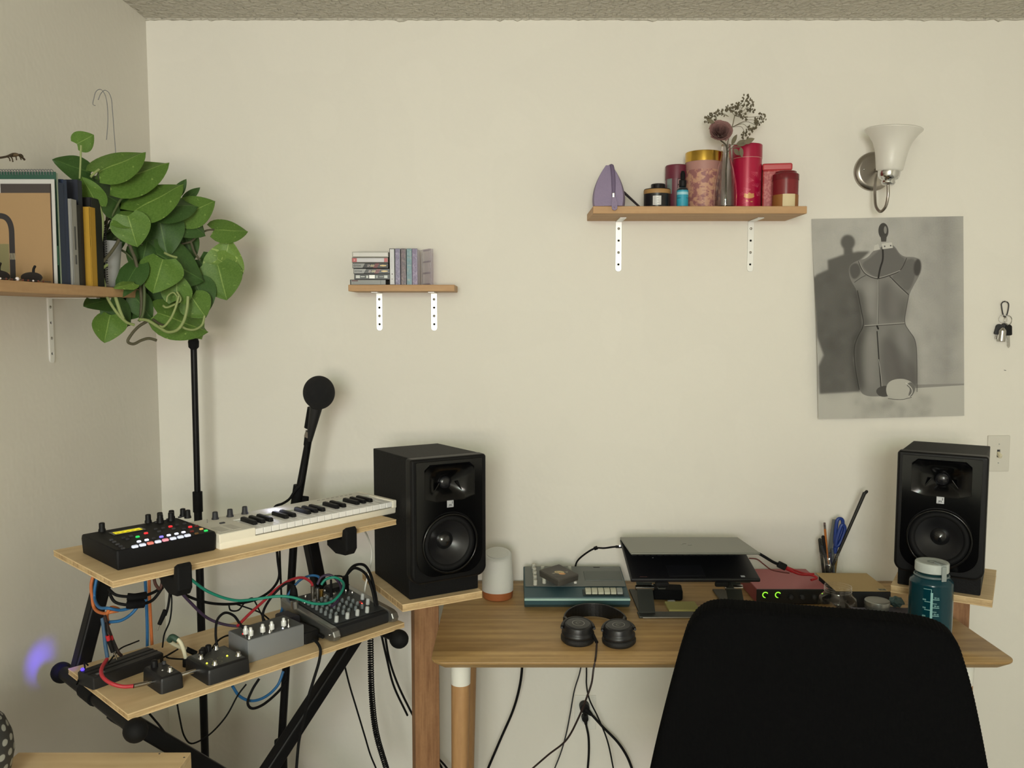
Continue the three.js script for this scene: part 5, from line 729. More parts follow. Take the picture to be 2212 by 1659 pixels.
{ // headphones lying cups down
  const g = thing('headphones', 'black closed headphones lying on the desk', 'headphones', [0.222, DT, -2.2]);
  const leather = std(0x161617, 0.45, 0, { bumpMap: grainTex, bumpScale: 0.0004 });
  const cup = (x, z, rx, rz) => { const c = new THREE.Group(); c.name = 'ear_cup'; g.add(c); c.position.set(x, 0.0008, z); c.rotation.set(rx, 0, rz);
    part(c, 'ear_pad', lathe([[0.024, 0.004], [0.03, 0.0], [0.038, 0.0005], [0.0435, 0.006], [0.044, 0.013], [0.041, 0.019], [0.03, 0.02], [0.024, 0.016], [0.024, 0.004]], 40), leather); part(c, 'shell', lathe([[0.04, 0.018], [0.042, 0.022], [0.042, 0.027], [0.038, 0.03], [0.0375, 0.034], [0.035, 0.045], [0.032, 0.049], [0, 0.049]], 40), std(0x1a1a1c, 0.4)); part(c, 'cap', lathe([[0.031, 0.049], [0.0305, 0.0505], [0, 0.0505]], 36), std(0x2c2c2d, 0.45)); part(c, 'emblem_ring', new THREE.RingGeometry(0.0148, 0.0162, 36).rotateX(-Math.PI / 2), std(0x9a9a94, 0.4, 0.5), [0, 0.0509, 0.001]); part(c, 'emblem', new THREE.RingGeometry(0.004, 0.0075, 20, 1, 0.4, 4.6).rotateX(-Math.PI / 2), std(0x5c5c58, 0.4), [0, 0.0509, 0.001]);
    const yk = []; for (let i = 0; i <= 14; i++) { const a = Math.PI * (0.02 + 0.96 * i / 14); yk.push(V(0.041 * Math.cos(a), 0.036 + 0.008 * Math.sin(a), -0.041 * Math.sin(a))); } part(c, 'yoke', tube(yk, 0.0048, 28, 8), std(0x202022, 0.45)); for (const k of [-1, 1]) part(c, 'pivot', sph(0.0035, 12, 8), M.darkGrey, [k * 0.042, 0.036, 0]); return c; };
  cup(-0.052, 0.03, 0.1, -0.03); cup(0.054, 0.045, 0.06, 0.04);
  const band = []; for (let i = 0; i <= 24; i++) { const a = Math.PI * i / 24; band.push([0.081 * Math.cos(a) * (1 - 0.05 * Math.sin(a)), -0.03 - 0.115 * Math.sin(a)]); }
  const out = band.map(([x, z]) => [x * 1.045, z - 0.005]), s = poly([...band, ...out.reverse()].map(([x, z]) => [x, -z])); part(g, 'headband', extr(s, 0.034, 0.002, 4, 2).rotateX(-Math.PI / 2), leather, [0.0, 0.005, 0]);
  for (const k of [-1, 1]) part(g, 'slider_arm', rbox(0.009, 0.026, 0.045, 0.003), std(0x222224, 0.4), [k * 0.076, 0.026, -0.028], [0, k * -0.25, 0]);
  part(g, 'cable_boot', rod(V(-0.013, 0.024, 0.05), V(-0.006, 0.014, 0.075), 0.0042), M.rubber);
}
{ const P = [V(0.2155, DT + 0.013, -2.123), atY(1288, 1408, DT + 0.004), atY(1286, 1425, DT + 0.003), atZ(1282, 1446, dF + 0.0045), ...[[1278, 1475, -2.028], [1268, 1505, -2.03], [1250, 1550, -2.05], [1222, 1600, -2.08], [1185, 1630, -2.1], [1148, 1662, -2.12]].map(p => atZ(...p))], g = thing('cable', 'dark headphone cable hanging over the front of the desk', 'cable', P[0]); part(g, 'cord', tube(P.map(p => p.clone().sub(P[0])), 0.0024, 100, 8), std(0x241512, 0.5)); }
// ---- laptop on its stand
{
  const w = 0.357, cx = 0.505, hz = -2.554, hy = 0.9, fz = -2.309, fyy = 0.852, L = Math.hypot(hz - fz, hy - fyy), tl = Math.atan2(hy - fyy, fz - hz);
  const g = thing('laptop', 'dark grey laptop half open on a raised stand', 'laptop', [cx, hy, hz]), al = std(0x7c7e76, 0.42, 0.6), deck = std(0x17171c, 0.5, 0.2);
  const b = part(g, 'base', rbox(w, 0.011, L, 0.004), deck, [0, -Math.sin(tl) * L / 2, Math.cos(tl) * L / 2], [tl, 0, 0]); const keyG = rbox(0.0145, 0.0015, 0.0145, 0.0006), keyM = std(0x121216, 0.55);
  for (let r = 0; r < 5; r++) for (let i = 0; i < 17; i++) part(b, 'key', keyG, keyM, [-0.15 + i * 0.0187, 0.0057, -L / 2 + 0.03 + r * 0.0185]);
  part(b, 'touchpad', rbox(0.1, 0.0008, 0.065, 0.0004), std(0x1c1c22, 0.4), [-0.02, 0.0056, L / 2 - 0.048]); part(b, 'sticker', box(0.011, 0.0003, 0.009), std(0xb9bcc6, 0.5), [w / 2 - 0.046, 0.0058, L / 2 - 0.014]); for (let i = 0; i < 6; i++) part(b, 'palm_print', box(0.002, 0.0002, 0.003), std(0x6b4a4a, 0.5), [-w / 2 + 0.028 + i * 0.0035, 0.0056, L / 2 - 0.012]); part(b, 'palm_dot', box(0.004, 0.0003, 0.002), std(0xa8a8a8, 0.4), [-w / 2 + 0.08, 0.0057, -L / 2 + 0.125]);
  const LL = 0.238, la = Math.atan2(0.925 - hy - 0.007, LL), lid = part(g, 'lid', rbox(w, 0.0055, LL, 0.0025), al, [0, 0.007 + Math.sin(la) * LL / 2, Math.cos(la) * LL / 2], [-la, 0, 0]);
  part(lid, 'screen', box(w - 0.012, 0.0005, LL - 0.02), M.blackGloss, [0, -0.003, 0]); for (const k of [-1, 1]) part(lid, 'lid_logo', mv(new THREE.TorusGeometry(0.0095, 0.0014, 6, 20, 2.4).rotateX(Math.PI / 2), 0, 0, 0, 0, k > 0 ? 0.4 : 3.4, 0), std(0x8d8f8a, 0.3, 0.8), [k * 0.005, 0.0024, k * 0.003]); for (const k of [-1, 1]) part(g, 'hinge', rod(V(k * 0.12 - 0.03, 0.003, -0.002), V(k * 0.12 + 0.03, 0.003, -0.002), 0.005), M.charcoal);
  // stand
  const s = thing('laptop_stand', 'grey metal laptop riser with chrome hinges', 'laptop stand', [cx, DT, -2.45]), gm = std(0x4c4e4a, 0.42, 0.6), un = z => { const t = (fz - z) / (fz - hz); return fyy + (hy - fyy) * t; };
  part(s, 'front_bar', rbox(0.31, 0.006, 0.042, 0.002), gm, [0.005, 0.003, 0.092]); part(s, 'front_edge', rbox(0.3, 0.004, 0.003, 0.001), M.steel, [0.01, 0.003, 0.1145]); for (const k of [-1, 1]) {
    part(s, 'side_bar', rbox(0.045, 0.006, 0.2, 0.002), gm, [k * 0.128 + 0.005, 0.003, -0.03]);
    const a = V(k * 0.128 + 0.005, 0.006, 0.085), c = V(k * 0.128 + 0.005, 0.062, 0.03); const d = c.clone().sub(a), len = d.length(); part(s, 'leg_plate', rbox(0.045, 0.005, len, 0.001), gm, a.clone().lerp(c, 0.5), [Math.atan2(d.y, -d.z), 0, 0]);
    part(s, 'hinge_tube', rod(V(c.x - 0.026, c.y, c.z), V(c.x + 0.026, c.y, c.z), 0.0075), M.chrome);
    const e = V(k * 0.128 + 0.005, un(-2.5) - DT - 0.013, -0.05), d2 = e.clone().sub(c); part(s, 'upper_plate', rbox(0.045, 0.005, d2.length(), 0.001), gm, c.clone().lerp(e, 0.5), [Math.atan2(d2.y, -d2.z), 0, 0]);
    part(s, 'tray_arm', rbox(0.04, 0.005, 0.215, 0.001), gm, [e.x, un(-2.425) - DT - 0.0095, 0.025], [tl, 0, 0]); part(s, 'rubber_hook', rbox(0.038, 0.014, 0.012, 0.005), M.rubber, [k * 0.082 - 0.012, un(fz) - DT - 0.008, 0.147]);
    part(s, 'hook_arm', rbox(0.02, 0.004, 0.05, 0.001), gm, [k * 0.094, un(fz + 0.02) - DT - 0.0115, 0.125], [tl, 0, 0]);
  }
}
single('power_brick', 'black power brick lying under the laptop', 'power brick', rbox(0.088, 0.032, 0.062, 0.006), M.blackMatte, [0.466, DT + 0.016, -2.52], [0, -0.12, 0]);
{ const g = thing('sticky_notes', 'pale yellow sticky note pad under the laptop', 'notepad', [0.492, DT, -2.425], 0); part(g, 'pad', rbox(0.088, 0.007, 0.072, 0.0006), std(0xb3ad6a, 0.8), [0, 0.0035, 0]); }
single('usb_stick', 'small white memory stick behind the sticky notes', 'memory stick', rbox(0.022, 0.006, 0.01, 0.002), M.lightGrey, [0.47, DT + 0.003, -2.474], [0, 0.1, 0]);
cable('black charging cable curving from laptop to behind tape recorder', [[1352, 1181, -2.53], [1330, 1181, -2.54], [1305, 1184, -2.56], [1287, 1184, -2.57], [1262, 1198, -2.6], [1246, 1214, -2.63], [1242, 1232, -2.65], [1240, 1250, -2.66], [1238, 1262, -2.665]], 0.0028, M.rubber, 'z', (g, L) => { part(g, 'plug', rod(L[0], L[1], 0.0045, 0.004), M.black); part(g, 'plug_light', sph(0.0026, 10, 8), led(0xffffff, 2.5), L[0].clone().lerp(L[1], 0.6).add(V(0, 0.003, 0.003))); part(g, 'cable_tie', mv(rbox(0.012, 0.01, 0.008, 0.002), ...L[3].toArray(), 0.3, 0.2, 0.3), M.rubber); });
cable('short grey cable stub at the back of tape recorder', [[1252, 1226, -2.655], [1242, 1229, -2.65], [1236, 1238, -2.63], [1233, 1250, -2.6]], 0.0034, M.grey, 'z');
// ---- red audio interface
{
  const w = 0.212, d = 0.2, h = 0.046, cx = 0.822, cz = -2.555, g = thing('audio_interface', 'red audio interface with two green lit rings', 'audio interface', [cx, DT, cz]), red = std(0xa8585c, 0.45, 0.25);
  part(g, 'case', loftRR(w, d, 0.003, [[0.003, 0], [h - 0.0015, 0], [h, 0.0015]], 3), red); part(g, 'front_panel', rbox(w + 0.002, h - 0.002, 0.006, 0.002), std(0x101012, 0.45), [0, h / 2 + 0.001, d / 2 + 0.001]); for (const [x, z] of [[-0.09, -0.08], [0.09, -0.08], [-0.09, 0.08], [0.09, 0.08]]) part(g, 'foot', cyl(0.007, 0.007, 0.004, 14), M.rubber, [x, 0.002, z]);
  for (const x of [-0.082, -0.045]) { part(g, 'green_ring', mv(new THREE.TorusGeometry(0.0078, 0.0013, 8, 30, 4.2), 0, 0, 0, 0, 0, 0.6), LED.ring, [x, 0.03, d / 2 + 0.0048]); part(g, 'gain_knob', lathe([[0.0062, 0], [0.0058, 0.008], [0.004, 0.009], [0, 0.009]], 18), M.black, [x, 0.03, d / 2 + 0.004], [Math.PI / 2, 0, 0]); }
  for (const x of [-0.008, 0.025, 0.06]) part(g, 'knob', lathe([[0.0075, 0], [0.007, 0.008], [0.005, 0.0095], [0, 0.0095]], 18), M.charcoal, [x, 0.024, d / 2 + 0.004], [Math.PI / 2, 0, 0]); part(g, 'status_light', sph(0.0018, 8, 6), LED.ring, [0.084, 0.034, d / 2 + 0.0045]);
}
{ const P = (px, py, z) => atZ(px, py, z), a = P(1693, 1224, -2.46), g = thing('cable', 'black and red USB cable lying on the audio interface', 'cable', a), R = (px, py, z) => P(px, py, z).sub(a);
  part(g, 'black_cord', tube([R(1640, 1196, -2.46), R(1652, 1203, -2.46), R(1672, 1215, -2.46), R(1685, 1220, -2.46)], 0.0042, 20, 8), M.rubber); part(g, 'black_plug', mv(rbox(0.026, 0.019, 0.012, 0.003), ...R(1689, 1222, -2.46).toArray(), 0, 0, -0.45), M.black);
  part(g, 'red_cord', tube([R(1700, 1228, -2.46), R(1715, 1236, -2.47), R(1730, 1241, -2.49), R(1755, 1243, -2.51), R(1765, 1248, -2.5), R(1752, 1253, -2.49)], 0.0034, 40, 8), M.red); part(g, 'red_cord', tube([R(1697, 1224, -2.465), R(1718, 1232, -2.49), R(1740, 1239, -2.52), R(1758, 1240, -2.53)], 0.003, 30, 8), M.red); part(g, 'red_boot', rod(R(1697, 1226, -2.46), R(1711, 1234, -2.465), 0.0062, 0.0048), M.red); }
cable('thin brownish red cord behind the laptop edge', [[1618, 1206, -2.6], [1635, 1208, -2.6], [1650, 1219, -2.58], [1665, 1230, -2.56], [1690, 1236, -2.55], [1705, 1238, -2.55]], 0.002, std(0x6a2f2a, 0.6), 'z');
// ---- jar with pens
{
  const z = -2.632, X = atZ(1790, 1200, z).x, g = thing('glass_jar', 'clear glass jar full of pens against the wall', 'jar', [X, DT, z]), pr = [[0, 0.001], [0.038, 0.001], [0.0425, 0.006], [0.043, 0.07], [0.0405, 0.082], [0.033, 0.091], [0.033, 0.108], [0.0315, 0.109]], inr = [[0.0305, 0.106], [0.0305, 0.092], [0.037, 0.083], [0.0395, 0.07], [0.039, 0.008], [0, 0.006]];
  part(g, 'glass', lathe(pr, 44), M.glass); for (const y of [0.096, 0.102]) part(g, 'thread', mv(new THREE.TorusGeometry(0.0332, 0.0009, 6, 40).rotateX(Math.PI / 2), 0, y, 0), M.glass);
  const bot = (dx, dz) => V(X + dx, DT + 0.0105, z + dz), end = (px, py, zz) => atZ(px, py, zz), stick = (name, label, cat, b, e, r0, r1, mat, n = 12) => { const t = thing(name, label, cat, b); part(t, 'barrel', rod(V(0, 0, 0), e.clone().sub(b), r0, r1, n), mat); return [t, e.clone().sub(b)]; };
  { const [t, e] = stick('pencil', 'orange pencil with pink eraser in the pen jar', 'pencil', bot(0.0, 0.012), end(1782, 1142, z + 0.015), 0.0036, 0.0036, std(0xb96a25, 0.5), 6), dd = e.clone().normalize(); part(t, 'ferrule', rod(e, e.clone().addScaledVector(dd, 0.012), 0.0037), M.nickel); part(t, 'eraser', rod(e.clone().addScaledVector(dd, 0.012), e.clone().addScaledVector(dd, 0.019), 0.0033), std(0x6a5a58, 0.8)); }
  { const b = bot(-0.012, 0.01), e0 = end(1866, 1068, z + 0.03), d0 = e0.clone().sub(b); stick('paint_brush', 'long black stick leaning out of the pen jar', 'stick', b, end(1868, 1064, z + 0.03), 0.0036, 0.0055, std(0x1b1a16, 0.5)); const t = scene.children[scene.children.length - 1]; part(t, 'end_knob', capped([end(1866, 1068, z + 0.03).sub(b), end(1872, 1062, z + 0.03).sub(b)], 0.005), M.black); }
  { const b = bot(0.008, -0.006), g2 = thing('scissors', 'blue handled scissors standing in the pen jar', 'scissors', b), R = (px, py, dz = 0) => end(px, py, z + dz).sub(b); part(g2, 'blade', rod(V(0, 0, 0), R(1803, 1190), 0.002, 0.005, 6), M.steel); const loop = (pts, n) => part(g2, n, tube(pts, 0.0055, 50, 10, true), M.blue); loop([R(1805, 1178), R(1806, 1140), R(1811, 1121), R(1819, 1122), R(1820, 1140), R(1812, 1165)], 'handle'); loop([R(1806, 1180, 0.01), R(1812, 1150, 0.01), R(1820, 1133, 0.01), R(1825, 1140, 0.01), R(1820, 1160, 0.01), R(1811, 1178, 0.01)], 'handle'); part(g2, 'pivot', rod(R(1803, 1195), R(1807, 1172), 0.007, 0.008), M.blue); }
  { const b = bot(-0.004, -0.014), t = thing('ruler', 'grey ruler standing behind the blue scissors', 'ruler', b), e = end(1803, 1122, z - 0.012).sub(b), m = part(t, 'blade', rbox(0.014, e.length(), 0.0015, 0.0005).translate(0, e.length() / 2, 0), std(0x6b6d68, 0.5)); m.quaternion.setFromUnitVectors(V(0, 1, 0), e.clone().normalize()); }
  for (const [px, py, dx, dz, m, l, r] of [[1778, 1160, -0.004, 0.022, M.black, 'black capped pen at the front of the jar', 0.0048], [1771, 1166, -0.012, 0.004, std(0x23241f, 0.5), 'dark green black pen at the left of the jar', 0.0048], [1776, 1180, 0.006, 0.024, std(0x30343a, 0.3), 'dark slim pen with white grip in the jar', 0.004], [1798, 1188, 0.016, 0.016, std(0x50565e, 0.3), 'slim steel grey pen in the jar', 0.0036], [1794, 1196, 0.02, 0.004, std(0x2c2f52, 0.4), 'navy ballpoint pen in the jar', 0.004], [1808, 1200, 0.022, -0.008, std(0x8a6a30, 0.5), 'short ochre pencil inside the jar', 0.0036]]) { const [t, e] = stick('pen', l, 'pen', bot(dx, dz), end(px, py, z + dz * 0.6), r * 0.8, r, m); part(t, 'tip', sph(r * 0.8, 10, 6), m); part(t, 'cap', capped([e.clone().multiplyScalar(0.72), e], r * 1.12), m); }
  const lb = end(1785, 1190, z + 0.03);
}
{ const g = thing('cardboard_box', 'flat dark box under the brown envelope', 'box', [1.015, DT, -2.495]); part(g, 'case', rbox(0.15, 0.052, 0.165, 0.003), std(0x25252a, 0.6), [0, 0.026, 0]); }
{ const y = DT + 0.0535, g = thing('envelope', 'brown kraft envelope lying on the dark box', 'envelope', [1.01, y, -2.498], -0.02); part(g, 'paper', rbox(0.155, 0.0022, 0.172, 0.0008), std(0xb89e70, 0.85), [0, 0, 0]); part(g, 'stamp', box(0.02, 0.0003, 0.014), std(0x5c5a4c, 0.7), [0.06, 0.00125, 0.074]); part(g, 'stamp_border', box(0.024, 0.0002, 0.018), std(0xb9b49a, 0.7), [0.06, 0.0011, 0.074]); part(g, 'stamp_dot', box(0.006, 0.0002, 0.005), std(0x8f8b74, 0.7), [0.06, 0.0015, 0.074]); }
{ const z = -2.335, X = atZ(1810, 1280, z).x, g = thing('glass_jar', 'empty open mason jar behind the chair', 'jar', [X, DT, z]), pr = [[0, 0.001], [0.046, 0.001], [0.0515, 0.007], [0.052, 0.05], [0.048, 0.063], [0.036, 0.073], [0.0355, 0.097], [0.034, 0.0985]], inr = [[0.0325, 0.096], [0.033, 0.074], [0.045, 0.061], [0.049, 0.05], [0.0485, 0.009], [0, 0.006]]; part(g, 'glass', lathe(pr, 48), M.glass); for (const y of [0.08, 0.086, 0.092]) part(g, 'thread', mv(new THREE.TorusGeometry(0.0362, 0.0012, 6, 44).rotateX(Math.PI / 2), 0, y, 0), M.glass); }
{ const g = thing('grey_cloth', 'folded lilac grey cloth on the desk behind the chair', 'cloth', [1.03, DT, -2.3]); part(g, 'folds', quad(V(-0.09, 0.028, 0.06), V(0.1, 0.02, 0.05), V(0.09, 0.029, -0.05), V(-0.085, 0.03, -0.05), 14, 10, (p, s, t) => { p.y += 0.003 * Math.sin(s * 9 + t * 3); }), std(0x5c5a66, 0.9, 0, { side: THREE.DoubleSide })); part(g, 'under_layer', loftRR(0.17, 0.1, 0.02, [[0, 0], [0.02, 0.003], [0.024, 0.012]]), std(0x4a4852, 0.9)); }
{ const z = -2.325, g = thing('round_tin', 'round silver tin lying on the grey cloth', 'tin', [atZ(1895, 1295, z).x, DT + 0.033, z]); part(g, 'body', lathe([[0, 0], [0.031, 0], [0.032, 0.002], [0.032, 0.013]], 36), std(0x8d8f8c, 0.35, 0.8)); part(g, 'lid', lathe([[0.0335, 0.011], [0.0335, 0.022], [0.032, 0.024], [0.029, 0.0245], [0.028, 0.0235], [0, 0.0235]], 36), std(0x9a9b97, 0.35, 0.8)); }
{ const z = -2.345, gg = new THREE.IcosahedronGeometry(0.02, 2), p = gg.attributes.position, nz = (x, y, w) => Math.sin(x * 310 + y * 170) * Math.cos(w * 260 + x * 90); for (let i = 0; i < p.count; i++) { const k = 1 + 0.25 * nz(p.getX(i), p.getY(i), p.getZ(i)); p.setXYZ(i, p.getX(i) * k, p.getY(i) * k * 0.7, p.getZ(i) * k); } gg.computeVertexNormals(); single('crumpled_wrapper', 'crumpled pale teal wrapper beside the silver tin', 'wrapper', gg, std(0x50686a, 0.7), [atZ(1936, 1295, z).x, DT + 0.046, z]); }
{ const z = -2.25; single('white_cone', 'small white paper cone beside the mason jar', 'paper cone', mv(new THREE.ConeGeometry(0.019, 0.03, 24, 1).toNonIndexed(), 0, 0, 0, -1.3, 0, 0.5), std(0xbdbab6, 0.7), [atZ(1760, 1300, z).x, DT + 0.0215, z]); }
// ---- water bottle
{
  const z = -2.088, X = atZ(2011, 1280, z).x, g = thing('water_bottle', 'teal water bottle with white measuring print and lid', 'bottle', [X, DT, z]), r = 0.0505; g.scale.y = 1.075;
  part(g, 'bottle', lathe([[0, 0], [r - 0.006, 0], [r - 0.001, 0.004], [r, 0.009], [r, 0.17], [r - 0.002, 0.177], [r - 0.009, 0.184], [r - 0.011, 0.187], [0, 0.187]], 48), phys({ color: 0x07343e, roughness: 0.18, specularIntensity: 0.7 })); part(g, 'neck', lathe([[0.036, 0.185], [0.036, 0.197], [0, 0.197]], 40), phys({ color: 0x1d3c40, roughness: 0.2 })); part(g, 'neck_ring', mv(new THREE.TorusGeometry(0.0385, 0.003, 10, 44).rotateX(Math.PI / 2), 0, 0.1885, 0), std(0x59686a, 0.35));
  part(g, 'lid', lathe([[0, 0.197], [0.038, 0.197], [0.039, 0.199], [0.039, 0.217], [0.037, 0.2195], [0.028, 0.2195], [0.026, 0.2185], [0, 0.2185]], 60), std(0xb7bdb8, 0.5)); part(g, 'lid_emblem', new THREE.RingGeometry(0.006, 0.012, 24).rotateX(-Math.PI / 2), std(0x87908c, 0.5), [0, 0.2188, 0]);
  part(g, 'strap', merge([mv(rbox(0.013, 0.034, 0.003, 0.001), 0.01, 0.2, 0.041, -0.02, 0.24, 0), mv(rbox(0.013, 0.003, 0.03, 0.001), 0.007, 0.2205, 0.028, 0, 0.24, 0)]), std(0x8f9795, 0.4));
  const prt = canvasTex(512, 1024, c => { c.fillStyle = '#07343e'; c.fillRect(0, 0, 512, 1024); c.fillStyle = '#8fbab8'; c.strokeStyle = '#9cc8c4'; c.fillRect(238, 80, 36, 930); c.fillRect(130, 30, 120, 7); c.fillRect(244, 30, 9, 60); c.font = 'bold 32px sans-serif'; for (let i = 0; i < 7; i++) { c.fillRect(150, 210 + i * 118, 90, 9); c.fillText(String((8 - i) * 100), 120, 200 + i * 118); c.fillRect(274, 170 + i * 118, 100, 9); c.fillRect(274, 230 + i * 118, 60, 8); c.fillText(String(30 - i * 4) + ' oz', 292, 160 + i * 118); } c.fillStyle = '#07343e'; c.beginPath(); c.arc(256, 520, 60, 0, 7); c.fill(); c.lineWidth = 12; for (let i = 0; i < 9; i++) { const a = i * Math.PI * 2 / 9; c.beginPath(); c.arc(256 + 38 * Math.cos(a), 520 + 38 * Math.sin(a), 11, 0, 7); c.stroke(); } });
  part(g, 'measure_print', new THREE.CylinderGeometry(r + 0.0006, r + 0.0006, 0.164, 20, 1, true, -0.75, 1.5), phys({ color: 0xffffff, map: prt, roughness: 0.18, specularIntensity: 0.7, side: THREE.DoubleSide }), [0, 0.0895, 0], [0, -0.42, 0]);
}
// ---------------------------------------------------------------- chair
{
  const yaw = -16 * Math.PI / 180, C0 = V(0.6, 0, -1.66), n = V(Math.sin(yaw), 0, Math.cos(yaw)), ex = V(Math.cos(yaw), 0, -Math.sin(yaw)), g = thing('office_chair', 'black knit covered office chair pushed up to the desk', 'chair', [C0.x, 0, C0.z], yaw);
  const on = (px, py) => { const r = ray(px, py), t = (n.x * C0.x + n.z * C0.z) / (r.x * n.x + r.z * n.z), p = along(r, t).sub(C0); return [p.dot(ex), p.y]; };
  const px = [[1382, 1760], [1405, 1659], [1427, 1560], [1455, 1450], [1478, 1368], [1492, 1330], [1510, 1306], [1532, 1293], [1560, 1289], [1600, 1291], [1700, 1299], [1800, 1307], [1900, 1314], [1970, 1322], [2010, 1331], [2035, 1343], [2052, 1362], [2066, 1400], [2084, 1465], [2104, 1560], [2122, 1659], [2140, 1760]];
  const cv = new THREE.CatmullRomCurve3(px.map(p => { const q = on(...p); return V(q[0], q[1], 0); })), N = 560, out = []; for (let i = 0; i <= N; i++) { const p = cv.getPointAt(i / N), tg = cv.getTangentAt(i / N); const rp = 0.0007 * Math.sin(i * 2.1); out.push([p.x - tg.y * rp, p.y + tg.x * rp]); }
  const knit = tex(256, (i, x, y) => { const v = 128 + 90 * Math.sin(x / 256 * Math.PI * 2 * 16) * Math.abs(Math.sin(y / 256 * Math.PI * 2 * 12)); return [v, v, v]; }, false, [9, 9]), cloth = phys({ color: 0x0a0a0b, roughness: 1, specularIntensity: 0.12, bumpMap: knit, bumpScale: 0.0006 });
  const s = poly(out), bg = extr(s, 0.05, 0.016, 4, 4), p = bg.attributes.position; for (let i = 0; i < p.count; i++) { const x = p.getX(i); p.setZ(i, p.getZ(i) + 0.016); } bg.computeVertexNormals();
  part(g, 'backrest', uvm(toCreasedNormals(bg, 0.6)), cloth);
  part(g, 'seat', loftRR(0.52, 0.48, 0.12, [[0.4, 0.03], [0.42, 0.006], [0.45, 0], [0.475, 0.01], [0.485, 0.04]], 8), cloth, [0.02, 0, -0.18]); const fr = M.black; part(g, 'back_bar', rbox(0.08, 0.28, 0.02, 0.005), fr, [0.02, 0.5, -0.06]); part(g, 'gas_column', cyl(0.025, 0.03, 0.3, 24), fr, [0.02, 0.25, -0.18]);
  for (let i = 0; i < 5; i++) { const a = i * Math.PI * 2 / 5 + 0.3, e = V(0.02 + 0.27 * Math.cos(a), 0.075, -0.18 + 0.27 * Math.sin(a)); part(g, 'base_leg', rod(V(0.02, 0.115, -0.18), e, 0.02, 0.014), fr); part(g, 'caster', cyl(0.026, 0.026, 0.03, 20), M.rubber, [e.x, 0.0262, e.z], [Math.PI / 2, 0, a]); part(g, 'caster_stem', rod(V(e.x, 0.03, e.z), e, 0.008), fr); }
}
// ---------------------------------------------------------------- outlet and cables below the desk
{
  const c = atZ(1264, 1538, WB), g = thing('wall_outlet', 'white double wall outlet below the desk', 'outlet', [c.x, c.y, WB]); part(g, 'cover_plate', rbox(0.07, 0.115, 0.005, 0.002), std(0xe6e4dc, 0.45), [0, 0, 0.0025]); for (const y of [-0.02, 0.02]) part(g, 'receptacle', cyl(0.0165, 0.0165, 0.003, 28), std(0xd5d5d0, 0.4), [0, y, 0.0055], [Math.PI / 2, 0, 0]);
  const u = atZ(1262, 1528, WB + 0.02); cable('thick black power cable from the upper outlet plug', [[1263, 1531, WB + 0.03], [1278, 1544, WB + 0.035], [1300, 1568, WB + 0.04], [1335, 1604, WB + 0.05], [1355, 1635, WB + 0.05], [1368, 1668, WB + 0.05]], 0.0042, M.rubber, 'z', (g, L) => { part(g, 'plug', mv(cyl(0.0155, 0.0165, 0.026, 24), 0, 0, 0, Math.PI / 2, 0, 0), M.black, L[0].clone().add(V(0, 0.002, -0.008))); part(g, 'strain_relief', rod(L[0], L[1], 0.011, 0.0055), M.rubber); });
  cable('black power cable from the lower outlet plug', [[1264, 1553, WB + 0.026], [1266, 1565, WB + 0.03], [1271, 1590, WB + 0.03], [1272, 1625, WB + 0.03], [1269, 1668, WB + 0.03]], 0.0036, M.rubber, 'z', (g, L) => { part(g, 'plug', mv(cyl(0.0105, 0.0115, 0.022, 20), 0, 0, 0, Math.PI / 2, 0, 0), M.black, L[0].clone().add(V(0, 0.001, -0.006))); part(g, 'strain_relief', rod(L[0], L[1], 0.007, 0.0045), M.rubber); });
  cable('black cable hanging down behind the desk front leg', [[1118, 1330, -2.58], [1128, 1400, -2.59], [1127, 1452, -2.6], [1121, 1490, -2.61], [1108, 1535, -2.62], [1082, 1595, -2.62], [1052, 1665, -2.62]], 0.004, M.rubber, 'z');
  cable('thin dark cable hanging left of the outlet', [[1270, 1330, -2.6], [1262, 1400, -2.61], [1252, 1454, -2.62], [1241, 1490, -2.63], [1232, 1540, -2.64], [1222, 1590, -2.64], [1210, 1630, -2.64], [1196, 1665, -2.64]], 0.0022, M.charcoal, 'z');
  cable('thin black cable crossing in front of the outlet', [[1262, 1330, -2.59], [1266, 1400, -2.6], [1267, 1454, -2.6], [1267, 1480, -2.6], [1273, 1510, -2.6], [1292, 1550, -2.6], [1312, 1600, -2.6], [1326, 1665, -2.6]], 0.0024, M.rubber, 'z');
  cable('black cable passing behind the wooden post foot', [[948, 1640, -2.6], [958, 1650, -2.6], [975, 1672, -2.6]], 0.0034, M.rubber, 'z');
}
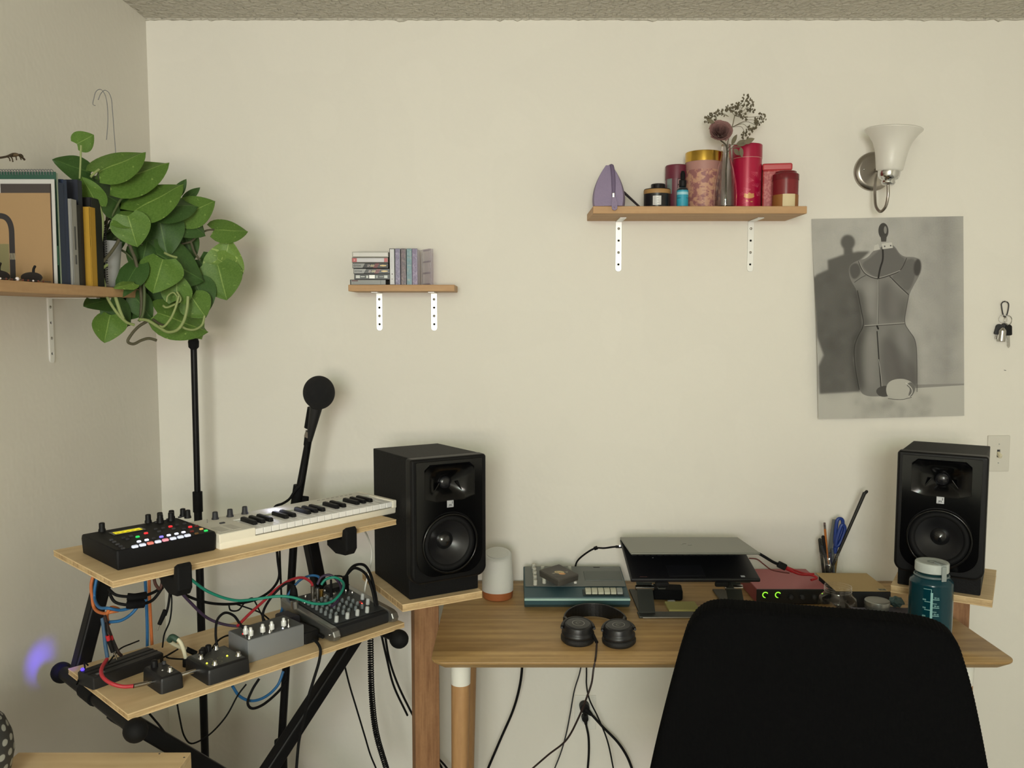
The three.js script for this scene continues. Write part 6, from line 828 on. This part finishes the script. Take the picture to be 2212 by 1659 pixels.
// ---------------------------------------------------------------- pale wooden box and dotted vase in the near left corner
{
  const H = 0.72, a = atY(40, 1625, H), b = atY(412, 1626, H), w = b.x - a.x, d = 0.4, t = 0.012, g = thing('wooden_box', 'pale plywood box standing below the keyboard stand', 'box', [(a.x + b.x) / 2, 0, a.z + d / 2]);
  const L = (n, geo, p) => part(g, n, uvm(geo, 'x', p[1]), M.ply, p); L('top_panel', rbox(w, t, d, 0.0015), [0, H - t / 2, 0]); L('side_panel', rbox(t, H - t, d, 0.001), [-w / 2 + t / 2, (H - t) / 2, 0]); L('side_panel', rbox(t, H - t, d, 0.001), [w / 2 - t / 2, (H - t) / 2, 0]); L('back_panel', rbox(w - 2 * t, H - t, t, 0.001), [0, (H - t) / 2, -d / 2 + t / 2]); L('front_panel', rbox(w - 2 * t, H - t, t, 0.001), [0, (H - t) / 2, d / 2 - t / 2]); for (const [x, z] of [[w / 2 - 0.006, -d / 2 + 0.02], [w / 2 - 0.006, -d / 2 + 0.09], [w / 2 - 0.06, -d / 2 + 0.006]]) part(g, 'nail_head', cyl(0.0018, 0.0018, 0.0008, 10), M.darkGrey, [x, H + 0.0002, z]);
  const dots = canvasTex(512, 512, c => { c.fillStyle = '#3a3a3a'; c.fillRect(0, 0, 512, 512); c.fillStyle = '#a8aaa4'; for (let j = 0; j < 16; j++) for (let i = 0; i < 20; i++) { c.beginPath(); c.arc((i + (j % 2) * 0.5) * 25.6 + 8, j * 32 + 12, 8.5, 0, 7); c.fill(); } });
  const z = -1.49, r = 0.075; single('dotted_vase', 'dark grey vase with pale dots on the wooden box', 'vase', lathe([[0, 0], [0.05, 0], [0.055, 0.004], [0.068, 0.03], [r, 0.065], [0.073, 0.095], [0.062, 0.125], [0.05, 0.14], [0.048, 0.15], [0.045, 0.15], [0.047, 0.138], [0.058, 0.12], [0, 0.02]], 40), std(0xffffff, 0.6, 0, { map: dots }), [atZ(16, 1580, z).x - r, H, z]);
}

// ---------------------------------------------------------------- shelf on the left wall with books and the trailing plant
const LX = -0.93, LT = 1.644, LE = -2.16, LN = -0.95;
{
  const g = thing('wall_shelf', 'pine shelf on the left wall holding books and plant', 'shelf', [(WL + LX) / 2, LT - 0.022, (LE + LN) / 2]); part(g, 'board', uvm(rbox(LX - WL, 0.022, LN - LE, 0.002), 'z', 5), M.pine, [0, 0.011, 0]);
  const b = atX(107, 700, WL); bracket(g, WL + 0.0005 - g.position.x, 0, b.z - g.position.z, 0.157, 0.12, Math.PI / 2, M.zinc); bracket(g, WL + 0.0005 - g.position.x, 0, -1.2 - g.position.z, 0.157, 0.12, Math.PI / 2, M.zinc);
}
function book(label, px0, px1, ytop, xs, col, deep = 0.145, name = 'book') {
  const z0 = atX(px0, 500, -0.95).z, z1 = atX(px1, 500, -0.95).z, h = Math.abs(atX((px0 + px1) / 2, ytop, xs).y - LT), t = Math.abs(z1 - z0) - 0.001, D = Math.min(deep, xs - WL - 0.004), g = thing(name, label, 'book', [xs - D / 2, LT, (z0 + z1) / 2], 0, 'books on the left wall shelf');
  const c = std(col, 0.6); part(g, 'cover', rbox(D, h, 0.0022, 0.0006), c, [0, h / 2, t / 2 - 0.0011]); part(g, 'cover', rbox(D, h, 0.0022, 0.0006), c, [0, h / 2, -t / 2 + 0.0011]); part(g, 'spine', rbox(0.003, h, t, 0.001), c, [D / 2 - 0.0015, h / 2, 0]); part(g, 'pages', box(D - 0.006, h - 0.006, t - 0.005), M.cream, [-0.001, h / 2, 0]); return [g, h, t, D];
}
book('blue hardback book next to the green sketch pad', 129, 142, 396, -0.95, 0x22304e);
book('navy blue book with white top edge', 142, 151, 390, -0.952, 0x2c3a5a);
{ const [g, h, t, D] = book('pale grey book with small spine lettering', 151, 163, 430, -0.945, 0x96948f); part(g, 'spine_lettering', box(0.0004, 0.05, 0.006), std(0x4a4a4c, 0.6), [D / 2 + 0.0002, h * 0.55, 0]); part(g, 'spine_lettering', box(0.0004, 0.02, 0.006), std(0x4a4a4c, 0.6), [D / 2 + 0.0002, h * 0.3, 0]); }
book('thick black book with white page edges on shelf', 163, 176, 443, -0.95, 0x17181c);
book('tall dark navy book beside the yellow one', 176, 186, 392, -0.955, 0x1b2032);
book('slim yellow book on the left wall shelf', 186, 198, 446, -0.94, 0xb58a22, 0.13);
book('black book between yellow book and plant pot', 199, 222, 430, -0.95, 0x121214);
{ // black spiral notebook
  const z = atX(228, 500, -0.95).z, g = thing('spiral_notebook', 'black spiral notebook beside the plant pot', 'notebook', [-1.02, LT, z], 0), h = 0.16; part(g, 'cover', rbox(0.13, h, 0.007, 0.001), M.black, [0, h / 2, 0]); const pts = []; for (let i = 0; i <= 26 * 8; i++) { const a = i / 8 * Math.PI * 2; pts.push(V(0.066 + 0.0055 * Math.cos(a), 0.01 + (h - 0.02) * i / 208, 0.0055 * Math.sin(a))); } part(g, 'coil', new THREE.TubeGeometry(new THREE.CatmullRomCurve3(pts), 260, 0.0008, 5), M.charcoal);
}
{ // green sketch pad with coil, and the matted print in front: both stand across the shelf, facing the room
  const z = atX(131, 500, -0.95).z + 0.012, R = atZ(126, 500, z).x, Lf = WL + 0.004, h = Math.abs(atZ(124, 367, z).y - LT) - 0.004, w = R - Lf, g = thing('sketch_pad', 'green covered spiral sketch pad standing on left shelf', 'sketch pad', [(R + Lf) / 2, LT, z]);
  part(g, 'cover', rbox(w, h, 0.002, 0.0006), std(0x1d4a3a, 0.6), [0, h / 2, 0]); part(g, 'pages', box(w - 0.003, h - 0.003, 0.009), std(0xa9b8a6, 0.8), [0, h / 2, -0.0058]); part(g, 'edge_print', box(0.01, 0.04, 0.0006), std(0x6fae92, 0.6), [w / 2 - 0.006, 0.06, 0.0013]);
  const pts = [], T2 = 26; for (let i = 0; i <= T2 * 8; i++) { const a = i / 8 * Math.PI * 2; pts.push(V(-w / 2 + 0.006 + (w - 0.012) * i / (T2 * 8), h - 0.001 + 0.0065 * Math.sin(a), -0.003 + 0.0065 * Math.cos(a))); } part(g, 'coil', new THREE.TubeGeometry(new THREE.CatmullRomCurve3(pts), T2 * 12, 0.0008, 5), M.grey);
  const z2 = z + 0.014, O2 = V(-1.02, LT, z2), p = thing('matted_print', 'tan art print in white mat leaning on sketch pad', 'print', O2), W2 = 640, H2 = 820, C = (px, py) => atZ(px, py, z2), xl = WL + 0.006;
  const tl = C(117, 387), br = C(128, 618), bl = V(xl, LT + 0.001, z2 + 0.006), brr = V(br.x, LT + 0.001, z2 + 0.006), tll = V(xl, tl.y, z2), sheet = quad(bl.clone().sub(O2), brr.clone().sub(O2), tl.clone().sub(O2), tll.clone().sub(O2));
  const wB = br.x - xl, hB = tl.y - LT, map = canvasTex(W2, H2, c => { const S = (px) => W2 * (atZ(px, 500, z2).x - xl) / wB, Y = py => H2 * (1 - (atZ(60, py, z2).y - LT) / hB);
    c.fillStyle = '#b9b8b6'; c.fillRect(0, 0, W2, H2); c.fillStyle = '#3a3230'; c.fillRect(S(6), Y(397), S(114) - S(6), H2); c.fillStyle = '#9a7d58'; c.fillRect(0, Y(417), S(113), H2); c.fillStyle = '#2a1c18'; c.fillRect(S(113), Y(397), S(116) - S(113), H2); c.strokeStyle = '#242022'; c.lineWidth = S(34) - S(22); c.lineCap = 'butt'; c.beginPath(); c.moveTo(S(27), Y(612)); c.lineTo(S(27), Y(505)); c.quadraticCurveTo(S(27), Y(467), S(2), Y(467)); c.lineTo(S(-40), Y(468)); c.stroke(); c.fillStyle = '#77724e'; c.fillRect(S(-30), Y(528), S(20) - S(-30), Y(590) - Y(528)); c.strokeStyle = '#c9c2a4'; c.lineWidth = 3; for (let i = 0; i < 5; i++) { c.beginPath(); c.moveTo(S(22 + i * 2.4), Y(548)); c.lineTo(S(23 + i * 2.4), Y(562)); c.stroke(); } });
  part(p, 'print', sheet, std(0xffffff, 0.7, 0, { map, side: THREE.DoubleSide })); part(p, 'backing_board', quad(bl.clone().sub(O2).add(V(0, 0, -0.0015)), brr.clone().sub(O2).add(V(0, 0, -0.0015)), tl.clone().sub(O2).add(V(0, 0, -0.0015)), tll.clone().sub(O2).add(V(0, 0, -0.0015))), std(0xb9b8b6, 0.8, 0, { side: THREE.DoubleSide }));
}
function pod(label, x, z, s) { const g = thing('seed_pod', label, 'seed pod', [x, LT, z]); part(g, 'body', sph(0.02 * s, 24, 14).scale(1.1, 0.55, 0.6), std(0x2a2220, 0.7, 0, { bumpMap: grainTex, bumpScale: 0.001 }), [0, 0.0107 * s, 0]); part(g, 'stem', capped([V(0.004, 0.016 * s, 0.0), V(0.006, 0.028 * s, 0.002), V(0.009, 0.033 * s, 0.003)], 0.0026), M.black); }
pod('small dark seed pod with stub stem on left shelf', -0.953, -1.715, 0.95); pod('larger dark seed pod at the front of left shelf', -1.012, -1.70, 1.1);
{ const a = V(-0.9345, LT + 0.0022, -1.2), pts = []; for (let i = 0; i <= 16; i++) pts.push(V(0.0012 * Math.sin(i * 1.7), 0.0004, -0.55 * i / 16)); const g = thing('bead_string', 'thin string of clear and red beads along shelf edge', 'beads', a); part(g, 'string', tube(pts, 0.0008, 60, 5), M.darkGrey); for (let i = 2; i < 30; i++) part(g, 'bead', sph(i % 7 === 3 ? 0.0038 : 0.0019, 10, 8), i % 3 ? std(0x6a2a1c, 0.4) : phys({ color: 0xd9cfd0, roughness: 0.1, clearcoat: 1 }), [0.0005, i % 7 === 3 ? 0.0016 : 0.0002, -0.018 * i]); }
{ const x = -1.0, a = atX(0, 340, x), P = (px, py, dx = 0) => atX(px, py, x + dx).sub(a), g = thing('dried_twig', 'brown dried twig above the green sketch pad', 'twig', a); part(g, 'stem', merge([tube([P(-40, 345), P(-10, 342), P(15, 338), P(32, 332), P(48, 340), P(53, 345)], 0.0022, 30, 6), ...[[20, 337, 28, 350], [28, 333, 36, 346], [34, 332, 46, 345], [14, 339, 22, 348], [38, 334, 50, 338]].map(q => tube([P(q[0], q[1]), P((q[0] + q[2]) / 2 + 2, (q[1] + q[3]) / 2 - 2), P(q[2], q[3])], 0.0013, 10, 5))]), std(0x4a3c2c, 0.85)); part(g, 'leaf', mv(sph(0.011, 10, 6).scale(1, 0.35, 0.5), ...P(30, 335).toArray(), 0, 0, 0.1), std(0x55452f, 0.9)); }

// ---- pothos
{
  const PX = -1.0, PZ = -2.085, g = thing('pothos_plant', 'green trailing pothos in white pot at shelf end', 'plant', [PX, LT, PZ]), O = V(PX, LT, PZ);
  part(g, 'pot', lathe([[0, 0.002], [0.043, 0.002], [0.046, 0.004], [0.056, 0.1], [0.0575, 0.112], [0.0545, 0.112], [0.052, 0.1], [0, 0.098]], 40), std(0xb4b5b8, 0.5)); part(g, 'soil', cyl(0.05, 0.05, 0.006, 30), std(0x2a2019, 0.95), [0, 0.1, 0]);
  const zAt = px => -2.0 - 0.36 * Math.max(0, Math.min(1, (px - 150) / 390));
  const P = (px, py, dz = 0) => { const p = atZ(px, py, zAt(px) + dz); p.x = Math.max(p.x, WL + 0.01); p.z = Math.max(p.z, WB + 0.02); return p.sub(O); };
  const vr = noiseTile(256, 5, 14, 301), vf = noiseTile(256, 40, 50, 302);
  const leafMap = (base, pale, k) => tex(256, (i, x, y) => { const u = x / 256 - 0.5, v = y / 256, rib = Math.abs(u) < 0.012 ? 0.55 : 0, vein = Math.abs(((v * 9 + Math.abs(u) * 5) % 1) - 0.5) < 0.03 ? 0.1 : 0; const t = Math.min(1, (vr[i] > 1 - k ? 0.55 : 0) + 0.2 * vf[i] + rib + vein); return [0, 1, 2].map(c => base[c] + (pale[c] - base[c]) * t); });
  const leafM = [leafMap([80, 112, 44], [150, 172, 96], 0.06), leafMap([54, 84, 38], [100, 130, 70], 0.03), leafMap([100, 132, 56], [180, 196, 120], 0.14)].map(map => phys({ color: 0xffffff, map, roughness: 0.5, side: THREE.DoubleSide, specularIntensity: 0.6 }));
  const stemM = std(0x8d9a62, 0.55), stemD = std(0x4d5a34, 0.6), stemB = std(0x54503c, 0.7);
  function leafGeo(len, wid, fold, curl, twist) {
    const nv = 12, nu = 6, pos = [], uv = [], idx = [];
    for (let j = 0; j <= nv; j++) for (let i = -nu; i <= nu; i++) {
      const v = j / nv, s = i / nu, hw = wid * (v < 0.3 ? Math.sqrt(Math.max(0.0, 1 - Math.pow((0.3 - v) / 0.34, 2))) : Math.pow(Math.cos((v - 0.3) / 0.7 * Math.PI / 2), 0.8) * (1 - 0.15 * (v - 0.3))) * len * 0.5, x = s * hw, back = v < 0.3 ? -0.13 * len * Math.pow(Math.abs(s), 1.2) * (1 - v / 0.3) : 0;
      pos.push(x, v * len + back, -curl * len * v * v - fold * hw * Math.abs(s) + 0.012 * len * Math.sin(v * 9 + s * 4) + twist * x * v); uv.push(0.5 + s * 0.5, v);
    }
    const c = 2 * nu + 1; for (let j = 0; j < nv; j++) for (let i = 0; i < c - 1; i++) { const a = j * c + i; idx.push(a, a + 1, a + c, a + 1, a + c + 1, a + c); }
    const q = new THREE.BufferGeometry(); q.setAttribute('position', new THREE.Float32BufferAttribute(pos, 3)); q.setAttribute('uv', new THREE.Float32BufferAttribute(uv, 2)); q.setIndex(idx); q.computeVertexNormals(); return q;
  }
  function leaf(b, t, wid, nrm, m, curl = 0.14, fold = 0.28) {   // base, tip, width over length, facing
    const y = t.clone().sub(b), len = y.length(); y.normalize(); const zz = nrm.clone().addScaledVector(y, -nrm.dot(y)).normalize(), xx = new THREE.Vector3().crossVectors(y, zz), lf = part(g, 'leaf', leafGeo(len, wid, fold, curl, rr(-0.2, 0.2)), leafM[m], b); lf.quaternion.setFromRotationMatrix(new THREE.Matrix4().makeBasis(xx, y, zz)); return lf;
  }
  const face = (dx = 0, dy = 0.45) => V(0.35 + dx, dy, 1);
  // [base px, tip px, width/length, tone, facing x, facing y, depth shift]
  const L = [[213, 372, 314, 323, .66, 0, 0, .9, .03], [166, 311, 203, 290, .95, 0, .3, .2, 0], [196, 374, 115, 342, .7, 1, -.2, .5, -.02], [238, 394, 366, 348, .62, 0, 0, .7, .02], [205, 402, 325, 404, .55, 1, 0, .6, -.01], [290, 456, 396, 392, .62, 0, 0, .7, .05], [318, 440, 430, 440, .75, 1, 0, .8, .03], [212, 444, 176, 386, .62, 0, -.4, .3, .05], [258, 440, 196, 398, .95, 1, 0, .6, .03], [276, 466, 297, 533, 1.0, 0, .1, .1, .07], [245, 474, 335, 466, .5, 0, 0, .9, .05], [388, 468, 466, 431, .68, 0, .2, .4, .02], [372, 452, 448, 508, .8, 1, 0, .5, .02], [461, 497, 538, 496, .66, 0, .2, .6, 0], [478, 600, 496, 515, .82, 2, .1, .3, 0], [470, 572, 492, 648, 1.05, 0, .2, .2, .02], [470, 560, 520, 590, .9, 2, .2, .3, .01], [342, 462, 362, 556, .85, 1, 0, .2, .02], [352, 560, 330, 632, 1.0, 0, -.1, .2, .06], [338, 548, 446, 606, .75, 1, .1, .4, .03], [290, 612, 246, 620, .5, 2, -.2, .8, .06], [238, 680, 224, 739, .95, 0, -.2, .2, 0], [236, 648, 182, 656, .75, 1, -.3, .5, -.02], [236, 656, 282, 704, .8, 1, 0, .3, -.01], [340, 676, 456, 714, .62, 0, .1, .5, .02], [396, 664, 438, 733, .7, 0, .2, .4, 0], [414, 642, 446, 686, 1.15, 0, .1, .3, .04], [381, 650, 382, 588, .85, 0, 0, .3, .05], [420, 608, 452, 672, .9, 1, .1, .2, .01], [300, 570, 252, 640, .55, 1, -.4, .1, .03], [318, 520, 300, 596, .8, 1, -.1, .2, .0], [300, 410, 340, 470, .8, 1, 0, .3, -.01], [380, 420, 402, 386, .5, 1, 0, .5, -.03], [400, 430, 432, 404, .45, 1, .1, .5, -.04], [345, 500, 400, 546, .9, 1, .1, .3, -.02], [300, 640, 262, 690, .8, 1, 0, .2, -.03], [340, 620, 388, 668, .85, 1, 0, .3, -.02], [290, 640, 330, 690, .7, 1, 0, .3, .0], [395, 500, 420, 562, .7, 1, .1, .2, -.03], [250, 500, 232, 560, .6, 1, -.4, .1, -.04], [404, 470, 424, 520, .8, 1, .2, .3, -.05], [330, 440, 372, 500, .9, 1, 0, .3, -.05], [280, 440, 330, 520, .9, 1, 0, .3, -.06], [360, 590, 420, 640, .9, 1, 0, .3, -.05], [300, 590, 350, 650, .9, 1, 0, .3, -.05], [430, 560, 470, 620, .9, 1, .1, .3, -.03], [255, 420, 300, 470, .8, 1, 0, .3, -.03], [375, 660, 420, 700, .9, 1, 0, .3, -.04]];
  for (const [bx, by, tx, ty, w, m, dx, dy, dz] of L) leaf(P(bx, by, dz), P(tx, ty, dz + 0.015), w * 1.22, face(dx, dy), m, rr(0.03, 0.12), rr(0.08, 0.26));
  const S = (pts, r, m, dz = 0.05) => part(g, 'vine', tube(pts.map(p => P(p[0], p[1], p[2] ?? dz)), r, pts.length * 8, 7), m);
  S([[214, 444], [221, 470], [220, 510], [214, 550], [208, 572], [214, 582], [232, 572]], 0.0036, stemM); S([[218, 582], [225, 612], [231, 640], [243, 662], [258, 682], [275, 697], [290, 702]], 0.0034, stemM); S([[244, 624], [252, 650], [260, 674], [266, 688]], 0.0042, stemM); S([[222, 566], [242, 542], [258, 515], [262, 485], [262, 472]], 0.0038, stemB); S([[172, 386], [174, 350], [175, 314]], 0.0022, stemM); S([[196, 382], [206, 372], [214, 366]], 0.003, stemM);
  S([[406, 640], [404, 665], [396, 695], [382, 713], [362, 717], [342, 706], [318, 692], [300, 690]], 0.0038, stemM, 0.07); S([[442, 682], [436, 702], [420, 712], [404, 711], [390, 704]], 0.003, stemM, 0.06); S([[386, 640], [378, 668], [366, 692], [352, 706], [344, 704]], 0.003, stemM, 0.075); S([[382, 630], [390, 648], [372, 660], [358, 664], [352, 660]], 0.0028, stemM, 0.07); S([[384, 642], [374, 632], [362, 640], [360, 652]], 0.0022, stemM, 0.07);
  S([[318, 694], [300, 705], [284, 722], [276, 738], [288, 743], [306, 735], [322, 731], [338, 735]], 0.0036, stemB, 0.04); S([[392, 527], [412, 522], [428, 508], [446, 498], [462, 496]], 0.0026, stemB, 0.0); S([[412, 522], [420, 545], [432, 562]], 0.003, stemB, 0); S([[272, 506], [284, 540], [292, 560], [300, 600], [306, 650], [304, 690]], 0.0042, stemB, 0.03); S([[310, 600], [312, 640], [308, 680], [300, 694]], 0.0036, stemD, 0.04); S([[355, 546], [370, 553], [382, 556]], 0.003, stemM, 0.07);
  S([[240, 470], [250, 450], [262, 430], [272, 425]], 0.0028, stemD, 0.04); S([[228, 500], [232, 460], [230, 440]], 0.003, stemB, 0.02); S([[330, 690], [345, 700], [358, 704]], 0.003, stemB, 0.03); S([[250, 690], [264, 702], [276, 704]], 0.0026, stemB, 0.0);
  const pc = V(0, 0.1, 0); for (const e of [[214, 366], [240, 394], [292, 456], [262, 470], [346, 470], [388, 470], [400, 500], [340, 550], [318, 600]]) part(g, 'vine', tube([pc.clone().add(V(rr(-0.02, 0.02), 0, rr(-0.02, 0.02))), pc.clone().lerp(P(e[0], e[1], 0), 0.5).add(V(0, 0.03, 0)), P(e[0], e[1], 0)], 0.0028, 14, 6), stemD);
  // hanging wires with curled hooks
  const Hh = (px, py) => atZ(px, py, -2.1).sub(O); for (const w of [[[230, 302], [233, 260], [231, 222], [226, 203], [217, 193], [208, 197], [203, 212], [201, 226], [206, 228]], [[250, 330], [246, 280], [243, 240], [240, 212], [234, 199], [226, 195], [218, 202], [212, 216]]]) part(g, 'hanger_wire', tube(w.map(p => Hh(p[0], p[1])), 0.0009, 60, 6), M.grey);
}

renderer.render(scene, camera);
